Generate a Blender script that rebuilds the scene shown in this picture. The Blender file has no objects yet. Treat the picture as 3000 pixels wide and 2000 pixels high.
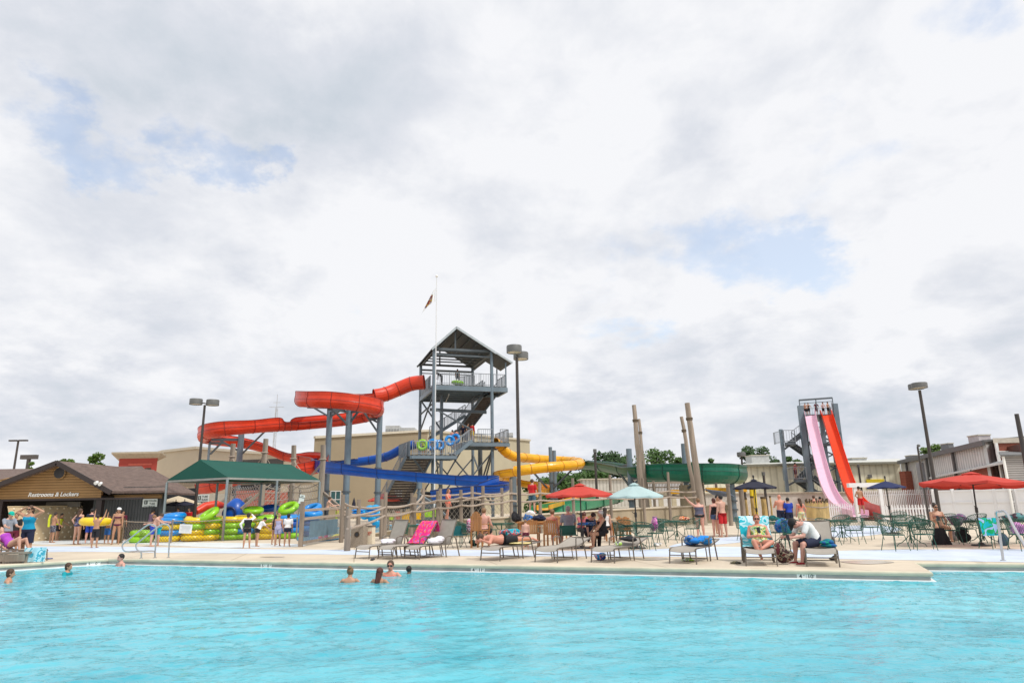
import bpy, bmesh, math, random
from mathutils import Vector, Matrix, Euler
R = math.radians
rnd = random.Random(7)
SC = bpy.context.scene
COL = SC.collection

# ------------------------------------------------------------------ camera
CAM_Z = 1.5
FPX = 1958.0
PITCH, ROLL = R(13.64), R(-0.95)
cam_d = bpy.data.cameras.new("camera")
cam = bpy.data.objects.new("camera", cam_d)
COL.objects.link(cam)
cam_d.sensor_width = 36.0
cam_d.lens = FPX / 3000 * 36.0
cam_d.clip_end = 6000
CROT = Matrix.Rotation(R(90) + PITCH, 3, 'X') @ Matrix.Rotation(ROLL, 3, 'Z')
cam.location = (0, 0, CAM_Z)
cam.rotation_euler = CROT.to_euler()
SC.camera = cam

def ray(px, py):
    return CROT @ Vector(((px - 1500) / FPX, -(py - 1000) / FPX, -1.0))
def at(px, py, Y):                      # survey helper: point on the line of sight at distance Y
    d = ray(px, py)
    return Vector((0, 0, CAM_Z)) + d * (Y / d.y)
def gp(px, py, z=0.0):                  # point of a level surface
    d = ray(px, py)
    return Vector((0, 0, CAM_Z)) + d * ((z - CAM_Z) / d.z)

# ------------------------------------------------------------------ world, sun, exposure
SUN_EL, SUN_AZ = R(56), R(128)          # azimuth clockwise from +Y
w = bpy.data.worlds.new("World")
SC.world = w
w.use_nodes = True
NT = w.node_tree
NT.nodes.clear()
def nd(t, **kw):
    n = NT.nodes.new(t)
    for k, v in kw.items(): setattr(n, k, v)
    return n
def lk(a, b): NT.links.new(a, b)
def wmath(op, a, b=None, clamp=False):
    n = nd('ShaderNodeMath', operation=op); n.use_clamp = clamp
    for i, v in enumerate((a, b)):
        if v is None: continue
        if isinstance(v, (int, float)): n.inputs[i].default_value = v
        else: lk(v, n.inputs[i])
    return n.outputs[0]
def wrange(v, a, b, c, d, smooth=True):
    n = nd('ShaderNodeMapRange'); n.interpolation_type = 'SMOOTHSTEP' if smooth else 'LINEAR'
    lk(v, n.inputs['Value'])
    for k, x in (('From Min', a), ('From Max', b), ('To Min', c), ('To Max', d)): n.inputs[k].default_value = x
    return n.outputs['Result']
tc = nd('ShaderNodeTexCoord')
sky = nd('ShaderNodeTexSky', sky_type='NISHITA')
sky.sun_disc = False
sky.sun_elevation = SUN_EL
sky.sun_rotation = SUN_AZ
sky.air_density = 1.2; sky.dust_density = 1.0; sky.ozone_density = 1.0
bg_sky = nd('ShaderNodeBackground'); bg_sky.inputs['Strength'].default_value = 0.15
lk(sky.outputs[0], bg_sky.inputs['Color'])
sep = nd('ShaderNodeSeparateXYZ'); lk(tc.outputs['Generated'], sep.inputs[0])
zc = wmath('MAXIMUM', sep.outputs['Z'], 0.0)
den = wmath('ADD', zc, 0.34)
cx = wmath('DIVIDE', sep.outputs['X'], den)
cy = wmath('DIVIDE', sep.outputs['Y'], den)
comb = nd('ShaderNodeCombineXYZ'); lk(cx, comb.inputs[0]); lk(cy, comb.inputs[1])
def wnoise(scale, detail, rough, dist=0.0, vec=None, w_=0.0):
    n = nd('ShaderNodeTexNoise'); n.noise_dimensions = '4D'
    lk(vec or comb.outputs[0], n.inputs['Vector'])
    n.inputs['W'].default_value = w_
    n.inputs['Scale'].default_value = scale; n.inputs['Detail'].default_value = detail
    n.inputs['Roughness'].default_value = rough; n.inputs['Distortion'].default_value = dist
    return n.outputs['Fac'], n.outputs['Color']
nA, _ = wnoise(2.5, 9, 0.56, 0.2, w_=2.3)      # cover
nB, _ = wnoise(2.0, 7, 0.52, 0.25, w_=7.9)      # shading of the bases
nC, colC = wnoise(9.0, 7, 0.62, 0.0, w_=1.0)     # ragged edges
# perturbed direction for the placed breaks and dark decks
vs = nd('ShaderNodeVectorMath', operation='SUBTRACT'); lk(colC, vs.inputs[0]); vs.inputs[1].default_value = (.5, .5, .5)
vm = nd('ShaderNodeVectorMath', operation='SCALE'); lk(vs.outputs[0], vm.inputs[0]); vm.inputs['Scale'].default_value = 0.16
va = nd('ShaderNodeVectorMath', operation='ADD'); lk(tc.outputs['Generated'], va.inputs[0]); lk(vm.outputs[0], va.inputs[1])
def blob(px, py, rpx, amp, sq=1.0):
    c = ray(px, py).normalized()
    mp = nd('ShaderNodeVectorMath', operation='SUBTRACT'); lk(va.outputs[0], mp.inputs[0]); mp.inputs[1].default_value = c
    ml = nd('ShaderNodeVectorMath', operation='MULTIPLY'); lk(mp.outputs[0], ml.inputs[0]); ml.inputs[1].default_value = (1, sq, sq)
    ln = nd('ShaderNodeVectorMath', operation='LENGTH'); lk(ml.outputs[0], ln.inputs[0])
    return wrange(ln.outputs['Value'], 0.0, rpx / FPX, amp, 0.0)
def total(lst):
    s = lst[0]
    for x in lst[1:]: s = wmath('ADD', s, x)
    return s
holes = total([blob(600, 475, 330, .42, 1.8), blob(820, 470, 200, .26, 1.5), blob(120, 330, 220, .34), blob(300, 480, 300, .24, 1.6), blob(560, 330, 160, .10),
               blob(1530, 600, 260, .05, 1.1), blob(2050, 720, 520, .27, 2.2), blob(2430, 800, 420, .26, 2.4), blob(1680, 930, 420, .22, 2.2),
               blob(2560, 440, 360, .16, 1.6), blob(2850, 40, 260, .20, 1.2), blob(1300, 1240, 420, .14, 3.0)])
cover = wmath('SUBTRACT', wmath('ADD', nA, wmath('MULTIPLY', wmath('SUBTRACT', nC, 0.5), 0.22)), holes)
cmask = wrange(cover, 0.17, 0.34, 0.0, 1.0)
cmask = wrange(cmask, 0.0, 1.0, 0.50, 1.0, False)
greys = total([blob(520, 130, 620, .42, 1.7), blob(1000, 300, 560, .36, 1.9), blob(150, 1150, 520, .30, 3.0), blob(700, 1230, 560, .22, 4.0),
               blob(2600, 1200, 620, .30, 4.0), blob(1800, 1200, 500, .22, 4.0), blob(900, 830, 420, .12, 3.0), blob(250, 880, 420, .10, 3.0),
               blob(2250, 1000, 600, .10, 4.0), blob(2900, 560, 300, .06, 2.0)])
nD, _ = wnoise(5.0, 8, 0.58, 0.3, w_=4.4)
gsh = wmath('ADD', wmath('ADD', wmath('MULTIPLY', wmath('SUBTRACT', nB, 0.49), 1.25), wmath('MULTIPLY', wmath('SUBTRACT', nD, 0.5), 0.9)), greys)
hor = wrange(sep.outputs['Z'], 0.0, 0.30, 0.20, 0.0)
gsh = wmath('ADD', wmath('ADD', gsh, wmath('MULTIPLY', wmath('SUBTRACT', nC, 0.5), 0.35)), hor)
gmask = wrange(gsh, 0.0, 0.75, 0.0, 1.0, False)
cr = nd('ShaderNodeValToRGB')
cr.color_ramp.elements[0].position = 0.0; cr.color_ramp.elements[0].color = (0.655, 0.66, 0.68, 1)
cr.color_ramp.elements[1].position = 1.0; cr.color_ramp.elements[1].color = (0.34, 0.40, 0.455, 1)
e = cr.color_ramp.elements.new(0.35); e.color = (0.52, 0.54, 0.585, 1)
lk(gmask, cr.inputs[0])
bg_cl = nd('ShaderNodeBackground'); bg_cl.inputs['Strength'].default_value = 1.0
lk(cr.outputs[0], bg_cl.inputs['Color'])
mx = nd('ShaderNodeMixShader'); lk(cmask, mx.inputs[0]); lk(bg_sky.outputs[0], mx.inputs[1]); lk(bg_cl.outputs[0], mx.inputs[2])
wo = nd('ShaderNodeOutputWorld'); lk(mx.outputs[0], wo.inputs['Surface'])

sd = bpy.data.lights.new("sun", 'SUN'); sd.energy = 1.9; sd.angle = R(9); sd.color = (1.0, 0.95, 0.88)
sun = bpy.data.objects.new("sun", sd); COL.objects.link(sun)
sdir = Vector((math.sin(SUN_AZ) * math.cos(SUN_EL), math.cos(SUN_AZ) * math.cos(SUN_EL), math.sin(SUN_EL)))
sun.rotation_euler = sdir.to_track_quat('Z', 'Y').to_euler()
sun.location = (0, -20, 60)
SC.view_settings.view_transform = 'Standard'
SC.view_settings.look = 'None'
SC.view_settings.exposure = 0.50
SC.view_settings.gamma = 1.0

# ------------------------------------------------------------------ materials
_M = {}
def mat(name, col, rough=0.6, metal=0.0, var=0.10, vscale=3.0, bump=0.0, bscale=30.0, spec=0.5, coat=0.0, trans=0.0, stretch=(1, 1, 1), coord='Object', col2=None, sheen=0.0):
    if name in _M: return _M[name]
    m = bpy.data.materials.new(name); m.use_nodes = True
    nt = m.node_tree; b = nt.nodes['Principled BSDF']
    b.inputs['Base Color'].default_value = (*col, 1)
    b.inputs['Roughness'].default_value = rough; b.inputs['Metallic'].default_value = metal
    b.inputs['Specular IOR Level'].default_value = spec
    b.inputs['Coat Weight'].default_value = coat; b.inputs['Coat Roughness'].default_value = 0.12
    b.inputs['Sheen Weight'].default_value = sheen
    t = nt.nodes.new('ShaderNodeTexCoord'); mp = nt.nodes.new('ShaderNodeMapping'); mp.inputs['Scale'].default_value = stretch
    nt.links.new(t.outputs[coord], mp.inputs[0])
    if var > 0 or col2:
        n = nt.nodes.new('ShaderNodeTexNoise'); n.inputs['Scale'].default_value = vscale; n.inputs['Detail'].default_value = 6; n.inputs['Roughness'].default_value = .6
        nt.links.new(mp.outputs[0], n.inputs['Vector'])
        rp = nt.nodes.new('ShaderNodeValToRGB')
        a = col2 if col2 else tuple(c * (1 - var) for c in col)
        bcol = col if col2 else tuple(min(1, c * (1 + var)) for c in col)
        rp.color_ramp.elements[0].position = 0.35; rp.color_ramp.elements[0].color = (*a, 1)
        rp.color_ramp.elements[1].position = 0.65; rp.color_ramp.elements[1].color = (*bcol, 1)
        nt.links.new(n.outputs['Fac'], rp.inputs[0]); nt.links.new(rp.outputs[0], b.inputs['Base Color'])
    if bump > 0:
        n2 = nt.nodes.new('ShaderNodeTexNoise'); n2.inputs['Scale'].default_value = bscale; n2.inputs['Detail'].default_value = 5
        nt.links.new(mp.outputs[0], n2.inputs['Vector'])
        bp = nt.nodes.new('ShaderNodeBump'); bp.inputs['Strength'].default_value = bump; bp.inputs['Distance'].default_value = 0.02
        nt.links.new(n2.outputs['Fac'], bp.inputs['Height']); nt.links.new(bp.outputs[0], b.inputs['Normal'])
    if trans > 0:
        tr = nt.nodes.new('ShaderNodeBsdfTranslucent'); tr.inputs['Color'].default_value = (*col, 1)
        ms = nt.nodes.new('ShaderNodeMixShader'); ms.inputs[0].default_value = trans
        out = nt.nodes['Material Output']
        nt.links.new(b.outputs[0], ms.inputs[1]); nt.links.new(tr.outputs[0], ms.inputs[2]); nt.links.new(ms.outputs[0], out.inputs['Surface'])
    _M[name] = m
    return m

def wavemat(name, c1, c2, scale, direction='Z', rough=.7, bump=.5, sharp=(.45, .55), var=True, prof='SIN', bands='BANDS'):
    """ribbed siding / boards: a wave texture for both tone and relief"""
    if name in _M: return _M[name]
    m = bpy.data.materials.new(name); m.use_nodes = True
    nt = m.node_tree; b = nt.nodes['Principled BSDF']; b.inputs['Roughness'].default_value = rough
    t = nt.nodes.new('ShaderNodeTexCoord')
    wv = nt.nodes.new('ShaderNodeTexWave'); wv.wave_type = bands; wv.bands_direction = direction; wv.wave_profile = prof
    wv.inputs['Scale'].default_value = scale; wv.inputs['Distortion'].default_value = 0
    nt.links.new(t.outputs['Object'], wv.inputs['Vector'])
    rp = nt.nodes.new('ShaderNodeValToRGB')
    rp.color_ramp.elements[0].position = sharp[0]; rp.color_ramp.elements[0].color = (*c1, 1)
    rp.color_ramp.elements[1].position = sharp[1]; rp.color_ramp.elements[1].color = (*c2, 1)
    nt.links.new(wv.outputs['Fac'], rp.inputs[0])
    no = nt.nodes.new('ShaderNodeTexNoise'); no.inputs['Scale'].default_value = 1.3; no.inputs['Detail'].default_value = 8
    nt.links.new(t.outputs['Object'], no.inputs['Vector'])
    mr = nt.nodes.new('ShaderNodeMapRange'); mr.inputs['To Min'].default_value = .78; mr.inputs['To Max'].default_value = 1.18
    nt.links.new(no.outputs['Fac'], mr.inputs['Value'])
    mu = nt.nodes.new('ShaderNodeVectorMath'); mu.operation = 'SCALE'
    nt.links.new(rp.outputs[0], mu.inputs[0]); nt.links.new(mr.outputs[0], mu.inputs['Scale'])
    nt.links.new(mu.outputs[0], b.inputs['Base Color'])
    bp = nt.nodes.new('ShaderNodeBump'); bp.inputs['Strength'].default_value = bump; bp.inputs['Distance'].default_value = .03
    nt.links.new(wv.outputs['Fac'], bp.inputs['Height']); nt.links.new(bp.outputs[0], b.inputs['Normal'])
    _M[name] = m
    return m

def brickmat(name, c1, c2, mortar, scale=5.0):
    if name in _M: return _M[name]
    m = bpy.data.materials.new(name); m.use_nodes = True
    nt = m.node_tree; b = nt.nodes['Principled BSDF']; b.inputs['Roughness'].default_value = .85
    t = nt.nodes.new('ShaderNodeTexCoord'); mp = nt.nodes.new('ShaderNodeMapping'); mp.inputs['Rotation'].default_value = (R(90), 0, 0)
    nt.links.new(t.outputs['Object'], mp.inputs[0])
    br = nt.nodes.new('ShaderNodeTexBrick'); br.inputs['Scale'].default_value = scale
    br.inputs['Color1'].default_value = (*c1, 1); br.inputs['Color2'].default_value = (*c2, 1); br.inputs['Mortar'].default_value = (*mortar, 1)
    nt.links.new(mp.outputs[0], br.inputs['Vector']); nt.links.new(br.outputs['Color'], b.inputs['Base Color'])
    _M[name] = m
    return m

def concrete(name, c, stain=.2, joints=True):
    if name in _M: return _M[name]
    m = bpy.data.materials.new(name); m.use_nodes = True
    nt = m.node_tree; b = nt.nodes['Principled BSDF']; b.inputs['Roughness'].default_value = .8
    t = nt.nodes.new('ShaderNodeTexCoord')
    n1 = nt.nodes.new('ShaderNodeTexNoise'); n1.inputs['Scale'].default_value = .45; n1.inputs['Detail'].default_value = 8; n1.inputs['Roughness'].default_value = .62
    n2 = nt.nodes.new('ShaderNodeTexNoise'); n2.inputs['Scale'].default_value = 9; n2.inputs['Detail'].default_value = 6
    for n in (n1, n2): nt.links.new(t.outputs['Object'], n.inputs['Vector'])
    rp = nt.nodes.new('ShaderNodeValToRGB')
    rp.color_ramp.elements[0].position = .3; rp.color_ramp.elements[0].color = (*[x * (1 - stain) for x in c], 1)
    rp.color_ramp.elements[1].position = .62; rp.color_ramp.elements[1].color = (*[min(1, x * 1.05) for x in c], 1)
    nt.links.new(n1.outputs['Fac'], rp.inputs[0])
    mr = nt.nodes.new('ShaderNodeMapRange'); mr.inputs['To Min'].default_value = .9; mr.inputs['To Max'].default_value = 1.08
    nt.links.new(n2.outputs['Fac'], mr.inputs['Value'])
    mu = nt.nodes.new('ShaderNodeVectorMath'); mu.operation = 'SCALE'
    nt.links.new(rp.outputs[0], mu.inputs[0]); nt.links.new(mr.outputs[0], mu.inputs['Scale'])
    last = mu.outputs[0]
    if joints:
        br = nt.nodes.new('ShaderNodeTexBrick'); br.offset = 0; br.inputs['Scale'].default_value = .28
        br.inputs['Color1'].default_value = (1, 1, 1, 1); br.inputs['Color2'].default_value = (1, 1, 1, 1); br.inputs['Mortar'].default_value = (.72, .7, .66, 1)
        br.inputs['Mortar Size'].default_value = .007; br.inputs['Brick Width'].default_value = 1; br.inputs['Row Height'].default_value = 1
        mp = nt.nodes.new('ShaderNodeMapping'); mp.inputs['Rotation'].default_value = (0, 0, R(-13))
        nt.links.new(t.outputs['Object'], mp.inputs[0]); nt.links.new(mp.outputs[0], br.inputs['Vector'])
        m2 = nt.nodes.new('ShaderNodeVectorMath'); m2.operation = 'MULTIPLY'
        nt.links.new(last, m2.inputs[0]); nt.links.new(br.outputs['Color'], m2.inputs[1]); last = m2.outputs[0]
    nt.links.new(last, b.inputs['Base Color'])
    bp = nt.nodes.new('ShaderNodeBump'); bp.inputs['Strength'].default_value = .15; bp.inputs['Distance'].default_value = .01
    nt.links.new(n2.outputs['Fac'], bp.inputs['Height']); nt.links.new(bp.outputs[0], b.inputs['Normal'])
    _M[name] = m
    return m

def blotch(name, cols, scale=14, rough=.85):
    """printed cloth: constant ramp over noise"""
    if name in _M: return _M[name]
    m = bpy.data.materials.new(name); m.use_nodes = True
    nt = m.node_tree; b = nt.nodes['Principled BSDF']; b.inputs['Roughness'].default_value = rough
    t = nt.nodes.new('ShaderNodeTexCoord'); n = nt.nodes.new('ShaderNodeTexNoise'); n.inputs['Scale'].default_value = scale; n.inputs['Detail'].default_value = 2
    nt.links.new(t.outputs['Object'], n.inputs['Vector'])
    rp = nt.nodes.new('ShaderNodeValToRGB'); rp.color_ramp.interpolation = 'CONSTANT'
    el = rp.color_ramp.elements
    el[0].position = 0; el[0].color = (*cols[0], 1)
    el[1].position = .42; el[1].color = (*cols[1], 1)
    for i, c in enumerate(cols[2:]):
        x = el.new(.5 + i * .07); x.color = (*c, 1)
    nt.links.new(n.outputs['Fac'], rp.inputs[0]); nt.links.new(rp.outputs[0], b.inputs['Base Color'])
    _M[name] = m
    return m

# ------------------------------------------------------------------ mesh helper
def basis(d):
    d = d.normalized()
    u = Vector((0, 0, 1)).cross(d)
    if u.length < 1e-4: u = Vector((1, 0, 0))
    u.normalize()
    return u, d.cross(u).normalized(), d
class MB:
    def __init__(s): s.v = []; s.f = []; s.mi = []; s.cur = 0
    def add(s, vs, fs):
        o = len(s.v); s.v += [Vector(v) for v in vs]
        for f in fs: s.f.append([o + i for i in f]); s.mi.append(s.cur)
        return s
    def box(s, c, size, rz=0, m=None):
        hx, hy, hz = size[0] / 2, size[1] / 2, size[2] / 2
        vs = [Vector((x, y, z)) for x in (-hx, hx) for y in (-hy, hy) for z in (-hz, hz)]
        M = m if m is not None else Matrix.Rotation(rz, 3, 'Z')
        c = Vector(c)
        return s.add([M @ v + c for v in vs], [(0, 1, 3, 2), (4, 6, 7, 5), (0, 4, 5, 1), (2, 3, 7, 6), (0, 2, 6, 4), (1, 5, 7, 3)])
    def beam(s, p, q, w, h):
        p = Vector(p); q = Vector(q)
        u, v, d = basis(q - p)
        M = Matrix((u, v, d)).transposed()
        return s.box((p + q) / 2, (w, h, (q - p).length), m=M)
    def cyl(s, p, q, r, r2=None, n=10, caps=True):
        p = Vector(p); q = Vector(q); r2 = r if r2 is None else r2
        u, v, d = basis(q - p)
        vs = []
        for c, rr in ((p, r), (q, r2)):
            for i in range(n):
                a = 2 * math.pi * i / n
                vs.append(c + (u * math.cos(a) + v * math.sin(a)) * rr)
        fs = [(i, (i + 1) % n, n + (i + 1) % n, n + i) for i in range(n)]
        if caps: fs += [tuple(range(n - 1, -1, -1)), tuple(range(n, 2 * n))]
        return s.add(vs, fs)
    def tube(s, pts, r, n=6, caps=True, closed=False):
        pts = [Vector(p) for p in pts]; k = len(pts)
        rs = r if isinstance(r, (list, tuple)) else [r] * k
        vs = []; pu = None
        for i, p in enumerate(pts):
            a = pts[(i - 1) % k] if (i > 0 or closed) else pts[0]
            b = pts[(i + 1) % k] if (i < k - 1 or closed) else pts[-1]
            d = (b - a)
            if d.length < 1e-6: d = Vector((0, 0, 1))
            d.normalize()
            if pu is None: u, v, _ = basis(d)
            else:
                u = (pu - d * pu.dot(d))
                if u.length < 1e-5: u = basis(d)[0]
                u.normalize(); v = d.cross(u)
            pu = u
            for j in range(n):
                t = 2 * math.pi * j / n
                vs.append(p + (u * math.cos(t) + v * math.sin(t)) * rs[i])
        fs = []
        for i in range(k if closed else k - 1):
            for j in range(n):
                fs.append((i * n + j, i * n + (j + 1) % n, ((i + 1) % k) * n + (j + 1) % n, ((i + 1) % k) * n + j))
        if caps and not closed: fs += [tuple(range(n - 1, -1, -1)), tuple(range((k - 1) * n, k * n))]
        return s.add(vs, fs)
    def ell(s, c, r, m=None, nu=12, nv=8):
        c = Vector(c); vs = []; M = m or Matrix.Identity(3)
        for i in range(1, nv):
            t = math.pi * i / nv
            for j in range(nu):
                a = 2 * math.pi * j / nu
                vs.append(c + M @ Vector((r[0] * math.sin(t) * math.cos(a), r[1] * math.sin(t) * math.sin(a), r[2] * math.cos(t))))
        vs += [c + M @ Vector((0, 0, r[2])), c + M @ Vector((0, 0, -r[2]))]
        fs = []
        for i in range(nv - 2):
            for j in range(nu):
                fs.append((i * nu + j, (i + 1) * nu + j, (i + 1) * nu + (j + 1) % nu, i * nu + (j + 1) % nu))
        T = (nv - 1) * nu
        for j in range(nu):
            fs.append((T, j, (j + 1) % nu)); fs.append((T + 1, (nv - 2) * nu + (j + 1) % nu, (nv - 2) * nu + j))
        return s.add(vs, fs)
    def cap(s, p, q, r1, r2, n=10):          # tapered capsule
        p = Vector(p); q = Vector(q); d = q - p; L = d.length
        if L < 1e-5: return s.ell(p, (r1, r1, r1))
        d /= L
        pts = []; rs = []
        for a in (-80, -50, -20): pts.append(p + d * r1 * math.sin(R(a))); rs.append(r1 * math.cos(R(a)))
        pts.append(p + d * 0.001); rs.append(r1)
        pts.append(q - d * 0.001); rs.append(r2)
        for a in (20, 50, 80): pts.append(q + d * r2 * math.sin(R(a))); rs.append(r2 * math.cos(R(a)))
        return s.tube(pts, rs, n)
    def lathe(s, prof, c=(0, 0, 0), n=20, cap_=False):
        c = Vector(c); vs = []
        for r, z in prof:
            for j in range(n):
                a = 2 * math.pi * j / n
                vs.append(c + Vector((r * math.cos(a), r * math.sin(a), z)))
        k = len(prof)
        fs = [(i * n + j, i * n + (j + 1) % n, (i + 1) * n + (j + 1) % n, (i + 1) * n + j) for i in range(k - 1) for j in range(n)]
        return s.add(vs, fs)
    def poly(s, pts, th=None, nrm=None):
        pts = [Vector(p) for p in pts]
        if th is None: return s.add(pts, [tuple(range(len(pts)))])
        nv = nrm or (pts[1] - pts[0]).cross(pts[2] - pts[0]).normalized()
        k = len(pts); b = [p - Vector(nv) * th for p in pts]
        fs = [tuple(range(k)), tuple(range(2 * k - 1, k - 1, -1))] + [(i, k + i, k + (i + 1) % k, (i + 1) % k) for i in range(k)]
        return s.add(pts + b, fs)
    def torus(s, c, Rr, r, m=None, n=24, k=10, sq=1.0):
        c = Vector(c); M = m or Matrix.Identity(3); vs = []
        for i in range(n):
            a = 2 * math.pi * i / n
            for j in range(k):
                b = 2 * math.pi * j / k
                rr = Rr + r * math.cos(b)
                vs.append(c + M @ Vector((rr * math.cos(a), rr * math.sin(a), r * sq * math.sin(b))))
        fs = [(i * k + j, ((i + 1) % n) * k + j, ((i + 1) % n) * k + (j + 1) % k, i * k + (j + 1) % k) for i in range(n) for j in range(k)]
        return s.add(vs, fs)
    def build(s, name, m, parent=None, smooth=True, world=False):
        me = bpy.data.meshes.new(name)
        off = Vector((0, 0, 0))
        if world and parent is not None:
            t = parent
            while t.parent: t = t.parent
            off = Vector(t.location)
        me.from_pydata([tuple(v - off) for v in s.v], [], s.f)
        ms = m if isinstance(m, (list, tuple)) else [m]
        for x in ms: me.materials.append(x)
        if len(ms) > 1: me.polygons.foreach_set('material_index', s.mi)
        bm = bmesh.new(); bm.from_mesh(me)
        bmesh.ops.recalc_face_normals(bm, faces=bm.faces)
        if smooth:
            for f in bm.faces: f.smooth = True
            for e in bm.edges:
                if len(e.link_faces) == 2 and e.calc_face_angle(0) > R(38): e.smooth = False
                elif len(e.link_faces) != 2: e.smooth = False
        bm.to_mesh(me); bm.free()
        o = bpy.data.objects.new(name, me); COL.objects.link(o)
        if parent is not None: o.parent = parent
        return o

def tag(o, label=None, cat=None, group=None, kind=None):
    if label: o['label'] = label
    if cat: o['category'] = cat
    if group: o['group'] = group
    if kind: o['kind'] = kind
    return o
def thing(name, label, cat, loc=(0, 0, 0), rz=0, group=None):
    o = bpy.data.objects.new(name, None); COL.objects.link(o)
    o.empty_display_size = .2
    o.location = loc; o.rotation_euler = (0, 0, rz)
    return tag(o, label, cat, group)
def kids(o): return [c for c in COL.objects if c.parent == o]
def dup(o, loc, rz, label, group=None, scale=None, parent=None):
    c = o.copy(); COL.objects.link(c)
    if parent is None:
        c.location = loc; c.rotation_euler = (0, 0, rz)
        if scale: c.scale = (scale,) * 3
        if label: c['label'] = label
        if group: c['group'] = group
    else: c.parent = parent
    for ch in list(o.children): dup(ch, None, None, None, None, None, c)
    return c
def text_obj(body, size, m, loc, rot, parent=None, name='lettering', extrude=.004, font_shear=0.0, align='CENTER', space=1.0):
    cu = bpy.data.curves.new(name, 'FONT'); cu.body = body; cu.size = size; cu.extrude = extrude
    cu.align_x = align; cu.align_y = 'CENTER'; cu.shear = font_shear; cu.space_character = space
    cu.resolution_u = 3; cu.offset = size * .02
    o = bpy.data.objects.new(name, cu); COL.objects.link(o)
    dg = bpy.context.evaluated_depsgraph_get()
    me = bpy.data.meshes.new_from_object(o.evaluated_get(dg))
    bpy.data.objects.remove(o)
    me.materials.clear(); me.materials.append(m)
    o = bpy.data.objects.new(name, me); COL.objects.link(o)
    o.location = loc; o.rotation_euler = rot
    if parent is not None: o.parent = parent
    return o
# ------------------------------------------------------------------ setting: pool, deck, ground
edge_px = [(-260, 1668), (0, 1653.5), (318, 1634.5), (1500, 1654.5), (2724, 1674), (2676, 1646.5), (3300, 1651)]
EDGE = [gp(x, y) for x, y in edge_px]
EDGE[3] = EDGE[2] + (EDGE[4] - EDGE[2]) * .45
EDGE.insert(0, EDGE[0] + (EDGE[0] - EDGE[1]) * 1.2)
EDGE.append(EDGE[-1] + (EDGE[-1] - EDGE[-2]) * 1.5)
EDGE2 = [Vector((p.x, p.y, 0)) for p in EDGE]
POOL_Y0 = 2.6
L0, L1 = EDGE2[0], EDGE2[-1]
M_conc = concrete('deck_concrete', (.62, .53, .41))
far = 2500
g = MB()
n = len(EDGE2)
ring = [Vector((L0.x, POOL_Y0, 0))] + EDGE2 + [Vector((L1.x, POOL_Y0, 0))]
outer_n = [Vector((-far, L0.y, 0)), Vector((-far, far, 0)), Vector((far, far, 0)), Vector((far, L1.y, 0))]
g.poly(EDGE2 + [Vector((far, L1.y, 0)), Vector((far, far, 0)), Vector((-far, far, 0)), Vector((-far, L0.y, 0))])
g.poly([Vector((-far, L0.y, 0)), L0, ring[0], Vector((-far, POOL_Y0, 0))])
g.poly([L1, Vector((far, L1.y, 0)), Vector((far, POOL_Y0, 0)), ring[-1]])
g.poly([Vector((-far, POOL_Y0, 0)), Vector((far, POOL_Y0, 0)), Vector((far, -300, 0)), Vector((-far, -300, 0))])
tag(g.build('ground', M_conc, smooth=False), kind='structure')

def offset_line(pts, d):                       # towards the water (to the right of travel)
    out = []
    for i, p in enumerate(pts):
        a = (pts[i] - pts[i - 1]).normalized() if i > 0 else (pts[1] - pts[0]).normalized()
        b = (pts[i + 1] - pts[i]).normalized() if i < len(pts) - 1 else a
        na = Vector((a.y, -a.x, 0)); nb = Vector((b.y, -b.x, 0))
        m_ = (na + nb)
        if m_.length < .2: m_ = na
        m_.normalize()
        out.append(p + m_ * (d / max(.35, m_.dot(na))))
    return out
def skirt(name, prof, m, smooth=True):
    mb = MB(); k = len(prof)
    rows = [[Vector((q.x, q.y, z)) for q in offset_line(EDGE2, off)] for off, z in prof]
    for i in range(len(EDGE2) - 1):
        for j in range(k - 1):
            mb.add([rows[j][i], rows[j][i + 1], rows[j + 1][i + 1], rows[j + 1][i]], [(0, 1, 2, 3)])
    return tag(mb.build(name, m, smooth=smooth), kind='structure')
M_cop = mat('coping_stone', (.64, .58, .44), .75, var=.12, vscale=2, bump=.2, bscale=40)
M_tile = mat('waterline_tile', (.37, .375, .36), .45, var=.2, vscale=1.5, stretch=(1, 1, .3))
M_lip = mat('gutter_lip', (.82, .84, .84), .35, var=.05)
skirt('pool_coping', [(-.001, .0015), (.03, -.004), (.045, -.02), (.05, -.045), (.046, -.075), (.02, -.092), (0.0, -.093)], M_cop)
skirt('tile_band', [(.0, -.09), (.0, -.178)], M_tile, False)
skirt('gutter_lip', [(.0, -.168), (.07, -.17), (.085, -.178), (.085, -.26)], M_lip)
# pool basin under the water
M_basin = mat('pool_plaster', (.35, .75, .82), .6, var=.03)
b_ = MB()
rim = [Vector((p.x, p.y, -.25)) for p in ring]
low = [Vector((p.x, p.y, -1.6)) for p in ring]
for i in range(len(rim)): b_.add([rim[i], rim[(i + 1) % len(rim)], low[(i + 1) % len(rim)], low[i]], [(0, 1, 2, 3)])
b_.poly(low)
tag(b_.build('pool_basin', M_basin, smooth=False), kind='structure')
near = MB(); near.box((0, POOL_Y0 - .02, -.125), (80, .04, .25)); tag(near.build('pool_wall', M_cop, smooth=False), kind='structure')

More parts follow.
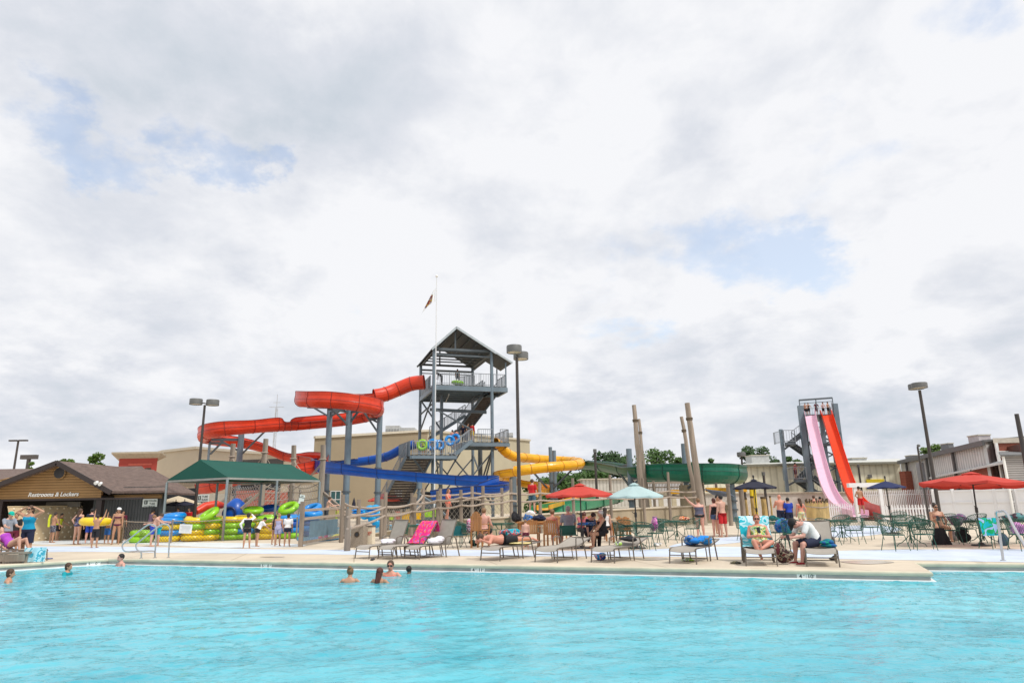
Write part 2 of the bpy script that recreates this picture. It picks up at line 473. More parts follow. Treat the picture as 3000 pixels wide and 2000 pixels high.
# water: displaced sheet
WZ = -.195
def water_material():
    m = bpy.data.materials.new('pool_water'); m.use_nodes = True
    nt = m.node_tree; b = nt.nodes['Principled BSDF']
    t = nt.nodes.new('ShaderNodeTexCoord')
    def noise(sc, stretch, det, rough=.55, dist=0.0, rot=0):
        mp = nt.nodes.new('ShaderNodeMapping'); mp.inputs['Scale'].default_value = stretch; mp.inputs['Rotation'].default_value = (0, 0, R(rot))
        nt.links.new(t.outputs['Object'], mp.inputs[0])
        n_ = nt.nodes.new('ShaderNodeTexNoise'); n_.inputs['Scale'].default_value = sc; n_.inputs['Detail'].default_value = det
        n_.inputs['Roughness'].default_value = rough; n_.inputs['Distortion'].default_value = dist
        nt.links.new(mp.outputs[0], n_.inputs['Vector']); return n_.outputs['Fac']
    # lit body of water put into the base colour, varied in broad patches by noise
    big = noise(.24, (.7, 1.2, 1), 4, .6, .6)
    rp = nt.nodes.new('ShaderNodeValToRGB')
    rp.color_ramp.elements[0].position = .35; rp.color_ramp.elements[0].color = (.025, .35, .45, 1)
    rp.color_ramp.elements[1].position = .68; rp.color_ramp.elements[1].color = (.13, .54, .63, 1)
    nt.links.new(big, rp.inputs[0]); nt.links.new(rp.outputs[0], b.inputs['Base Color'])
    b.inputs['Roughness'].default_value = .04; b.inputs['IOR'].default_value = 1.33; b.inputs['Specular IOR Level'].default_value = .5
    h1 = noise(2.3, (.85, 1.25, 1), 5, .62, .8, 12); h2 = noise(8, (.85, 1.25, 1), 3, .55, .6, -14)
    a = nt.nodes.new('ShaderNodeMath'); a.operation = 'MULTIPLY_ADD'; nt.links.new(h2, a.inputs[0]); a.inputs[1].default_value = .32; nt.links.new(h1, a.inputs[2])
    bp = nt.nodes.new('ShaderNodeBump'); bp.inputs['Strength'].default_value = 1.0; bp.inputs['Distance'].default_value = .03
    nt.links.new(a.outputs[0], bp.inputs['Height']); nt.links.new(bp.outputs[0], b.inputs['Normal'])
    return m
import numpy as np
rs = np.random.RandomState(5)
gx = np.concatenate([[-60, -30, -20], np.linspace(-15, 15, 520), [20, 30, 60]]); gy = POOL_Y0 + (23.5 - POOL_Y0) * np.linspace(0, 1, 330) ** 1.15
XX, YY = np.meshgrid(gx, gy); ZZ = np.zeros_like(XX); amp = .55 + .45 * np.sin(XX * .45 + 1.3 * np.sin(YY * .31)) * np.sin(YY * .5 + XX * .17)
for k in range(84):
    L_ = .16 + 1.1 * rs.rand() ** 2.2; a_ = rs.normal(1.66, .55); kk = 2 * np.pi / L_; A_w = L_ * (.0036 if L_ < .35 else .0026 if L_ < .7 else .0014)
    ph = kk * (XX * np.cos(a_) + YY * np.sin(a_)) + rs.rand() * 6.28 + .9 * np.sin(XX * (.6 + rs.rand()) + YY * (.4 + rs.rand()))
    ZZ += A_w * np.sin(ph)
ZZ = WZ + ZZ * (amp * 1.0 + .5)
me = bpy.data.meshes.new('water'); nr, nc = XX.shape
idx = np.arange(nr * nc).reshape(nr, nc); F_ = np.stack([idx[:-1, :-1], idx[:-1, 1:], idx[1:, 1:], idx[1:, :-1]], -1).reshape(-1, 4)
me.from_pydata(np.stack([XX, YY, ZZ], -1).reshape(-1, 3).tolist(), [], F_.tolist()); me.materials.append(water_material())
me.polygons.foreach_set('use_smooth', [True] * len(me.polygons))
wo_ = bpy.data.objects.new('water', me); COL.objects.link(wo_); tag(wo_, kind='structure')

# painted / wet pale bands on the deck, 4 mm above it
M_band = mat('deck_paint_pale_blue', (.60, .68, .80), .5, var=.10, vscale=.8)
M_white = mat('deck_paint_white', (.70, .73, .74), .5, var=.08, vscale=.8)
def band(name, pts, m, z=.004):
    mb = MB(); mb.poly([gp(x, y, z) for x, y in pts]); return tag(mb.build(name, m, smooth=False), kind='structure')
def smoothpts(pts, closed=True, sub=5):
    out = []; k = len(pts)
    for i in range(k):
        p0, p1, p2, p3 = (pts[(i + j) % k] for j in (-1, 0, 1, 2))
        for s_ in range(sub):
            t = s_ / sub
            out.append(tuple(.5 * ((2 * p1[c]) + (-p0[c] + p2[c]) * t + (2 * p0[c] - 5 * p1[c] + 4 * p2[c] - p3[c]) * t * t + (-p0[c] + 3 * p1[c] - 3 * p2[c] + p3[c]) * t ** 3) for c in (0, 1)))
    return out
band('deck_paint', smoothpts([(-60, 1602), (160, 1599), (420, 1601), (800, 1608), (1200, 1610), (1500, 1610), (1800, 1612), (2120, 1600), (2400, 1612), (2700, 1608), (3200, 1612), (3200, 1646), (2900, 1644), (2700, 1640), (2450, 1636), (2200, 1630), (1800, 1629), (1300, 1627), (900, 1622), (500, 1618), (200, 1615), (-60, 1622)]), M_band)
band('deck_paint', smoothpts([(90, 1585), (250, 1581), (420, 1583), (600, 1588), (860, 1592), (880, 1600), (700, 1604), (500, 1597), (330, 1590), (120, 1594)]), M_white, .005)
band('deck_paint', smoothpts([(2040, 1582), (2180, 1570), (2190, 1584), (2060, 1597), (1960, 1600)]), M_band, .005)
band('deck_paint', smoothpts([(2400, 1545), (2560, 1538), (2640, 1550), (2560, 1566), (2440, 1572)]), M_band, .005)
M_wet = mat('wet_concrete', (.50, .43, .34), .25, var=.12, vscale=1.5)
for P_ in ([(760, 1630), (800, 1628.5), (835, 1630), (800, 1632)], [(2460, 1643), (2560, 1640), (2620, 1646), (2530, 1651)], [(1860, 1634), (1930, 1631), (1960, 1636), (1900, 1640)]):
    band('wet_patch', smoothpts(P_), M_wet, .009)
# ------------------------------------------------------------------ buildings
M_tan = mat('tan_stucco_shaded', (.29, .235, .155), .85, var=.05, vscale=.3)  # darker copy: shade of the left face is in the colour
M_tan2 = mat('pale_stucco', (.50, .44, .32), .85, var=.05, vscale=.3)
M_dark = mat('dark_opening', (.02, .022, .025), .5, var=0)
M_glass = mat('window_glass', (.03, .09, .10), .08, var=.1, spec=.8)
M_alu = mat('window_frame', (.55, .56, .56), .4, var=.04)
M_roofg = mat('roof_unit_metal', (.5, .51, .5), .5, var=.1)
M_cap = mat('roof_cap', (.55, .5, .4), .6, var=.05)

def P3(p, z): return Vector((p.x, p.y, z))
def raybox(mb, x0, x1, Y, dep, z0, z1, grow=0):
    """block whose flanks run away from the pool, so only its front shows"""
    k = (Y + dep) / Y; f = [Vector((x0 - grow, Y - grow, 0)), Vector((x1 + grow, Y - grow, 0)), Vector(((x1 + grow) * k, Y + dep, 0)), Vector(((x0 - grow) * k, Y + dep, 0))]
    lo = [P3(p, z0) for p in f]; hi = [P3(p, z1) for p in f]
    mb.poly(lo); mb.poly(hi)
    for i in range(4): mb.poly([lo[i], lo[(i + 1) % 4], hi[(i + 1) % 4], hi[i]])
    return mb
def wall_prism(mb, a, b, z0, z1, th=.3):
    """upright wall from a to b (ground points), z0..z1 may be pairs"""
    a = Vector(a); b = Vector(b)
    if not isinstance(z1, tuple): z1 = (z1, z1)
    if not isinstance(z0, tuple): z0 = (z0, z0)
    d = (b - a); d.z = 0; nv = Vector((-d.y, d.x, 0)).normalized()
    q = [P3(a, z0[0]), P3(b, z0[1]), P3(b, z1[1]), P3(a, z1[0])]
    return mb.poly(q, th, -nv if True else nv)

# tan mall building with two faces, sun and shade put into their stucco colours
t = thing('tan_building', 'large flat-roofed tan stucco building behind the slide tower', 'building', at(1225, 1480, 96) * 1.0)
t.location.z = 0
A = at(911, 1480, 84); B = at(1250, 1480, 96); Cc = at(1556, 1480, 118)
za, zb, zc_ = at(911, 1283, 84).z, at(1250, 1264, 96).z, at(1556, 1291, 118).z
zt = (za + zb) / 2
zb = at(1250, 1263, 96).z
mb = MB(); mb.poly([P3(B, 0), P3(Cc, 0), P3(Cc, zc_), P3(B, zb)]); mb.build('sunlit_wall', mat('tan_stucco_sunlit', (.46, .41, .29), .85, var=.05, vscale=.3), t, smooth=False, world=True)
mb = MB(); mb.poly([P3(A, 0), P3(B, 0), P3(B, zb), P3(A, za)])
D_ = Cc + (A - B) * 1.1; D2 = A + (Cc - B) * 1.1
mb.poly([P3(A, 0), P3(D2, 0), P3(D2, za), P3(A, za)]); mb.poly([P3(Cc, 0), P3(D_, 0), P3(D_, zc_), P3(Cc, zc_)])
mb.poly([P3(A, za), P3(B, zb), P3(Cc, zc_), P3(D_, zc_), P3(D2, za)])
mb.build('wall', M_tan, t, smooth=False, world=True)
mb = MB(); mb.beam(P3(A, za + .1), P3(B, zb + .1), .5, .3); mb.beam(P3(B, zb + .1), P3(Cc, zc_ + .1), .5, .3)
mb.build('parapet_cap', M_cap, t, smooth=False, world=True)
def panel(px0, py0, px1, py1, p, q, name, m, parent, proud=.06, th=.1, fr=None):
    """rectangle on the upright plane through ground points p, q seen between two pixels"""
    nv = Vector((-(q - p).y, (q - p).x, 0)).normalized()
    if nv.y > 0: nv = -nv
    def hit(px, py):
        d = ray(px, py); o = Vector((0, 0, CAM_Z)); return o + d * ((p - o).dot(nv) / d.dot(nv))
    a, b = hit(px0, py1), hit(px1, py1); ztop = hit((px0 + px1) / 2, py0).z; zb_ = hit((px0 + px1) / 2, py1).z
    m1 = MB(); m1.poly([P3(a, zb_) + nv * proud, P3(b, zb_) + nv * proud, P3(b, ztop) + nv * proud, P3(a, ztop) + nv * proud], th, nv)
    o = m1.build(name, m, parent, smooth=False, world=True)
    if fr:
        m2 = MB(); w_ = .09; k = nv * (proud + .03)
        a2, b2, c2, d2 = P3(a, zb_) + k, P3(b, zb_) + k, P3(b, ztop) + k, P3(a, ztop) + k
        for x, y in ((a2, b2), (b2, c2), (c2, d2), (d2, a2), ((a2 + b2) / 2, (c2 + d2) / 2), ((a2 + d2) / 2, (b2 + c2) / 2)): m2.beam(x, y, w_, w_)
        m2.build('frame', fr, o, smooth=False, world=True)
    return o
panel(966, 1438, 995, 1487, A, B, 'window', M_glass, t, fr=M_alu)
panel(1157, 1432, 1175, 1455, A, B, 'louvre', mat('louvre_grey', (.22, .21, .2), .6), t, fr=M_alu)
panel(1130, 1462, 1200, 1490, A, B, 'doorway', M_dark, t)
for (x0, y0, x1, y1, Y) in ((1129, 1246, 1170, 1266, 100), (1170, 1252, 1215, 1264, 101), (1485, 1267, 1503, 1285, 120)):
    a = at(x0, y1, Y); c = at(x1, y0, Y)
    u = thing('rooftop_unit', {1129: 'tall pale ventilation unit with ribs on the tan roof, left one', 1170: 'low pale ventilation box on the tan roof beside the taller unit', 1485: 'small grey box vent on the tan roof right of the tower'}[x0], 'rooftop unit', ((a.x + c.x) / 2, Y + 1, a.z - .3), 0, 'units on the tan roof')
    mb = MB(); mb.box((0, 0, (c.z - a.z) / 2 + .15), (c.x - a.x, 2, c.z - a.z + .3)); mb.build('housing', M_roofg, u, smooth=False)
    mb = MB()
    for k in range(5): mb.box((-(c.x - a.x) / 2 + (k + .5) * (c.x - a.x) / 5, -1.04, (c.z - a.z) * .5), ((c.x - a.x) / 8, .06, (c.z - a.z) * .6))
    mb.build('grille', mat('grille_grey', (.3, .31, .31), .5), u, smooth=False)

# long low mall wing at the left with its red brick entrance block
t = thing('mall_wing', 'long pale stucco mall wing with stepped roofline behind the green canopy', 'building', (-50, 100, 0))
M_mall = mat('mall_cream', (.50, .43, .32), .85, var=.06, vscale=.25)
pts = [(335, 1362, 104), (460, 1324, 100), (560, 1313, 96), (700, 1325, 93), (915, 1338, 90)]
W = [(at(x, 1490, Y), at(x, y, Y).z) for x, y, Y in pts]
mb = MB()
for i in range(len(W) - 1):
    a, b = W[i], W[i + 1]
    mb.poly([P3(a[0], 0), P3(b[0], 0), P3(b[0], b[1]), P3(a[0], a[1])])
    k = Vector((4, 30, 0)); mb.poly([P3(a[0], a[1]), P3(b[0], b[1]), P3(b[0] + k, b[1]), P3(a[0] + k, a[1])])
mb.poly([P3(W[-1][0], 0), P3(W[-1][0] + k, 0), P3(W[-1][0] + k, W[-1][1]), P3(W[-1][0], W[-1][1])])
mb.build('wall', M_mall, t, smooth=False, world=True)
mb = MB()
for i in range(len(W) - 1): mb.beam(P3(W[i][0], W[i][1] + .1), P3(W[i + 1][0], W[i + 1][1] + .1), .5, .35)
mb.build('parapet_cap', M_cap, t, smooth=False, world=True)
mb = MB()
for i in range(len(W) - 1):
    a, b = W[i][0], W[i + 1][0]; o_ = Vector((.0, -.08, 0))
    mb.poly([P3(a, 4.6) + o_, P3(b, 4.6) + o_, P3(b, 5.5) + o_, P3(a, 5.5) + o_], .1, Vector((0, -1, 0)))
mb.build('wall_band', mat('band_brown', (.27, .22, .16), .8), t, smooth=False, world=True)
# dark glazed front under the eaves between the red slide runs
panel(690, 1345, 830, 1362, W[3][0], W[4][0], 'clerestory', mat('clerestory_dark', (.06, .055, .05), .4), t)
panel(675, 1400, 820, 1450, W[3][0], W[4][0], 'shopfront', M_dark, t)
M_red = mat('red_stucco', (.36, .05, .035), .8, var=.08, vscale=.5)
t = thing('entrance_block', 'red stucco entrance block with flared tan cornice behind the locker building roof', 'building', (-50, 82, 0))
def slab(x0, x1, y0, y1, Y, dep, top=None):
    a = at(x0, y1, Y); b = at(x1, y1, Y); z1 = at((x0 + x1) / 2, y0, Y).z; z0 = at((x0 + x1) / 2, y1, Y).z
    return a, b, z0, z1
a, b, z0, z1 = slab(343, 456, 1342, 1400, 82, 5)
mb = raybox(MB(), a.x, b.x, 82, 5, 0, z1); mb.build('wall', M_red, t, smooth=False, world=True)
mb = MB()
w0, w1 = (b.x - a.x) / 2, (b.x - a.x) / 2 + .7; zt = at(400, 1324, 82).z; cxx = (a.x + b.x) / 2
lo = [Vector(((cxx + sx * w0) * (1 + .03 * (sy + 1)), 84.5 + sy * 2.5, z1 + .002)) for sx, sy in ((-1, -1), (1, -1), (1, 1), (-1, 1))]
hi = [Vector(((cxx + sx * w1) * (1 + .03 * (sy + 1)), 84.5 + sy * 3.1, zt - .2)) for sx, sy in ((-1, -1), (1, -1), (1, 1), (-1, 1))]
hh = [v + Vector((0, 0, .2)) for v in hi]
for q, r_ in ((lo, hi), (hi, hh)):
    for i in range(4): mb.poly([q[i], q[(i + 1) % 4], r_[(i + 1) % 4], r_[i]])
mb.poly(hh); mb.build('cornice', mat('cornice_tan', (.42, .36, .27), .7), t, smooth=False, world=True)
q0, q1 = Vector((a.x, 82, 0)), Vector((b.x, 82, 0))
panel(423, 1370, 440, 1400, q0, q1, 'window', mat('window_dark', (.05, .03, .02), .3), t)
panel(376, 1357, 445, 1362, q0, q1, 'wall_trim', mat('trim_red', (.45, .09, .06), .7), t)

# ------------------------------------------------------------------ restroom and locker building
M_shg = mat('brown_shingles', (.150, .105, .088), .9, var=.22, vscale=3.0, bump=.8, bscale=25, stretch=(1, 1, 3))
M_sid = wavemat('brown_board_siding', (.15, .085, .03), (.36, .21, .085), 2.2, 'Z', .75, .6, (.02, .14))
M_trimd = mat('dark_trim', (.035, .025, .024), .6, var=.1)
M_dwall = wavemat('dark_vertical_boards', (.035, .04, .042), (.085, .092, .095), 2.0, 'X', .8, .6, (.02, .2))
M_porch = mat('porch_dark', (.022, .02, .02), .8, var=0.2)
t = thing('restroom_building', 'brown shingled restroom and locker building with gabled porch at far left', 'building', (-27, 38, 0))
GY = 36.0
def X(px, Y, py=1480): return at(px, py, Y).x
def Z(px, py, Y): return at(px, py, Y).z
gx0, gx1, apx = X(-62, GY), X(292, GY), X(172, GY)
ze = Z(292, 1433, GY); zap = Z(178, 1354, GY); zs = Z(150, 1461, GY)
# the gable is symmetric: left foot mirrored
lx = 2 * apx - X(318, GY)
mb = MB(); mb.poly([(gx0 - 3, GY, zs), (gx1, GY, zs), (gx1, GY, ze - .02), (apx, GY, zap - .12), (gx0 - 3, GY, Z(0, 1433, GY) - .35)], .15, Vector((0, -1, 0)))
mb.build('gable_wall', M_sid, t, smooth=False, world=True)
# front roof slopes
rx, rz_ = X(322, GY - .6), Z(322, 1437, GY - .6)
zr = Z(178, 1349, GY - .6)
lz = rz_ ; lx = apx - (rx - apx) * 2.4; lzz = zr - (zr - rz_) * 1.75
mb = MB()
for (ex, ez) in ((rx, rz_), (lx, lzz)):
    mb.poly([Vector((apx, GY - .6, zr)), Vector((ex, GY - .6, ez)), Vector((ex, GY + 9, ez)), Vector((apx, GY + 9, zr))], .12, Vector((0, 0, 1)))
mb.build('roof', M_shg, t, smooth=False, world=True)
mb = MB()
for (ex, ez) in ((rx, rz_), (lx, lzz)):
    mb.beam(Vector((apx, GY - .64, zr - .1)), Vector((ex, GY - .64, ez - .1)), .07, .24)
mb.build('bargeboard', M_trimd, t, smooth=False, world=True)
mb = MB(); c = Vector((X(164, GY), GY - .03, Z(164, 1385, GY)))
mb.cyl(c, c - Vector((0, .08, 0)), .30, n=20); mb.build('round_vent', mat('vent_dark', (.03, .03, .035), .5), t, world=True)
mb = MB(); mb.torus(c - Vector((0, .06, 0)), .31, .035, Matrix.Rotation(R(90), 3, 'X')); mb.build('vent_ring', M_sid, t, world=True)
# lettering
M_let = mat('white_lettering', (.85, .85, .82), .5, var=0)
mb = MB(); mb.box((X(150, GY), GY + .02, zs - .03), (gx1 - gx0 + 3.2, .12, .10)); mb.build('fascia', M_trimd, t, smooth=False, world=True)
lp = Vector((X(153, GY), GY - .04, Z(153, 1448, GY)))
text_obj('Restrooms & Lockers', .30, M_let, lp - Vector(t.location), (R(90), 0, 0), t, 'lettering', .012, .25)
# porch: back wall, side walls, posts
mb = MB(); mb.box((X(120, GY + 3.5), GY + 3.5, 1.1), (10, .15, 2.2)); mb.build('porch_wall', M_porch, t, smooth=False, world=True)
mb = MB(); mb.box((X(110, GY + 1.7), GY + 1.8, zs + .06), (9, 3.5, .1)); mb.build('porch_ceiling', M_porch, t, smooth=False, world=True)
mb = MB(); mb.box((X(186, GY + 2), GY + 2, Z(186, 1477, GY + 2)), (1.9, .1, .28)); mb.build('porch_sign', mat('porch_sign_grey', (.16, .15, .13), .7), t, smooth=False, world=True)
for px in (3, 292):
    mb = MB(); mb.box((X(px, GY + .1), GY + .15, zs / 2), (.28, .28, zs)); mb.build('post', M_trimd, t, smooth=False, world=True)
# right wing
x0, x1 = X(284, GY + 1.2), X(470, GY + 1.2)
WY = GY + 1.2
zt = Z(400, 1447, WY)
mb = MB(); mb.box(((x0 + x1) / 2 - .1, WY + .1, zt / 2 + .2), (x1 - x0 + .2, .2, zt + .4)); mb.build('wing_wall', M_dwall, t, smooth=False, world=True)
mb = MB(); mb.box(((x0 + x1) / 2, WY - .03, Z(400, 1454, WY)), (x1 - x0 + .1, .08, .22)); mb.build('wing_board', M_sid, t, smooth=False, world=True)
mb = MB(); mb.box(((x0 + x1) / 2 + .1, WY - .5, Z(400, 1441, WY - .5)), (x1 - x0 + .7, .12, .16)); mb.build('gutter', M_trimd, t, smooth=False, world=True)
ry, rz0, rz1 = WY - .62, Z(400, 1438, WY - .6), Z(330, 1366, WY + 4)
xr = X(487, ry)
mb = MB()
mb.poly([Vector((apx + 1, ry, rz0)), Vector((xr, ry, rz0)), Vector((X(402, WY + 4), WY + 4, rz1)), Vector((X(190, WY + 4), WY + 4, rz1))], .1, Vector((0, 0, 1)))
mb.poly([Vector((xr, ry, rz0)), Vector((xr * (WY + 9) / ry, WY + 9, rz0)), Vector((X(402, WY + 4), WY + 4.0, rz1))], .1, Vector((0, 0, 1)))
mb.build('wing_roof', M_shg, t, smooth=False, world=True)
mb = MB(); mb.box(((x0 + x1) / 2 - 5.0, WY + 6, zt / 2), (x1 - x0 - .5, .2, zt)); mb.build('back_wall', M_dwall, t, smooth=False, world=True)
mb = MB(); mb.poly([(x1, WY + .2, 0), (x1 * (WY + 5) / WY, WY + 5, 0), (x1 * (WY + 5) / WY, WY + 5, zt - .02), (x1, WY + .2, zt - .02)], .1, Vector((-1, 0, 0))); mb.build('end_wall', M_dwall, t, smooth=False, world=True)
# left rear roof
mb = MB(); lz1 = Z(0, 1357, GY + 6)
mb.poly([Vector((lx - 6, GY + .5, Z(0, 1440, GY + .5) + .6)), Vector((apx, GY + .5, Z(0, 1440, GY + .5) + .6)), Vector((apx, GY + 6, zr + .03)), Vector((lx - 6, GY + 6, zr + .03))], .1, Vector((0, 0, 1)))
mb.build('rear_roof', M_shg, t, smooth=False, world=True)
# spotlights on the bargeboard
for i, px in enumerate((278, 290)):
    mb = MB(); c = Vector((X(px, GY - .7), GY - .72, Z(px, 1411 + i * 3, GY - .7))); mb.cyl(c, c + Vector((0, -.18, -.08)), .06, .09, n=10)
    tag(mb.build('spotlight', M_let, None), ('left' if i == 0 else 'right') + ' white spotlight of the pair on the right slope of the brown gable', 'spotlight', 'spotlights on the gable')

def sign(name, label, px0, py0, px1, py1, Y, lines, m_face, m_ink, size, icon=False, rot=0, cat='sign', posts=None):
    a = at(px0, py1, Y); b = at(px1, py0, Y); W_, H_ = b.x - a.x, b.z - a.z
    s = thing(name, label, cat, ((a.x + b.x) / 2, Y, a.z))
    mb = MB(); mb.box((0, 0, H_ / 2), (W_, .04, H_)); bo = mb.build('board', m_face, s, smooth=False)
    y = H_ - size * .9
    for ln in lines:
        text_obj(ln, size, m_ink, (W_ * (.17 if icon else 0), -.026, y), (R(90), 0, 0), s, 'lettering', .002); y -= size * 1.15
    if icon:
        mb = MB(); mb.box((-W_ * .27, -.024, H_ * .58), (W_ * .22, .012, H_ * .5)); mb.build('icon_panel', m_ink, s, smooth=False)
        mb = MB(); mb.box((-W_ * .27, -.034, H_ * .55), (W_ * .05, .01, H_ * .26)); mb.ell((-W_ * .27, -.034, H_ * .73), (W_ * .03, .006, H_ * .05)); mb.build('icon_figure', m_face, s, smooth=False)
        mb = MB(); mb.box((0, -.024, H_ * .12), (W_ * .8, .012, H_ * .05)); mb.build('underline', m_ink, s, smooth=False)
    if posts:
        mb = MB()
        for dx in posts: mb.box((dx * W_, .05, -a.z / 2 + H_ * .3), (.06, .05, a.z + H_ * .6))
        mb.build('post', M_post, s, smooth=False)
    return s
M_face = mat('sign_face_white', (.72, .78, .74), .5, var=.04)
M_ink = mat('sign_ink', (.03, .05, .05), .6, var=0)
M_post = mat('weathered_wood', (.25, .205, .165), .9, var=.28, vscale=4, bump=.5, bscale=18, stretch=(1, 1, .15))
sign('notice_sign', 'white notice board with dark icon on the dark board wall of the locker wing', 417, 1460, 462, 1484, WY - .1, ['TOWER', 'TUBE', 'RULES'], M_face, M_ink, .13, True)

# ------------------------------------------------------------------ cream warehouse and right hand buildings
M_cream = wavemat('cream_ribbed_metal', (.66, .62, .47), (.84, .80, .62), .45, 'X', .55, .35, (.05, .3))
M_gut = mat('gutter_olive', (.22, .21, .16), .6)
t = thing('cream_warehouse', 'long low cream ribbed-metal warehouse behind the speed slides', 'building', (35, 76, 0))
WA, WB = at(2060, 1480, 72), at(2655, 1480, 74)
zA, zB = at(2060, 1362, 72).z, at(2655, 1351, 74).z
mb = MB(); mb.poly([P3(WA, 0), P3(WB, 0), P3(WB, zB), P3(WA, zA)], .3, Vector((0, -1, 0))); mb.build('wall', M_cream, t, smooth=False, world=True)
mb = MB(); mb.poly([P3(WA, zA) + Vector((0, -.4, 0)), P3(WB, zB) + Vector((0, -.4, 0)), P3(WB, zB + 1.1) + Vector((8, 14, 0)), P3(WA, zA + .1) + Vector((0, 14, 0))], .1, Vector((0, 0, 1))); mb.build('roof', mat('roof_pale_metal', (.55, .55, .5), .5), t, smooth=False, world=True)
mb = MB(); mb.beam(P3(WA, zA - .15) + Vector((0, -.45, 0)), P3(WB, zB - .15) + Vector((0, -.45, 0)), .2, .22); mb.build('gutter', M_gut, t, smooth=False, world=True)
panel(2541, 1390, 2552, 1399, WA, WB, 'wall_lamp', mat('lamp_box_grey', (.15, .15, .15), .4), t, proud=.2)
panel(2540, 1403, 2592, 1428, WA, WB, 'yellow_panel', mat('yellow_panel', (.75, .58, .03), .5), t, proud=.1)
for (x0, y0, x1, y1, Y, lb) in ((2195, 1335, 2243, 1362, 84, 'wide pale grey rooftop unit above the cream wall beside a tree'), (2485, 1343, 2525, 1352, 82, 'low white rooftop unit on the cream warehouse right of the red slide')):
    a = at(x0, y1, Y); c = at(x1, y0, Y)
    u = thing('rooftop_unit', lb, 'rooftop unit', ((a.x + c.x) / 2, Y, a.z - .6), 0, 'units on the cream roof')
    mb = MB(); mb.box((0, 0, (c.z - a.z + .6) / 2), (c.x - a.x, 2.2, c.z - a.z + .6)); mb.build('housing', M_roofg, u, smooth=False)
    mb = MB(); mb.box((0, 0, c.z - a.z + .64), (c.x - a.x + .2, 2.4, .08)); mb.build('lid', M_cap, u, smooth=False)
# pale low wall in front of it
t = thing('low_wall', 'pale concrete low wall along the foot of the cream warehouse', 'wall', (35, 66, 0))
mb = MB(); a, b = at(2040, 1480, 62), at(2660, 1480, 64); mb.poly([P3(a, 0), P3(b, 0), P3(b, at(2655, 1441, 64).z), P3(a, at(2060, 1446, 62).z)], .2, Vector((0, -1, 0)))
mb.build('panel', mat('pale_concrete', (.55, .51, .46), .85), t, smooth=False, world=True)
mb = MB(); mb.beam(P3(a, at(2060, 1446, 62).z + .05), P3(b, at(2655, 1441, 64).z + .05), .3, .1); mb.build('coping', M_cap, t, smooth=False, world=True)

# white corrugated building receding to the right
M_wcor = wavemat('white_corrugated', (.42, .43, .42), (.64, .65, .64), .55, 'Y', .5, .5, (.1, .5))
M_brick = brickmat('red_brick', (.26, .06, .035), (.33, .09, .05), (.28, .15, .11), 4)
t = thing('corrugated_building', 'white corrugated building with brick base and dark roof edge at the right', 'building', (30, 60, 0))
RA, RB = at(2656, 1480, 73), at(2921, 1480, 46)
zE = at(2656, 1356, 73).z; zE2 = at(2921, 1300, 46).z
zL = at(2745, 1385, 64).z
mb = MB(); mb.poly([P3(RA, zL * .35), P3(RB, zL), P3(RB, zE2), P3(RA, zE)], .3, Vector((-1, -1, 0)).normalized()); mb.build('wall', M_wcor, t, smooth=False, world=True)
mb = MB(); mb.poly([P3(RB, 0), P3(RB + Vector((9, 6, 0)), 0), P3(RB + Vector((9, 6, 0)), zE2 + 1.2), P3(RB, zE2 + .15)], .2, Vector((.5, -1, 0)).normalized()); mb.build('end_wall', M_wcor, t, smooth=False, world=True)
mb = MB(); k = Vector((18, 12, 0)); mb.poly([P3(RA, zE) + Vector((-.5, -.5, .25)), P3(RB, zE2) + Vector((-.5, -.5, .25)), P3(RB, zE2 + 2.0) + k, P3(RA, zE + 2.0) + k], .15, Vector((0, 0, 1))); mb.build('roof', mat('roof_dark', (.13, .13, .13), .6), t, smooth=False, world=True)
mb = MB(); mb.beam(P3(RA, zE + .05) + Vector((-.55, -.55, 0)), P3(RB, zE2 + .05) + Vector((-.55, -.55, 0)), .15, .35); mb.build('gutter', mat('gutter_dark', (.10, .10, .10), .5), t, smooth=False, world=True)
mb = MB(); mb.poly([P3(RA, 0), P3(RB, 0), P3(RB, zL - .01), P3(RA, zL * .35 - .01)], .25, Vector((-1, -1, 0)).normalized()); mb.build('brick_base', M_brick, t, smooth=False, world=True)
for f in (.12, .42, .72):
    p_ = RA.lerp(RB, f); zz = zE + (zE2 - zE) * f; mb = MB(); mb.beam(P3(p_, .3) + Vector((-.3, -.3, 0)), P3(p_, zz) + Vector((-.3, -.3, 0)), .18, .18); mb.build('downpipe', mat('gutter_dark', (.1,) * 3), t, smooth=False, world=True)
# low lean-to canopy with brown fascia
mb = MB(); a, b = at(2722, 1398, 60), at(2940, 1352, 42)
mb.poly([a, b, b + Vector((2.2, 1.2, .5)), a + Vector((2.4, 1.2, .5))], .12, Vector((0, 0, 1))); mb.build('lean_to_roof', mat('lean_to_white', (.6, .61, .6), .5), t, smooth=False, world=True)
mb = MB(); mb.beam(a + Vector((2.0, 1.0, .9)), b + Vector((2.0, 1.0, .9)), .2, .5); mb.build('brown_fascia', mat('brown_fascia', (.10, .035, .025), .6), t, smooth=False, world=True)
mb = MB(); mb.box((at(2690, 1410, 69).x, 69, 2.0), (3.0, 1, 4.1)); mb.build('brick_pier', M_brick, t, smooth=False, world=True)
mb = MB(); mb.box((at(2722, 1410, 64).x, 63.6, 2.3), (2.1, .6, 4.6)); mb.build('door', mat('grey_door', (.30, .31, .33), .5), t, smooth=False, world=True)
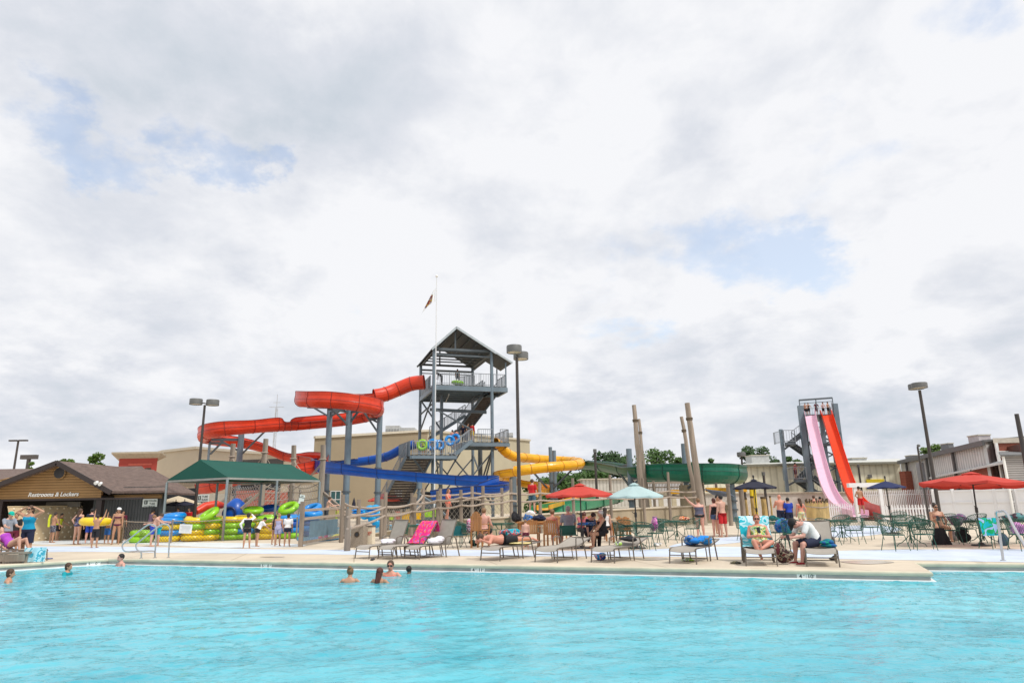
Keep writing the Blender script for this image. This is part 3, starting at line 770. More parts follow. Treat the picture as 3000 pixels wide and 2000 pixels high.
for (x0, y0, x1, y1, Y, lb) in ((2789, 1298, 2801, 1314, 62, 'small dark grey rooftop box on the corrugated building'), (2880, 1273, 2912, 1292, 50, 'large pale rooftop unit on the corrugated building'), (2678, 1333, 2697, 1346, 74, 'dark flat rooftop unit at the far end of the corrugated building')):
    a = at(x0, y1, Y); c = at(x1, y0, Y)
    u = thing('rooftop_unit', lb, 'rooftop unit', ((a.x + c.x) / 2, Y + 1, a.z - .5), 0, 'units on the corrugated roof')
    mb = MB(); mb.box((0, 0, (c.z - a.z + .5) / 2), (c.x - a.x, 1.2, c.z - a.z + .5)); mb.build('housing', mat('unit_dark', (.2, .2, .21), .5) if x0 != 2880 else mat('unit_pinkish', (.55, .5, .5), .5), u, smooth=False)
    mb = MB(); mb.box((0, 0, c.z - a.z + .54), ((c.x - a.x) * 1.1, 1.3, .08)); mb.build('lid', M_cap, u, smooth=False)
# brick end block and grey sided shed
t = thing('brick_block', 'brick end building with cream parapet at the right edge', 'building', (42, 46, 0))
a, b = at(2931, 1400, 45), at(3200, 1400, 45); z1, z2, z3 = at(2960, 1297, 45).z, at(2960, 1320, 45).z, at(2960, 1336, 45).z
mb = raybox(MB(), a.x, b.x, 45, 6, 0, z1); mb.build('wall', M_brick, t, smooth=False, world=True)
mb = raybox(MB(), a.x, b.x, 45, 6, z1 + .002, z1 + .33, .1); mb.build('parapet', mat('parapet_cream', (.55, .5, .42), .7), t, smooth=False, world=True)
mb = MB(); mb.box(((a.x + b.x) / 2, 44.95, (z2 + z3) / 2), (b.x - a.x, .1, z2 - z3)); mb.build('white_band', M_let, t, smooth=False, world=True)
mb = MB(); mb.box((a.x + .06, 44.9, z1 / 2), (.16, .12, z1)); mb.build('corner_trim', M_let, t, smooth=False, world=True)
t = thing('grey_shed', 'grey horizontally sided shed with white corner trim at the right edge', 'shed', (38, 40, 0))
a, b = at(2950, 1420, 40), at(3250, 1420, 40); z1 = at(2950, 1334, 40).z
mb = raybox(MB(), a.x, b.x, 40, 4, 0, z1); mb.build('wall', wavemat('grey_lap_siding', (.17, .16, .155), (.36, .34, .33), 2.4, 'Z', .6, .6, (.05, .35)), t, smooth=False, world=True)
mb = MB(); mb.box((a.x + .05, 39.95, z1 / 2), (.1, .12, z1)); mb.build('corner_trim', M_let, t, smooth=False, world=True)
mb = MB(); mb.poly([Vector((a.x - .2, 39.8, z1 + .05)), Vector((b.x, 39.8, z1 + .05)), Vector((b.x * 1.1, 44.2, z1 + .5)), Vector((a.x * 1.1, 44.2, z1 + .5))], .1, Vector((0, 0, 1))); mb.build('roof', mat('roof_dark', (.13,) * 3), t, smooth=False, world=True)

# ------------------------------------------------------------------ fences at the right
M_vinyl = mat('white_vinyl', (.83, .83, .84), .4, var=.04, vscale=1)
t = thing('privacy_fence', 'long solid white vinyl privacy fence behind the red umbrella', 'fence', (25, 42, 0))
FA, FB = at(2742, 1500, 43), at(3350, 1500, 36)
zf = at(2742, 1436, 43).z
nseg = 9
for i in range(nseg):
    a = FA.lerp(FB, i / nseg); b = FA.lerp(FB, (i + 1) / nseg)
    mb = MB(); nv = Vector((-(b - a).y, (b - a).x, 0)).normalized(); d = (b - a).normalized()
    mb.poly([P3(a, .06) + d * .08, P3(b, .06) - d * .08, P3(b, zf) - d * .08, P3(a, zf) + d * .08], .05, -nv); mb.build('panel', M_vinyl, t, smooth=False, world=True)
    for zz in (.12, 1.15, zf - .05): mb = MB(); mb.beam(P3(a, zz) + d * .08 - nv * .04, P3(b, zz) - d * .08 - nv * .04, .05, .09); mb.build('rail', M_vinyl, t, smooth=False, world=True)
for i in range(nseg + 1):
    a = FA.lerp(FB, i / nseg); mb = MB(); mb.box(P3(a, zf / 2 + .04), (.14, .14, zf + .1)); mb.build('post', M_vinyl, t, smooth=False, world=True)

def picket(name, label, p, q, h, gap=.16, wdt=.075, parent_cat='fence', m=M_vinyl, rails=(.25, .85)):
    p = P3(p, 0); q = P3(q, 0)
    f = thing(name, label, parent_cat, tuple(p)); L = (q - p).length; d = (q - p) / L; n_ = int(L / gap)
    mb = MB()
    for i in range(n_ + 1):
        c = p + d * (i * gap); mb.box(c + Vector((0, 0, h / 2 + .04)), (wdt, .025, h), math.atan2(d.y, d.x))
        mb.poly([c + d * (-wdt / 2) + Vector((0, 0, h + .04)), c + d * (wdt / 2) + Vector((0, 0, h + .04)), c + Vector((0, 0, h + .11))], .02, Vector((-d.y, d.x, 0)))
    mb.build('pickets', m, f, smooth=False, world=True)
    nv = Vector((-d.y, d.x, 0))
    for r_ in rails: mb = MB(); mb.beam(p + Vector((0, 0, h * r_)) + nv * .035, q + Vector((0, 0, h * r_)) + nv * .035, .035, .08); mb.build('rail', m, f, smooth=False, world=True)
    return f
picket('picket_fence', 'white picket fence in front of the pink speed slide run-out', at(2432, 1500, 50), at(2530, 1500, 50), at(2440, 1478, 50).z)
picket('picket_fence', 'white picket fence between the slide exit and the tall lamp posts', at(2590, 1500, 43), at(2745, 1500, 42), at(2650, 1482, 42.5).z)
picket('picket_fence', 'taller white picket fence far behind the navy umbrella', at(2505, 1500, 60), at(2760, 1500, 60), at(2650, 1437, 60).z)

# ------------------------------------------------------------------ trees
M_leaf = [mat('leaves_mid', (.06, .13, .022), .6, var=.35, vscale=1.2, trans=.25), mat('leaves_bright', (.11, .19, .03), .6, var=.3, vscale=1.2, trans=.3), mat('leaves_dark', (.035, .085, .02), .65, var=.35, vscale=1.0, trans=.2)]
M_bark = mat('bark', (.10, .08, .06), .9)
def tree(label, px, py_top, wpx, Y, mi=0, dens=1.0, seed=0, low=None, cat='tree', name='tree', group='trees beyond the park'):
    r_ = random.Random(seed)
    base = P3(at(px, 1480, Y), 0); top = at(px, py_top, Y).z; Wd = wpx / FPX * Y
    t = thing(name, label, cat, tuple(base), 0, group)
    zc0 = low if low is not None else top * .30; Wd *= 1.22
    mb = MB(); mb.tube([(0, 0, 0), (.1, 0, top * .3), (0, .1, top * .6)], [top * .035, top * .026, top * .012], 7)
    blobs = []
    for i in range(int(15 * dens) + 6):
        a = r_.uniform(0, 6.28); rr = math.sqrt(r_.random()) * .40 * Wd; z = r_.uniform(zc0, top)
        f = 1 - abs((z - (zc0 + top) / 2) / (top - zc0)) ** 2 * 1.6
        c = Vector((rr * f * math.cos(a), rr * f * math.sin(a), z - (top - zc0) * .08)); br = r_.uniform(.12, .23) * Wd
        if c.z + br * .75 > top: c.z = top - br * .75
        blobs.append((c, br)); mb.tube([(0, .1, top * .45), c * .6 + Vector((0, 0, top * .15)), c], [top * .012, top * .007, .03], 4)
    mb.build('trunk', M_bark, t)
    ls = max(.22, Y * .0044)
    vs = []; fs = []
    for c, br in blobs:
        for k in range(int(150 * dens)):
            v = Vector((r_.gauss(0, 1), r_.gauss(0, 1), r_.gauss(0, 1))).normalized() * br * r_.uniform(.5, 1.08); v.z *= .78
            p = c + v; s_ = ls * r_.uniform(.6, 1.3)
            u = Vector((r_.gauss(0, 1), r_.gauss(0, 1), r_.gauss(0, .6))).normalized(); q = u.orthogonal().normalized()
            o = len(vs); vs += [p - u * s_ * .5, p + q * s_ * .35, p + u * s_ * .5, p - q * s_ * .35]; fs.append((o, o + 1, o + 2, o + 3))
    me = bpy.data.meshes.new('crown'); me.from_pydata([tuple(v) for v in vs], [], fs); me.materials.append(M_leaf[mi])
    o = bpy.data.objects.new('crown', me); COL.objects.link(o); o.parent = t
    return t
tree('small bright green treetop just above the gable peak of the locker roof', 178, 1332, 44, 70, 1, .8, 1)
tree('rounded bright green tree above the locker wing roof', 264, 1320, 68, 75, 1, .9, 2)
tree('faint low tree at the far left above the brown roof', 72, 1347, 26, 90, 1, .5, 3)
tree('broad dark tree behind the green slide, just right of the yellow slide bend', 1778, 1322, 105, 105, 2, 1.2, 4)
tree('low green tree behind the first pair of leaning timber poles', 1838, 1332, 70, 108, 0, 1.0, 44)
tree('wide feathery tree between the two pairs of leaning timber poles', 1928, 1313, 125, 100, 0, 1.2, 5)
tree('small tree right of the right pair of leaning timber poles', 2052, 1342, 42, 110, 0, .7, 6)
tree('small spindly tree above the right bend of the green slide', 2092, 1338, 46, 105, 0, .7, 7)
tree('large rounded dark tree behind the wide pale rooftop unit', 2236, 1306, 112, 95, 2, 1.3, 8)
tree('bushy tree seen through the left legs of the speed slide tower', 2335, 1334, 62, 95, 0, 1.0, 9)
tree('low wide tree above the warehouse roof right of the red speed slide', 2540, 1337, 72, 105, 2, .9, 10)
tree('bright yellow green tree behind the corrugated building and tall lamp posts', 2755, 1299, 66, 85, 1, 1.0, 11)
for i, (px, pt, wd, lb) in enumerate(((1712, 1345, 60, 'low hazy tree just right of the yellow slide columns'), (1876, 1335, 60, 'low tree seen right behind the left pair of timber poles'), (1990, 1338, 70, 'low tree to the left of the right pair of timber poles'), (2290, 1345, 50, 'small tree between the rooftop unit and the speed slide tower'), (2600, 1346, 60, 'low far tree above the roof behind the navy umbrella'), (150, 1344, 30, 'tiny far treetop left of the gable peak'))):
    tree(lb, px, pt, wd, 112, (0, 2)[i % 2], .9, 60 + i)
for i, (px, pt, wd) in enumerate(((1590, 1398, 110), (1660, 1385, 120), (1735, 1378, 110))):
    tree(('leftmost', 'middle', 'rightmost')[i] + ' of the three dense green bushes beneath the yellow slide', px, pt, wd, 88, 0, 1.3, 20 + i, low=.3, cat='bush', name='bush', group='bushes beneath the yellow slide')
t = thing('pale_trailer', 'long pale ribbed trailer shed seen below the green slide', 'shed', (at(1790, 1480, 78).x, 78, 0))
mb = MB(); a, b = at(1705, 1405, 78), at(2060, 1402, 78); mb.box(((a.x + b.x) / 2, 80, a.z / 2), (b.x - a.x, 4, a.z)); mb.build('wall', wavemat('trailer_ribs', (.46, .44, .38), (.62, .6, .54), .8, 'X', .5, .4, (.1, .3)), t, smooth=False, world=True)
mb = MB(); mb.box(((a.x + b.x) / 2, 80, a.z + .06), (b.x - a.x + .4, 4.4, .12)); mb.build('roof', M_cap, t, smooth=False, world=True)

# ------------------------------------------------------------------ lamp posts
M_lpost = mat('lamp_post_bronze', (.055, .045, .04), .5, var=.1)
M_lhead = mat('lamp_head_grey', (.13, .13, .125), .5, var=.1)
M_lens = mat('lamp_lens', (.6, .55, .42), .2, var=0)
def lamp(label, px, py_head, Y, heads, r_=.36, hh=.34, name='lamp_post', pr=.085):
    b0 = P3(at(px, py_head, Y), 0); H = at(px, py_head, Y).z
    t = thing(name, label, 'lamp post', tuple(b0), 0, 'lamp posts around the park')
    mb = MB(); mb.cyl((0, 0, .25), (0, 0, H), pr * 1.1, pr * .8, 10); mb.build('pole', M_lpost, t)
    mb = MB(); mb.cyl((0, 0, 0), (0, 0, .3), pr * 2.6, pr * 2.4, 12); mb.build('base', M_lpost, t)
    for dx, dy, dz in heads:
        c = Vector((dx, dy, H + dz))
        mb = MB(); mb.lathe([(0, hh), (r_ * .95, hh), (r_, hh * .9), (r_, 0), (r_ * .93, 0), (r_ * .9, hh * .2), (0, hh * .2)], c, 20); h = mb.build('lamp_head', M_lhead, t)
        mb = MB(); mb.cyl(c + Vector((0, 0, .02)), c + Vector((0, 0, .05)), r_ * .88, n=18); mb.build('lens', M_lens, h)
        mb = MB(); mb.cyl((0, 0, H + dz * .5 + .1), c + Vector((0, 0, .15)), .035, n=6); mb.build('arm', M_lpost, t)
    return t
lamp('tall bronze lamp post with two drum heads standing right of the slide tower', 1514, 1046, 31, [(-.12, -.42, 0.12), (.20, .42, -.02)])
lamp('tall bronze lamp post with two drum heads left of the red slide', 600, 1186, 40, [(-.5, -.1, .02), (.42, .1, -.02)], .37, .34)
lamp('tall dark lamp post with two drum heads left of the red umbrella at right', 2694, 1143, 33, [(-.16, -.30, .06), (.10, .40, .12)], .36, .26)
lamp('near lamp post cut off by the right edge of the picture', 2978, 1212, 21, [], .36, .3, pr=.075)
lamp('slim lamp post with one small head in front of the cream warehouse', 2172, 1336, 58, [(0, 0, 0)], .36, .34, pr=.10)
t = thing('camera_pole', 'short dark pole with a small camera left of the tall lamp post', 'pole', tuple(P3(at(2690, 1320, 36), 0)))
H = at(2690, 1308, 36).z
mb = MB(); mb.cyl((0, 0, 0), (0, 0, H), .055, .05, 8); mb.build('pole', M_lpost, t)
mb = MB(); mb.ell((0, -.10, H + .05), (.09, .09, .08)); mb.build('camera_dome', M_lhead, t)
for (px, pt, Y, lb) in ((2515, 1368, 68, 'thin dark pole in front of the yellow panel on the warehouse'), (2237, 1392, 50, 'thin dark pole rising behind the black umbrella'), (1743, 1325, 50, 'thin dark pole beside the yellow slide bend'), (706, 0, 0, '')):
    if not Y: continue
    t = thing('pole', lb, 'pole', tuple(P3(at(px, pt, Y), 0))); H = at(px, pt, Y).z
    mb = MB(); mb.cyl((0, 0, 0), (0, 0, H), .10, .09, 8); mb.build('shaft', M_lpost, t); mb = MB(); mb.cyl((0, 0, H), (0, 0, H + .25), .13, .13, 8); mb.build('cap', M_lhead, t)
t = thing('street_lamp', 'far street lamp with T-shaped double head beyond the brown roof', 'street lamp', tuple(P3(at(54, 1290, 95), 0))); H = at(54, 1290, 95).z
mb = MB(); mb.cyl((0, 0, 0), (0, 0, H), .18, .13, 8); mb.build('pole', M_lpost, t)
for s_ in (-1, 1): mb = MB(); mb.box((s_ * .7, 0, H), (1.1, .45, .2)); mb.build('lamp_head', M_lpost, t, smooth=False)
t = thing('pylon_sign', 'dark T-shaped pylon sign far beyond the brown roof', 'sign', tuple(P3(at(86, 1337, 110), 0))); H = at(86, 1340, 110).z
mb = MB(); mb.cyl((0, 0, 0), (0, 0, H), .3, n=8); mb.build('pole', M_lpost, t)
mb = MB(); mb.box((0, 0, H + .1), (2.6, .6, .7)); mb.build('sign_box', mat('pylon_dark', (.09, .08, .075), .6), t, smooth=False)
# lattice mast
t = thing('radio_mast', 'thin pale lattice radio mast far behind the red slide', 'mast', tuple(P3(at(802, 1320, 190), 0))); H = at(807, 1155, 190).z; H0 = at(805, 1195, 190).z
M_mast = mat('mast_grey', (.42, .43, .45), .6)
mb = MB()
for k in range(3):
    a = k * 2.09; c = Vector((.55 * math.cos(a), .55 * math.sin(a), 0)); mb.cyl(c, c * .6 + Vector((0, 0, H0)), .09, n=5)
zz = 0; k = 0
while zz < H0 - 1:
    f = lambda z, a: Vector((.55 * math.cos(a), .55 * math.sin(a), 0)) * (1 - .4 * z / H0) + Vector((0, 0, z))
    mb.cyl(f(zz, 2.09 * (k % 3)), f(zz + 1.2, 2.09 * ((k + 1) % 3)), .05, n=4); zz += 1.2; k += 1
mb.cyl((0, 0, H0), (0, 0, H), .08, n=5); mb.build('lattice', M_mast, t)
mb = MB(); mb.box((0, 0, H0 + .3), (4.2, .12, .12)); mb.box((0, 0, H0 + 1.6), (2, .12, .12)); mb.build('antenna_arms', M_mast, t, smooth=False)
# ------------------------------------------------------------------ central slide tower
M_steel = mat('painted_steel_blue_grey', (.155, .205, .245), .45, var=.12, vscale=1.0)
M_steeld = mat('painted_steel_dark', (.085, .105, .12), .5, var=.15, vscale=1.0)
M_under = wavemat('deck_underside', (.05, .055, .055), (.14, .15, .15), .8, 'X', .6, .4, (.3, .6))
M_tread = mat('brown_treads', (.13, .105, .09), .8, var=.2)
M_rail = mat('galvanised_rail', (.33, .36, .39), .4, metal=.3, var=.1)
M_corr = wavemat('corrugated_roof', (.03, .034, .038), (.085, .095, .10), 1.1, 'Y', .5, .6, (.2, .5))
F1 = at(1268, 1450, 60); F1.z = 0
TU = Vector((.972, .235, 0)).normalized(); TV = Vector((-.30, .954, 0)).normalized()
TU = Vector((TV.y, -TV.x, 0))
WID = 5.45; DEP = 7.4
def T(u, v, z): return F1 + TU * u + TV * v + Vector((0, 0, z))
tw = thing('slide_tower', 'tall blue-grey steel slide tower with gabled roof and switchback stairs', 'slide tower', tuple(F1))
def zpx(px, py, Y=60): return at(px, py, Y).z
zTop = zpx(1268, 1125); zEave = zpx(1268, 1018); zAp = zpx(1329, 960, 60.6)
zMid = zpx(1438, 1295, 61.3); zLow = zpx(1268, 1333, 59)
cols = [(0, 0, .18), (WID, 0, .15), (0, DEP, .15), (WID, DEP, .15)]
for (u, v, r_) in cols:
    mb = MB(); mb.cyl(T(u, v, 0), T(u, v, zEave), r_, n=14); mb.build('column', M_steel, tw, world=True)
mb = MB(); mb.cyl(T(1.35, 3.2, 0), T(1.35, 3.2, zpx(1293, 1150, 62)), .16, n=12); mb.build('column', M_steel, tw, world=True)
mb = MB(); mb.cyl(T(WID + .1, DEP - 2.6, 0), T(WID + .1, DEP - 2.6, zMid - .3), .22, n=12); mb.build('column', M_steeld, tw, world=True)
def deck(u0, u1, v0, v1, z, name='deck', bh=.42):
    mb = MB(); c = T((u0 + u1) / 2, (v0 + v1) / 2, z - .04)
    rz = math.atan2(TU.y, TU.x)
    mb.box(c, (u1 - u0, v1 - v0, .07), rz); d_ = mb.build(name, M_under, tw, smooth=False, world=True)
    mb = MB()
    for a, b in (((u0, v0), (u1, v0)), ((u1, v0), (u1, v1)), ((u1, v1), (u0, v1)), ((u0, v1), (u0, v0))):
        mb.beam(T(*a, z - bh / 2 - .09), T(*b, z - bh / 2 - .09), .2, bh)
    n_ = max(2, int((v1 - v0) / 1.2))
    for i in range(1, n_): mb.beam(T(u0, v0 + (v1 - v0) * i / n_, z - .22), T(u1, v0 + (v1 - v0) * i / n_, z - .22), .1, .24)
    mb.build('beams', M_steel, tw, smooth=False, world=True)
def railing(pts, h=1.15, parent=None, m=M_rail, gap=.16, rad=.022):
    mb = MB()
    for i in range(len(pts) - 1):
        a, b = Vector(pts[i]), Vector(pts[i + 1]); L = (b - a).length; n_ = max(1, int(L / gap))
        up = Vector((0, 0, 1))
        mb.cyl(a + up * h, b + up * h, rad * 1.6, n=5); mb.cyl(a + up * .12, b + up * .12, rad * 1.3, n=5)
        for k in range(n_ + 1):
            p = a.lerp(b, k / n_); big = (k % 9 == 0) or k == n_
            mb.cyl(p, p + up * h, rad * (1.9 if big else .75), n=4, caps=False)
    return mb.build('railing', m, parent or tw, world=True)
deck(0, WID, 0, DEP, zTop)
deck(WID + .0, WID + 1.45, 0, 3.1, zTop, 'landing')
railing([T(0, 0, zTop), T(WID, 0, zTop), T(WID + 1.4, 0, zTop), T(WID + 1.4, 3.1, zTop)])
railing([T(0, 1.9, zTop), T(0, DEP, zTop), T(WID, DEP, zTop), T(WID, 3.3, zTop)])
railing([T(2.8, 2, zTop), T(WID - .3, 5.5, zTop + .9)])
for (u, v) in ((WID + 1.4, .05), (WID + 1.4, 3.1)):
    mb = MB(); mb.beam(T(u, v, zTop), T(u, v, zEave - (1.1 if v < 4 else 0)), .13, .13); mb.build('post', M_steel, tw, smooth=False, world=True)
# roof: gable, ridge running front to back, plus the lower skirt over the landing
um = WID * .36
def slope(a, b, c, d):
    mb = MB(); mb.poly([a, b, c, d], .09, Vector((0, 0, 1))); return mb.build('roof', M_corr, tw, smooth=False, world=True)
zE_ = zEave - .25
slope(T(um, -.5, zAp), T(WID + .35, -.5, zE_), T(WID + .35, DEP + .3, zE_), T(um, DEP + .3, zAp))
slope(T(um, -.5, zAp), T(-.35, -.5, zE_ + .05), T(-.35, DEP + .3, zE_ + .05), T(um, DEP + .3, zAp))
sl = (zAp - zE_) / (WID + .35 - um)
slope(T(WID + .36, -.5, zE_ - .01), T(WID + 1.9, -.5, zE_ - 1.5 * sl), T(WID + 1.9, 3.5, zE_ - 1.5 * sl), T(WID + .36, 3.5, zE_ - .01))
MF = mat('fascia_pale', (.42, .47, .5), .4)
for v in (-.5, DEP + .3):
    mb = MB(); mb.beam(T(um, v, zAp - .1), T(WID + .35, v, zE_ - .1), .08, .2); mb.beam(T(um, v, zAp - .1), T(-.35, v, zE_ - .05), .08, .2); mb.build('fascia', MF, tw, smooth=False, world=True)
mb = MB(); mb.beam(T(WID + .35, -.52, zE_ - .08), T(WID + 1.9, -.52, zE_ - .08 - 1.5 * sl), .08, .16)
mb.build('fascia', mat('fascia_pale', (.42, .47, .5), .4), tw, smooth=False, world=True)
mb = MB()
for v in (0, DEP):
    mb.beam(T(0, v, zEave - .1), T(WID, v, zEave - .1), .16, .2); mb.beam(T(0, v, zEave - .65), T(WID, v, zEave - .65), .12, .16)
    mb.beam(T(um, v, zEave), T(um, v, zAp - .15), .14, .14)
for u in (0, WID): mb.beam(T(u, 0, zEave - .15), T(u, DEP, zEave - .15), .16, .2)
for k in range(1, 6): mb.beam(T(0, DEP * k / 6, zEave + .02), T(WID, DEP * k / 6, zEave + .02), .07, .12)
for k in range(4): mb.beam(T(.1, DEP, zEave - 1.0 - k * .33), T(WID - .1, DEP, zEave - 1.0 - k * .33), .05, .09) if k < 1 else None
for k in range(1, 5):
    f = k / 5; mb.beam(T(um + (WID - um) * f, 0, zAp - (zAp - zE_) * f - .14), T(um + (WID - um) * f, DEP, zAp - (zAp - zE_) * f - .14), .08, .1)
    mb.beam(T(um - um * f, 0, zAp - (zAp - zE_) * f - .14), T(um - um * f, DEP, zAp - (zAp - zE_) * f - .14), .08, .1)
mb.build('roof_frame', M_steeld, tw, smooth=False, world=True)
# middle and low platforms
deck(2.6, WID + 1.4, -.6, 3.6, zMid, 'deck', .30)
railing([T(WID - 1.5, -.6, zMid), T(WID - .1, -.6, zMid)]); railing([T(WID + 1.35, -.6, zMid), T(WID + 1.35, 3.6, zMid), T(2.6, 3.6, zMid)])
railing([T(WID + .6, -.6, zMid), T(WID + 1.35, -.6, zMid)])
deck(-2.2, 1.7, -1.6, .9, zLow, 'deck', .25)
railing([T(-2.1, -1.6, zLow), T(1.6, -1.6, zLow)]); railing([T(-2.1, .9, zLow), T(-.4, .9, zLow)])
def stairs(a, b, wid, wdir, n_, rails=True, name='stair_flight'):
    """a low end, b high end (centre line); wdir = sideways"""
    a = Vector(a); b = Vector(b); w2 = Vector(wdir).normalized() * wid / 2; run = b - a
    st = thing_part(name)
    mb = MB()
    for s_ in (-1, 1): mb.beam(a + w2 * s_, b + w2 * s_, .07, .30)
    mb.build('stringer', M_steel, st, smooth=False, world=True)
    mb = MB(); hd = Vector((run.x, run.y, 0)).normalized(); tz = math.atan2(w2.y, w2.x)
    for i in range(n_ + 1):
        c = a + run * (i / n_); mb.box(c, (wid, .27, .05), tz); mb.box(c + Vector((0, 0, -.09)) - hd * .12, (wid, .02, .15), tz)
    mb.build('treads', M_tread, st, smooth=False, world=True)
    if rails:
        for s_ in (-1, 1): railing([a + w2 * s_, b + w2 * s_], 1.1, st)
    return st
def thing_part(name):
    o = bpy.data.objects.new(name, None); COL.objects.link(o); o.parent = tw; return o
# top flight: rises towards the viewer up to the landing at the right
zQ = zpx(1412, 1253, 66)
stairs(T(WID - 1.15, 6.6, zQ), T(WID + .75, 2.9, zTop - .15), 1.25, TU, 22)
deck(WID - 2.0, WID - .1, 6.4, 7.4, zQ, 'landing', .3)
# flight at the back rising to the right (seen as a diagonal rail)
stairs(T(.7, 5.2, zpx(1300, 1280, 65)), T(4.0, 5.2, zpx(1375, 1215, 65)), 1.1, TV, 14)
# short flight from the low deck to the middle deck
stairs(T(1.6, -.9, zLow), T(3.2, -.9, zMid), 1.2, TV, 8)
# lowest flight comes down at the left, low end far
stairs(T(-3.6, 3.2, .3), T(-1.4, -1.0, zLow - .1), 2.3, TU, 24)
mb = MB(); mb.poly([T(-3.0, .5, zLow - .2), T(-2.3, -1.4, zLow - .1), T(-2.3, -1.4, zLow + 1.2), T(-3.0, .5, zLow + 1.0)], .05); mb.build('side_panel', M_steel, tw, smooth=False, world=True)
# braces
mb = MB()
def brace(a, b, w_=.12): mb.beam(a, b, w_, w_)
zB1, zB2 = 1.5, zMid - .9
brace(T(0, DEP, zpx(1231, 1170, 67)), T(1.35, 3.2, zpx(1293, 1255, 62))); brace(T(0, 0, zpx(1268, 1195)), T(WID - 1.9, 0, zpx(1375, 1255)))
brace(T(0, 0, zpx(1268, 1150)), T(0, DEP, zpx(1231, 1265, 67))); brace(T(0, DEP, zpx(1231, 1215, 67)), T(1.35, 3.2, zpx(1293, 1150, 62)))
mb.beam(T(0, 2, zpx(1280, 1190)), T(WID, 2, zpx(1430, 1192)), .22, .28)
for v in (0.2, DEP):
    brace(T(1.4, v, zB2), T(WID, v, zB1)); brace(T(1.4, v, zB1), T(WID, v, zB2)); brace(T(0, v, zB1 + .5), T(2.6, v, zB2 + .2))
brace(T(WID, 0, zMid - .5), T(WID, DEP, 1)); brace(T(WID, DEP, zMid - .5), T(WID, 0, 1)); brace(T(WID, -.4, zMid - .5), T(WID + .1, DEP - 2.6, 2))
brace(T(0, -1.4, zLow - .3), T(1.3, 3, 2.2)); brace(T(-2, -1.4, zLow - .3), T(0, 0, 3.2))
mb.box(T(3.3, .2, (zB1 + zB2) / 2), (.8, .1, .5)); mb.build('braces', M_steeld, tw, smooth=False, world=True)
mb = MB(); mb.beam(T(2.6, DEP, zTop - .5), T(1.5, .5, zTop - .8), .05, .12); mb.build('gantry_rod', mat('rod_pale', (.5, .5, .46), .5), tw, smooth=False, world=True)
t = thing('equipment_stack', 'dark blue-grey pump and pipe equipment standing under the tower stairs', 'equipment', tuple(T(1, 1, 0)))
mb = MB(); mb.box(T(-.6, .5, 1.1), (1.9, 1.5, 2.0), .3); mb.build('cabinet', M_steeld, t, smooth=False, world=True)
mb = MB(); mb.tube([T(-1.5, -.6, 2.6), T(0, -.6, 1.6), T(1.4, -.6, .3)], .1); mb.tube([T(-1.6, -.7, .2), T(-1.2, -.7, 3.4)], .09); mb.cyl(T(-1.3, -.6, 2.9), T(-1.3, -.6, 3.5), .25); mb.build('pipe', M_steel, t, world=True)
t = thing('tank', 'dark timber-clad plant room low in front of the stair foot', 'shed', tuple(T(2.6, 1.5, 0)))
mb = MB(); mb.box(T(2.6, 4.5, 1.3), (5.4, 3, 2.6), .24); mb.build('wall', mat('plant_room_dark', (.035, .033, .032), .8), t, smooth=False, world=True)
mb = MB(); mb.box(T(2.6, 4.5, 2.66), (5.8, 3.4, .12), .24); mb.build('roof', M_steeld, t, smooth=False, world=True)

# flag pole and flag
fp = at(1273, 1400, 55); fp.z = 0
t = thing('flagpole', 'tall thin white flagpole rising in front of the slide tower roof', 'flagpole', tuple(fp)); H = at(1273.5, 812, 55).z
mb = MB(); mb.cyl((0, 0, 0), (0, 0, H), .055, .035, 10); mb.build('pole', mat('flagpole_white', (.72, .73, .74), .35, var=.03), t)
mb = MB(); mb.ell((0, 0, H + .1), (.12, .12, .12)); mb.build('finial', M_let, t)
M_flag = mat('flag_white', (.80, .82, .85), .8, var=.03)
z1, z2 = H - 1.0, H - 3.6
mb = MB(); vs = []; cols_, rows_ = 9, 10
for i in range(rows_):
    for j in range(cols_):
        f = j / (cols_ - 1); g_ = i / (rows_ - 1)
        x = -.10 - f * (.35 + 1.15 * (g_ * .7 + .3) * 1.1) * .75; z = z1 + (z2 - z1) * (g_ * .45) - f * f * 1.0 * (.4 + g_ * .3) - f * .55
        vs.append(Vector((x, .10 * math.sin(f * 9 + g_ * 3) * f + .05 * math.sin(f * 19), z)))
fs = [(i * cols_ + j, i * cols_ + j + 1, (i + 1) * cols_ + j + 1, (i + 1) * cols_ + j) for i in range(rows_ - 1) for j in range(cols_ - 1)]
fl = thing('flag', 'limp white flag with a small multicoloured emblem hanging from the flagpole', 'flag', tuple(fp))
mb.add(vs, fs); mb.build('cloth', M_flag, fl)
M_emb = blotch('flag_emblem', [(.03, .03, .06), (.35, .03, .05), (.5, .4, .05), (.04, .08, .25), (.45, .1, .3)], 5)
es = [(i, j) for i in range(2, 8) for j in range(2, 7) if (i + j) not in (4, 13)]
mb = MB()
for side in (-.02, .02):
    for (i, j) in es: mb.add([vs[i * cols_ + j] + Vector((0, side, 0)), vs[i * cols_ + j + 1] + Vector((0, side, 0)), vs[(i + 1) * cols_ + j + 1] + Vector((0, side, 0)), vs[(i + 1) * cols_ + j] + Vector((0, side, 0))], [(0, 1, 2, 3)])
mb.build('emblem', M_emb, fl)

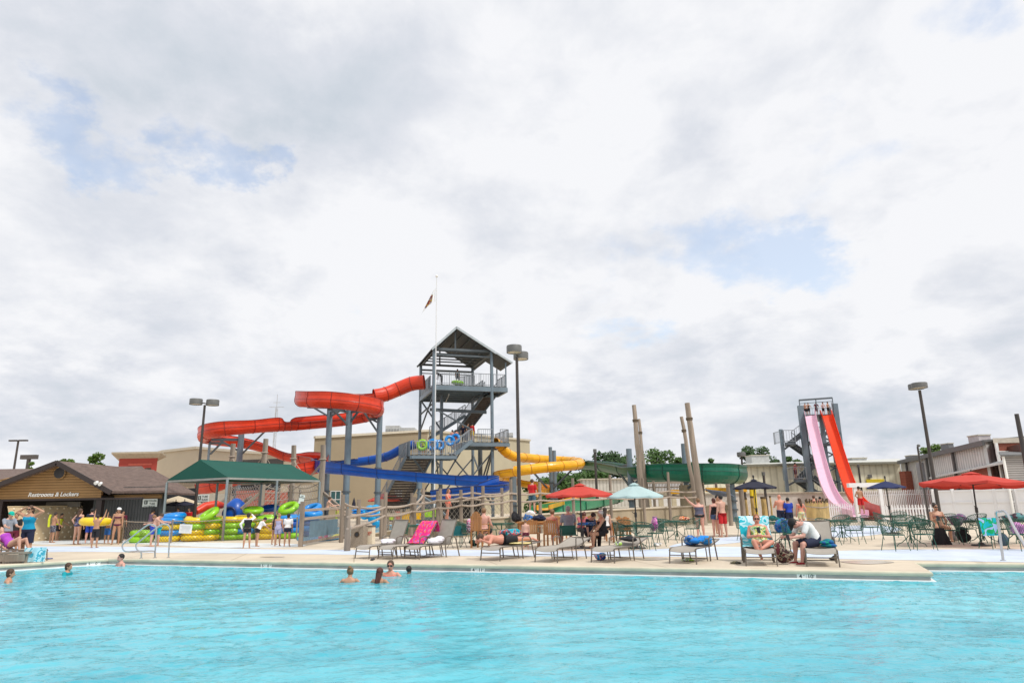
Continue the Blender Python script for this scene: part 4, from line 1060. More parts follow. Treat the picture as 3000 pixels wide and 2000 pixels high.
# ------------------------------------------------------------------ flumes
def catmull(pts, sub=8):
    out = []; k = len(pts)
    for i in range(k - 1):
        p0 = pts[max(0, i - 1)]; p1 = pts[i]; p2 = pts[i + 1]; p3 = pts[min(k - 1, i + 2)]
        for s_ in range(sub):
            t = s_ / sub
            out.append([.5 * (2 * p1[c] + (-p0[c] + p2[c]) * t + (2 * p0[c] - 5 * p1[c] + 4 * p2[c] - p3[c]) * t * t + (-p0[c] + 3 * p1[c] - 3 * p2[c] + p3[c]) * t ** 3) for c in range(len(p1))])
    out.append(list(pts[-1])); return out
def flume(name, label, ctrl, m, m_in, r_, rib_m, closed_to=0, sub=8, flat=False, every=7, wallth=.03, rt_=.5):
    """ctrl: (x, y, z, left wall, right wall) centre of the bottom circle; walls in metres above the centre.
    closed_to: share of the length that is a full tube"""
    P = catmull(ctrl, sub); N = len(P)
    t = thing(name, label, 'water slide', (P[0][0], P[0][1], 0))
    C = [Vector(p[:3]) for p in P]; secs = []
    for i in range(N):
        d = (C[min(N - 1, i + 1)] - C[max(0, i - 1)]).normalized()
        s_ = d.cross(Vector((0, 0, 1))).normalized(); up = s_.cross(d).normalized()
        lw, rw = P[i][3], P[i][4]
        nc_ = int(closed_to * (N - 1)) if closed_to > 0 else -1; tubed = i <= nc_
        rr = rt_ if tubed else r_
        if not flat: lw, rw = (lw * .5, rw * .5) if max(lw, rw) < .55 else (lw * .5, rw * .62)
        if not flat: lw = max(lw, .1)
        bank = max(-.5, min(.5, (rw - lw) * .35))
        s2 = s_ * math.cos(bank) + up * math.sin(bank); u2 = up * math.cos(bank) - s_ * math.sin(bank)
        sec = []
        if closed_to > 0 and i <= int(closed_to * (N - 1)):
            for k in range(18): a = 2 * math.pi * k / 18; sec.append(C[i] + s2 * rr * math.cos(a) + u2 * rr * math.sin(a))
        elif flat:
            sec = [C[i] - s2 * rr + u2 * lw, C[i] - s2 * rr - u2 * (rr * .25)] + [C[i] + s2 * (rr * f) - u2 * rr * .35 for f in (-.8, -.3, .3, .8)] + [C[i] + s2 * rr - u2 * (rr * .25), C[i] + s2 * rr + u2 * rw]
        else:
            sec = [C[i] - s2 * rr * 1.12 + u2 * lw, C[i] - s2 * rr * 1.12 + u2 * (lw * .9), C[i] - s2 * rr + u2 * (lw * .5)]
            for k in range(9): a = math.pi + math.pi * k / 8; sec.append(C[i] + s2 * rr * math.cos(a) + u2 * rr * math.sin(a))
            sec += [C[i] + s2 * rr + u2 * (rw * .5), C[i] + s2 * rr * 1.12 + u2 * (rw * .9), C[i] + s2 * rr * 1.12 + u2 * rw]
        secs.append((sec, s2, u2))
        if i == nc_ + 1 and nc_ > 0: osec = [p - (C[i] - C[i - 1]) for p in sec]
    ncl = int(closed_to * (N - 1)) if closed_to > 0 else 0
    def shell(i0, i1, closed):
        mb = MB(); k = len(secs[i0 + (0 if closed else 1)][0])
        for i in range(i0, i1):
            A_, B_ = (secs[i][0] if closed or i != ncl or not ncl else osec), secs[i + 1][0]
            for j in range(k if closed else k - 1):
                mb.add([A_[j], A_[(j + 1) % k], B_[(j + 1) % k], B_[j]], [(0, 1, 2, 3)])
        bm = None
        # weld
        return mb
    def finish(mb, nm, mm):
        o = mb.build(nm, mm, t, world=True)
        bm = bmesh.new(); bm.from_mesh(o.data); bmesh.ops.remove_doubles(bm, verts=bm.verts, dist=.0008); bmesh.ops.recalc_face_normals(bm, faces=bm.faces)
        for f in bm.faces: f.smooth = True
        bm.to_mesh(o.data); bm.free()
        so = o.modifiers.new('thickness', 'SOLIDIFY'); so.thickness = wallth; so.offset = 0
        return o
    if ncl > 0: finish(shell(0, ncl - 0, True), 'tube', m)
    if closed_to < 1: finish(shell(ncl, N - 1, False), 'flume', m)
    for i in range(0, N, every):
        mb = MB(); sec, s2, u2 = secs[i]; cc = C[i]
        pts = [cc + (p - cc) * 1.045 for p in sec]
        mb.tube(pts, .03, 4, closed=(len(sec) == 18)); mb.build('joint_ring', rib_m, t, world=True)
    if not flat:
        for side in ((0, 3, 11, -1) if not flat else (0, -1)):
            pts = [secs[i][0][side] for i in range(ncl + 1 if ncl else 0, N)]
            if pts: mb = MB(); mb.tube(pts, .04 if side in (0, -1) else .03, 4); mb.build('rim' if side in (0, -1) else 'flange_line', rib_m, t, world=True)
    return t, C
def gloss(name, c, c2=None): return mat(name, c, .38, var=.13, vscale=1.1, coat=.08, spec=.4)
M_redf = gloss('flume_red', (.64, .042, .010)); M_redd = mat('flume_red_joint', (.25, .02, .012), .4)
M_bluf = gloss('flume_blue', (.0, .075, .40)); M_blud = mat('flume_blue_joint', (.003, .02, .12), .4)
M_yelf = gloss('flume_yellow', (.82, .40, .008)); M_yeld = mat('flume_yellow_joint', (.45, .17, .01), .4)
M_grnf = gloss('flume_green', (.0, .12, .07)); M_grnd = mat('flume_green_joint', (.0, .05, .035), .4)
def cpts(L): return [[*at(px, py, Y), lw, rw] for (px, py, Y, lw, rw) in L]
# red: tube off the top deck, one high loop, long lower run, second bend, and down to the left
red = cpts([(1243, 1119, 62, .4, .4), (1205, 1124, 62, .4, .4), (1165, 1140, 62, .4, .4), (1130, 1154, 61.5, .4, .4), (1096, 1161, 61, .4, .4),
            (1040, 1166, 60.5, .5, .7), (970, 1170, 60, .4, .9), (905, 1170, 58, .3, 1.0), (883, 1172, 54.5, .25, 1.0), (915, 1174, 52, .25, .95),
            (975, 1176, 51.5, .25, .95), (1045, 1184, 51.8, .25, .95), (1098, 1196, 53.5, .25, 1.0), (1104, 1206, 57, .25, 1.0), (1070, 1219, 58.8, .3, .9), (1000, 1230, 58.5, .3, .9),
            (905, 1239, 57.3, .3, .9), (868, 1242, 56.7, .3, .8), (850, 1243, 56.4, .3, .3), (830, 1244, 56.1, .35, .3), (812, 1245, 55.8, 1.0, .3), (740, 1250, 54.5, .9, .3), (660, 1257, 53, 1.0, .25), (610, 1267, 53.6, 1.0, .25), (600, 1279, 56.5, 1.0, .25),
            (640, 1287, 59, 1.0, .3), (720, 1296, 60, .7, .3), (780, 1310, 60, .35, .35), (840, 1333, 60, .35, .35), (890, 1340, 59, .9, .3), (935, 1347, 57, 1.0, .3), (938, 1362, 54, 1.0, .3), (890, 1375, 52.5, .9, .3),
            (820, 1383, 52.5, .5, .3), (740, 1392, 53.5, .4, .4), (680, 1405, 54.5, .6, .3), (630, 1422, 55, .6, .3), (590, 1428, 56, .5, .5)])
flume('red_water_slide', 'long winding red water slide looping down from the tower top to the left', red, M_redf, M_redf, .52, M_redd, closed_to=4 / 37.0, every=8, rt_=.66)
blue = cpts([(1215, 1301, 60, .4, .4), (1180, 1313, 60, .4, .4), (1140, 1334, 60.5, .4, .4), (1100, 1345, 61, .4, .4), (1050, 1352, 61, .5, .5), (985, 1358, 60.5, .4, .5), (940, 1362, 58.5, .35, .8),
             (924, 1368, 55, .35, .9), (950, 1371, 51.5, .35, .8), (1010, 1375, 50, .4, .6), (1100, 1384, 49, .4, .5), (1200, 1393, 48, .4, .5), (1300, 1402, 47.3, .4, .5), (1400, 1411, 46.6, .4, .6), (1462, 1417, 45.5, .4, .8),
             (1478, 1423, 43, .4, .85), (1450, 1429, 41.3, .4, .8), (1390, 1434, 41, .4, .5), (1330, 1440, 41.5, .4, .4), (1270, 1447, 42, .4, .4)])
flume('blue_water_slide', 'dark blue water slide with long sweeping run in front of the tower base', blue, M_bluf, M_bluf, .37, M_blud, closed_to=4 / 19.0, every=9, rt_=.38)
yel = cpts([(1450, 1296, 62, .4, .4), (1463, 1303, 62.5, .4, .4), (1480, 1322, 63, .4, .4), (1505, 1336, 64, .4, .4), (1545, 1341, 66, .4, .4), (1600, 1346, 68, .4, .4), (1650, 1349, 68, .4, .4), (1688, 1352, 66, .4, .4), (1700, 1357, 62.5, .4, .4), (1680, 1362, 60, .4, .4),
            (1630, 1366, 58.5, .4, .4), (1570, 1372, 58, .4, .4), (1510, 1380, 58, .4, .4), (1468, 1387, 60, .4, .5), (1460, 1395, 64, .4, .5), (1490, 1404, 67, .4, .5), (1540, 1415, 67, .4, .5), (1590, 1424, 65, .4, .6), (1602, 1432, 61, .4, .6), (1575, 1440, 58, .4, .5)])
flume('yellow_water_slide', 'yellow enclosed water slide curling out right of the tower', yel, M_yelf, M_yelf, .40, M_yeld, closed_to=12 / 19.0, every=6, rt_=.42)
run = cpts([(1590, 1487, 40, .15, .15), (1640, 1473, 46, .15, .15), (1690, 1461, 52, .15, .15), (1720, 1450, 58, .2, .2)])
flume('splash_lane', 'low yellow run-out lane rising behind the red umbrella', run, M_yelf, M_yelf, .35, M_yeld, flat=True)
run = cpts([(1600, 1490, 39.5, .2, .2), (1680, 1478, 44, .2, .2), (1740, 1468, 50, .2, .2), (1790, 1458, 56, .2, .2)])
flume('splash_lane', 'wide low green run-out lane behind the red umbrella', run, mat('lane_green', (.02, .25, .12), .3), M_grnf, 1.0, M_grnd, flat=True)
grn = cpts([(1700, 1353, 66, .3, .3), (1755, 1356, 62, .3, .3), (1810, 1366, 57, .4, .4), (1850, 1375, 53, .5, .5), (1900, 1379, 50, .4, .7), (1960, 1380, 48, .3, .85), (2040, 1382, 46.5, .3, .9), (2110, 1385, 46.5, .3, 1.0), (2155, 1388, 49, .3, 1.0), (2158, 1389, 53, .3, 1.0), (2120, 1391, 56.5, .3, .9), (2040, 1396, 58, .3, .7), (1960, 1401, 58.5, .4, .5), (1880, 1408, 58, .4, .4)])
flume('green_water_slide', 'large open green water slide sweeping round to the right behind the timber poles', [[*p_[:3], p_[3] * .8, p_[4] * .78] for p_ in grn], M_grnf, M_grnf, .68, M_grnd, every=10)
# blue entrance tube mouth and play slide behind the canopy
t = thing('blue_play_slide', 'dark blue hooded slide mouth behind the green canopy', 'play slide', tuple(P3(at(690, 1500, 44), 0)))
mb = MB(); mb.lathe([(.2, .1), (.5, 0), (.72, .2), (.75, .7), (.55, 1.2), (.2, 1.5), (0, 1.55)], (0, 0, .6), 16); mb.build('hood', M_bluf, t)
mb = MB(); mb.torus((-.1, -.72, 1.2), .38, .08, Matrix.Rotation(R(90), 3, 'X')); mb.build('mouth_ring', M_blud, t)
mb = MB(); mb.box((0, 0, .3), (1.6, 1.3, .6)); mb.build('base', M_blud, t, smooth=False)

# support columns with braced arms
def support(label, px, ptop, Y, r_=.3, arms=(), name='slide_support'):
    b0 = P3(at(px, ptop, Y), 0); H = at(px, ptop, Y).z
    t = thing(name, label, 'support column', tuple(b0), 0, 'steel columns carrying the slides')
    mb = MB(); mb.cyl((0, 0, 0), (0, 0, H), r_, n=14); mb.build('column', M_steel, t)
    for zz in (H * .28, H * .5): mb = MB(); mb.cyl((0, 0, zz), (0, 0, zz + .12), r_ * 1.35, n=14); mb.build('flange', M_steeld, t)
    for (ax, ay, aY, ly) in arms:
        q = at(ax, ay, aY); p = at(px, ly, Y)
        mb = MB(); mb.beam(Vector((b0.x, b0.y, q.z)), q, .13, .2); mb.beam(p, Vector((b0.x, b0.y, q.z)).lerp(q, .75), .12, .14); mb.build('arm', M_steeld, t, smooth=False, world=True)
    return t
support('tall blue-grey column under the left side of the high red loop', 967, 1195, 56, .24, [(900, 1192, 55.5, 1222), (1020, 1193, 53, 1220)])
support('thickest blue-grey column under the front of the high red loop', 1024, 1197, 54, .26, [(960, 1197, 52, 1250), (1060, 1202, 53, 1240)])
support('blue-grey column standing free right of the high red loop', 1113, 1216, 57, .24, [(1050, 1205, 56, 1275), (1080, 1228, 57.5, 1240)])
support('blue-grey column carrying the left bend of the red slide', 708, 1262, 56, .24, [(800, 1262, 56.5, 1330), (620, 1288, 56, 1325)])
support('slim dark column under the far left end of the red slide', 616, 1280, 57, .10, [(660, 1297, 57, 1330)])
support('blue-grey column rising above the yellow slide, left of the pair', 1612, 1309, 60, .16, [(1700, 1372, 61, 1440), (1540, 1378, 58.5, 1440)])
support('blue-grey column rising above the yellow slide, right of the pair', 1623, 1319, 64, .18, [(1660, 1360, 66, 1400)])
support('grey column standing above the left end of the green slide', 1842, 1314, 52, .22, [(1790, 1372, 57, 1420), (1890, 1398, 50, 1430)])
support('grey column behind the right pair of leaning timber poles', 2002, 1299, 50, .19, [(2060, 1405, 47, 1440)])
support('grey column under the right bend of the green slide', 2140, 1412, 50, .28, [])
support('short grey column right of the yellow slide foot', 1503, 1372, 60, .30, [])

# ------------------------------------------------------------------ speed slide tower
SY = 68
st = thing('speed_slide_tower', 'slim dark steel tower of the two steep speed slides', 'slide tower', tuple(P3(at(2400, 1480, SY), 0)))
def S(px, py, Y=SY): return at(px, py, Y)
def col_(px, ptop, Y, w_=.55, m=M_steel, pyb=None):
    p = S(px, ptop, Y); mb = MB(); mb.box((p.x, p.y, p.z / 2), (w_, w_ * .7, p.z)); return mb.build('column', m, st, smooth=False, world=True)
col_(2344, 1188, SY, .5); col_(2405, 1218, SY + 1, .38); col_(2445, 1182, SY + .6, .5); col_(2287, 1257, SY, .32)
for px, Y in ((2352, SY + 4.5), (2428, SY + 5)): col_(px, 1192, Y, .32, M_steeld)
ztp = S(2390, 1213).z
def sdeck(p0, p1, Y0, Y1, z, name='deck'):
    x0, x1 = S(p0, 1213, (Y0)).x, S(p1, 1213, (Y0)).x
    mb = raybox(MB(), x0, x1, Y0, Y1 - Y0, z - .26, z); mb.build(name, M_steeld, st, smooth=False, world=True)
    return x0, x1
x0, x1 = sdeck(2352, 2440, SY, SY + 4.6, ztp)
kq = 1.066; railing([(x0 * kq, SY + 4.5, ztp), (x1 * kq, SY + 4.5, ztp)], 1.2, st, gap=.35); railing([(x1, SY, ztp), (x1 * kq, SY + 4.5, ztp)], 1.2, st, gap=.35)
mb = MB(); a, b = S(2341, 1172, SY), S(2438, 1165, SY); 
mb.beam(a, b, .14, .16)
for q, z_ in ((a, 1188), (b, 1185), (a.lerp(b, .5), 1190)): mb.beam(q, q - Vector((0, 0, 1.2)), .07, .07)
mb.beam(a - Vector((0, 0, .35)), b - Vector((0, 0, .35)), .05, .05); mb.build('gantry', M_steeld, st, smooth=False, world=True)
# landings to the left with flights between
lv = [S(2300, 1298).z, S(2310, 1410).z, S(2300, 1500).z]
for i, (pL, pR, py) in enumerate(((2289, 2322, 1296), (2305, 2342, 1405))):
    z = S(2300, py).z; a0, a1 = sdeck(pL, pR, SY - .4, SY + 2.2, z, 'landing')
    railing([(a0, SY - .4, z), (a1, SY - .4, z)], 1.2, st, gap=.25); railing([(a0, SY - .4, z), (a0, SY + 2.2, z)], 1.2, st, gap=.25)
def sflight(p, q, w_=1.1):
    mb = MB(); p = Vector(p); q = Vector(q)
    for dy in (0, w_): mb.beam(p + Vector((0, dy, 0)), q + Vector((0, dy, 0)), .12, .32)
    n_ = 12
    for k in range(n_): mb.box(p.lerp(q, k / n_) + Vector((0, w_ / 2, .05)), (.3, w_, .05))
    o = mb.build('stair_flight', M_steeld, st, smooth=False, world=True); railing([p, q], 1.1, st, gap=.3); return o
def SP(px, py, Y=SY): return tuple(S(px, py, Y))
sflight(SP(2322, 1296, SY + .2), SP(2378, 1252, SY + .2)); sflight(SP(2322, 1298, SY + 1.2), SP(2400, 1352, SY + 1.2))
sflight(SP(2342, 1405, SY + .2), SP(2400, 1352, SY + .2)); sflight(SP(2342, 1407, SY + 1.2), SP(2420, 1458, SY + 1.2))
sflight(SP(2378, 1300, SY + 2.5), SP(2430, 1262, SY + 2.5)); sflight(SP(2385, 1395, SY + 2.5), SP(2445, 1440, SY + 2.5))
def sbr(*a): mb = MB(); mb.beam(*a); mb.build('brace', M_steeld, st, smooth=False, world=True)
for (a, b) in (((2299, 1315), (2318, 1300)), ((2307, 1422), (2340, 1404)), ((2378, 1310), (2395, 1290)), ((2430, 1250), (2462, 1270))): sbr(S(*a), S(*b), .16, .16)
sbr(S(2370, 1370, SY + .7), S(2405, 1366, SY + .7), .2, .3); sbr(S(2410, 1303, SY + .7), S(2445, 1300, SY + .7), .2, .3); sbr(S(2360, 1440, SY + .7), S(2480, 1445, SY + .7), .3, .3)
for k in range(5):
    sbr(S(2405 + k * 6, 1240 + k * 40, SY + 2), S(2452 + k * 6, 1262 + k * 40, SY + 2), .12, .12); sbr(S(2452 + k * 6, 1240 + k * 40, SY + 2), S(2405 + k * 6, 1262 + k * 40, SY + 2), .12, .12)
M_pink = mat('flume_pink', (.82, .52, .64), .45, var=.03)
M_orr = mat('flume_orange_red', (.80, .05, .0), .45, var=.05, spec=.3)
M_pinkd = mat('flume_pink_joint', (.62, .38, .48), .4)
pk = cpts([(2371, 1210, 68.5, .35, .35), (2374, 1218, 67.6, .35, .35), (2383, 1262, 66.4, .3, .3), (2396, 1320, 64.5, .3, .3), (2411, 1380, 61.5, .3, .3), (2427, 1430, 58, .3, .3), (2452, 1474, 54, .3, .3), (2485, 1497, 50.5, .3, .3), (2522, 1507, 47, .3, .3)])
rd = cpts([(2419, 1209, 68.5, .35, .35), (2423, 1217, 67.6, .35, .35), (2437, 1262, 66.4, .3, .3), (2455, 1320, 64.5, .3, .3), (2474, 1380, 61.5, .3, .3), (2490, 1425, 58.5, .3, .3), (2506, 1458, 55.5, .3, .3), (2524, 1480, 52.5, .3, .3), (2545, 1492, 49.5, .3, .3)])
flume('pink_speed_slide', 'steep pale pink speed slide dropping from the slim tower', pk, M_pink, M_pink, .50, M_pinkd, flat=True, every=30)
flume('red_speed_slide', 'steep orange-red speed slide beside the pink one', rd, M_orr, M_orr, .49, mat('flume_orr_joint', (.55, .03, .01), .4), flat=True, every=30)
t = thing('run_out_trough', 'low salmon red run-out trough behind the lifeguard at the slide exit', 'slide trough', tuple(P3(at(2540, 1500, 47), 0)))
M_sal = mat('trough_salmon', (.62, .12, .10), .4)
mb = MB(); a, b = at(2510, 1480, 50), at(2578, 1490, 46)
a.z = 0; b.z = 0; mb.poly([P3(a, .1), P3(b, .1), P3(b, 1.0), P3(a, 1.45)], .06, Vector((-.3, -1, 0)).normalized()); mb.build('side_wall', M_sal, t, smooth=False, world=True)
mb = MB(); mb.poly([P3(a, .12) + Vector((0, 0, 0)), P3(b, .12), P3(b, .12) + Vector((1, 1.6, 0)), P3(a, .12) + Vector((1, 1.6, 0))], .05, Vector((0, 0, 1))); mb.build('floor', M_sal, t, smooth=False, world=True)
# white exit gantry
t = thing('exit_gantry', 'white beam gantry on two posts over the speed slide exit', 'gantry', tuple(P3(at(2537, 1500, 46), 0)))
mb = MB(); a, b = at(2484, 1421, 46), at(2592, 1419, 46); mb.beam(a, b, .35, .28); mb.build('beam', M_vinyl, t, smooth=False, world=True)
for px in (2503, 2576): q = at(px, 1425, 46); mb = MB(); mb.box((q.x, 46, q.z / 2), (.22, .22, q.z)); mb.build('post', M_vinyl, t, smooth=False, world=True)
# ------------------------------------------------------------------ people
def dvec(s, pitch, abd):
    p, a = R(pitch), R(abd)
    return Vector((s * math.sin(a), -math.sin(p) * math.cos(a), -math.cos(p) * math.cos(a)))
SKIN = {'fair': (.58, .335, .25), 'pink': (.62, .33, .26), 'tan': (.42, .22, .13), 'warm': (.50, .27, .17), 'brown': (.17, .085, .05), 'red': (.60, .26, .18)}
def skinmat(k):
    m = mat('skin_' + k, SKIN[k], .5, var=.06, vscale=6)
    m.node_tree.nodes['Principled BSDF'].inputs['Subsurface Weight'].default_value = 0.0
    return m
HAIR = {'black': (.012, .01, .01), 'dark': (.03, .018, .012), 'brown': (.07, .035, .018), 'light': (.22, .12, .055), 'red': (.25, .09, .035), 'blond': (.38, .25, .11), 'grey': (.28, .27, .27), 'white': (.62, .61, .6), 'auburn': (.09, .022, .014)}
TORSO = [(-.10, .060, .052), (-.02, .088, .064), (.10, .090, .066), (.30, .080, .058), (.45, .073, .053), (.62, .084, .060), (.80, .098, .062), (.92, .100, .054), (.99, .072, .044), (1.06, .034, .036)]
def cloth(name, c): return mat('cloth_' + name, c, .85, var=.08, vscale=12, bump=.25, bscale=30)
def human(label, loc, rz=0, H=1.7, skin='fair', hair='dark', style='short', wear=(), lean=2, side=0, head=0, yaw=0,
          la=(6, 8, 12, 4), ra=(6, 8, 12, 4), ll=(0, 4, -2, 2), rl=(0, 4, -2, 2), fat=1.0, fem=False, z=None, curl=0, voxel=None,
          face=False, group=None, hat=None, hip_z=None, cat='person', foot=None, extra=None, roll=0):
    up = Vector((math.sin(R(side)), -math.sin(R(lean)) * math.cos(R(side)), math.cos(R(lean)) * math.cos(R(side)))).normalized()
    sx = Vector((1, 0, 0)); sx = (sx - up * sx.dot(up)).normalized(); fw = sx.cross(up) * 1.0           # fw points to -Y when upright
    if fw.y > 0 and abs(lean) < 80: fw = -fw
    fw = -(up.cross(sx)) if (up.cross(sx)).dot(Vector((0, -1, 0)) + Vector((0, 0, -1)) * math.sin(R(lean))) < 0 else up.cross(sx)
    sp = .30 * H
    pel = Vector((0, 0, 0)); nk = up * sp
    bend = fw * (-.05 * H * curl)
    def spine(t): return up * (sp * t) + bend * (4 * max(0, min(1, t)) * (1 - max(0, min(1, t))))
    sh = {s: spine(.90) + sx * (s * .098 * H * (fat ** .4)) for s in (-1, 1)}
    hp = {s: spine(-.02) + sx * (s * .050 * H * (fat ** .3)) for s in (-1, 1)}
    J = {}
    for s, A_, L_ in ((-1, la, ll), (1, ra, rl)):
        e_ = sh[s] + dvec(s, A_[0], A_[1]) * .165 * H; w_ = e_ + dvec(s, A_[2], A_[3]) * .15 * H
        k_ = hp[s] + dvec(s, L_[0], L_[1]) * .245 * H; a_ = k_ + dvec(s, L_[2], L_[3]) * .24 * H
        J[s] = dict(el=e_, wr=w_, kn=k_, an=a_, hd=dvec(s, A_[2], A_[3]))
    if z is None:
        lowest = min(J[-1]['an'].z, J[1]['an'].z) - .035 * H; dz = -lowest
    else: dz = z
    off = Vector((0, 0, dz)); f_ = fat
    V = lambda p: p + off
    hup = (up + fw * math.tan(R(min(70, head))) * .9).normalized() if head >= 0 else (up - fw * math.tan(R(min(70, -head)))).normalized()
    hx = sx; hf = hx.cross(hup); hf = hf if hf.dot(fw) > 0 else -hf
    if yaw:
        q = Matrix.Rotation(R(yaw), 3, hup); hx = q @ hx; hf = q @ hf
    nkb = spine(.98); hc = nkb + hup * (.092 * H) + hf * (.012 * H)
    HM = Matrix((hx, -hf, hup)).transposed()
    def HP(x, y, z_): return V(hc + hx * (x * H) + hf * (y * H) + hup * (z_ * H))
    mb = MB()
    def torso(m_, t0, t1, infl, n=16, top=True, tt=None, fem_=fem):
        rows = []
        k = 16
        for i in range(k + 1):
            t = t0 + (t1 - t0) * i / k
            for (a, b) in zip(TORSO[:-1], TORSO[1:]):
                if a[0] <= t <= b[0] + 1e-6:
                    g_ = (t - a[0]) / (b[0] - a[0]); hw = a[1] + (b[1] - a[1]) * g_; hd = a[2] + (b[2] - a[2]) * g_; break
            fh = f_ if t < .9 else f_ ** .5
            if fem_:
                if t < .2: hw *= 1.06
                elif .3 < t < .55: hw *= .95
            c = spine(t)
            bust = (.020 * H * math.exp(-((t - .70) / .10) ** 2)) if fem_ else (.010 * H * (f_ - 1) * 6 * math.exp(-((t - .35) / .18) ** 2))
            row = []
            for j in range(n):
                a2 = 2 * math.pi * j / n; ca, sa = math.cos(a2), math.sin(a2)
                ex = .82
                x_ = math.copysign(abs(ca) ** ex, ca) * (hw * H * fh + infl); y_ = math.copysign(abs(sa) ** ex, sa) * (hd * H * fh + infl)
                if sa > 0: y_ += bust * sa
                elif t < .12 and t > -.08: y_ -= .016 * H * -sa
                row.append(V(c + sx * x_ + fw * y_))
            rows.append(row)
        vs = [p for r_ in rows for p in r_]
        fs = [(i * n + j, i * n + (j + 1) % n, (i + 1) * n + (j + 1) % n, (i + 1) * n + j) for i in range(k) for j in range(n)]
        fs += [tuple(range(n - 1, -1, -1)), tuple(range(k * n, (k + 1) * n))]
        m_.add(vs, fs)
    torso(mb, -.10, 1.06, 0)
    vx = voxel or .016
    fr = max(.0046 * H, vx * .55)
    mb.cap(V(spine(.95)), V(nkb + hup * .05 * H), .034 * H * f_ ** .3, .031 * H)
    mb.ell(V(hc + hup * .018 * H), (.046 * H, .056 * H, .056 * H), HM, 14, 10)
    mb.ell(V(hc - hup * .020 * H + hf * .014 * H), (.036 * H * f_ ** .3, .040 * H, .046 * H), HM, 12, 8)
    mb.cap(HP(0, .050, .008), HP(0, .064, -.014), .006 * H, .009 * H, 6)
    for s in (-1, 1):
        mb.ell(HP(s * .047, -.004, -.004), (.007 * H, .011 * H, .017 * H), HM, 6, 5)
        j = J[s]
        mb.ell(V(sh[s] - up * .004 * H), (.036 * H * f_ ** .4,) * 3)
        mb.cap(V(sh[s]), V(j['el']), .031 * H * f_ ** .7, .024 * H * f_ ** .6)
        mb.cap(V(j['el']), V(j['wr']), .024 * H * f_ ** .6, .0155 * H * f_ ** .3)
        # hand: palm, four curled fingers, thumb from the side
        hd = j['hd'].normalized(); wr = V(j['wr'])
        hs_ = hd.cross(Vector((s, 0, 0.001))); 
        if hs_.length < .2: hs_ = hd.cross(Vector((0, 0, 1)))
        hs_.normalize(); pn = hd.cross(hs_).normalized()
        if pn.dot(sx * -s) < 0: pn = -pn
        pc = wr + hd * .026 * H
        MM = Matrix((hs_, pn, hd)).transposed()
        mb.ell(pc, (.023 * H, max(.010 * H, vx * .6), .030 * H), MM, 10, 6)
        for q in range(4):
            o_ = (q - 1.5) * .0125 * H; ln = (.020, .024, .022, .017)[q] * H
            b0 = wr + hd * .046 * H + hs_ * o_; b1 = b0 + (hd + pn * .25).normalized() * ln; b2 = b1 + (hd * .7 + pn * .75).normalized() * ln * .9
            mb.tube([b0 - hd * .012 * H, b0, b1, b2], [fr, fr, fr * .95, fr * .75], 6)
        b0 = wr + hd * .018 * H - hs_ * .018 * H; b1 = b0 + (hd * .6 - hs_ * .8).normalized() * .022 * H; mb.tube([b0, b1, b1 + (hd + pn * .3 - hs_ * .2).normalized() * .018 * H], [fr * 1.15, fr * 1.1, fr * .85], 6)
        # leg
        mb.cap(V(hp[s]), V(j['kn']), .052 * H * f_ ** .8, .033 * H * f_ ** .5)
        d_ = (j['an'] - j['kn']); mid = j['kn'] + d_ * .28; back = Vector((0, 1, 0)) - d_.normalized() * d_.normalized().y
        mb.cap(V(j['kn']), V(mid + back * .006 * H), .032 * H * f_ ** .5, .033 * H * f_ ** .5); mb.cap(V(mid + back * .006 * H), V(j['an']), .033 * H * f_ ** .5, .019 * H)
        sd_ = d_.normalized(); fd = fw - sd_ * fw.dot(sd_) if z is not None and abs(sd_.z) < .8 else Vector((0, -1, 0)) - sd_ * (-sd_.y) * .0
        if abs(sd_.z) < .6: fd = Vector((0, 0, 1)) if lean < 60 else sd_ + Vector((0, 0, -.5))
        fd = fd + Vector((s * .18, 0, 0))
        fd.normalize(); ank = V(j['an'])
        dn = sd_ * .020 * H
        mb.cap(ank + dn * .7 - fd * .012 * H, ank + dn * .9 + fd * .050 * H, .018 * H, .016 * H)
        mb.cap(ank + dn * .9 + fd * .05 * H, ank + dn * 1.1 + fd * .085 * H, .019 * H, .011 * H)
        j['foot'] = (ank, dn, fd)
    body = mb.build('person', skinmat(skin))
    rm = body.modifiers.new('skin_surface', 'REMESH'); rm.mode = 'VOXEL'; rm.voxel_size = vx; rm.use_smooth_shade = True
    BODIES.append(body)
    body.location = loc; body.rotation_euler = (0, R(roll), rz)
    tag(body, label, cat, group)
    # hair
    M_h = mat('hair_' + hair, HAIR[hair], .6, var=.3, vscale=20, bump=.5, bscale=60, stretch=(1, 1, .2)) if hair else None
    def part(m_, name, mm, smooth=True): return m_.build(name, mm, body, smooth)
    if hair and style != 'bald':
        h = MB(); h.ell(HP(0, -.010, .026), (.053 * H, .060 * H, .060 * H), HM, 14, 10)
        if style in ('long', 'bob', 'pony'):
            h.ell(HP(0, -.026, -.002), (.050 * H, .040 * H, .060 * H), HM, 12, 8)
        if style == 'long':
            q = [HP(0, -.032, 0), V(nkb - fw * .035 * H + up * .01 * H), V(spine(.80) - fw * .055 * H), V(spine(.62) - fw * .058 * H)]
            h.tube(q, [.048 * H, .046 * H, .044 * H, .016 * H], 8)
        if style == 'pony':
            h.tube([HP(0, -.06, .03), HP(0, -.085, .0), HP(0, -.075, -.07), HP(0, -.06, -.12)], [.016 * H, .022 * H, .018 * H, .006 * H], 7)
        if style == 'bun': h.ell(HP(0, -.050, .075), (.028 * H,) * 3)
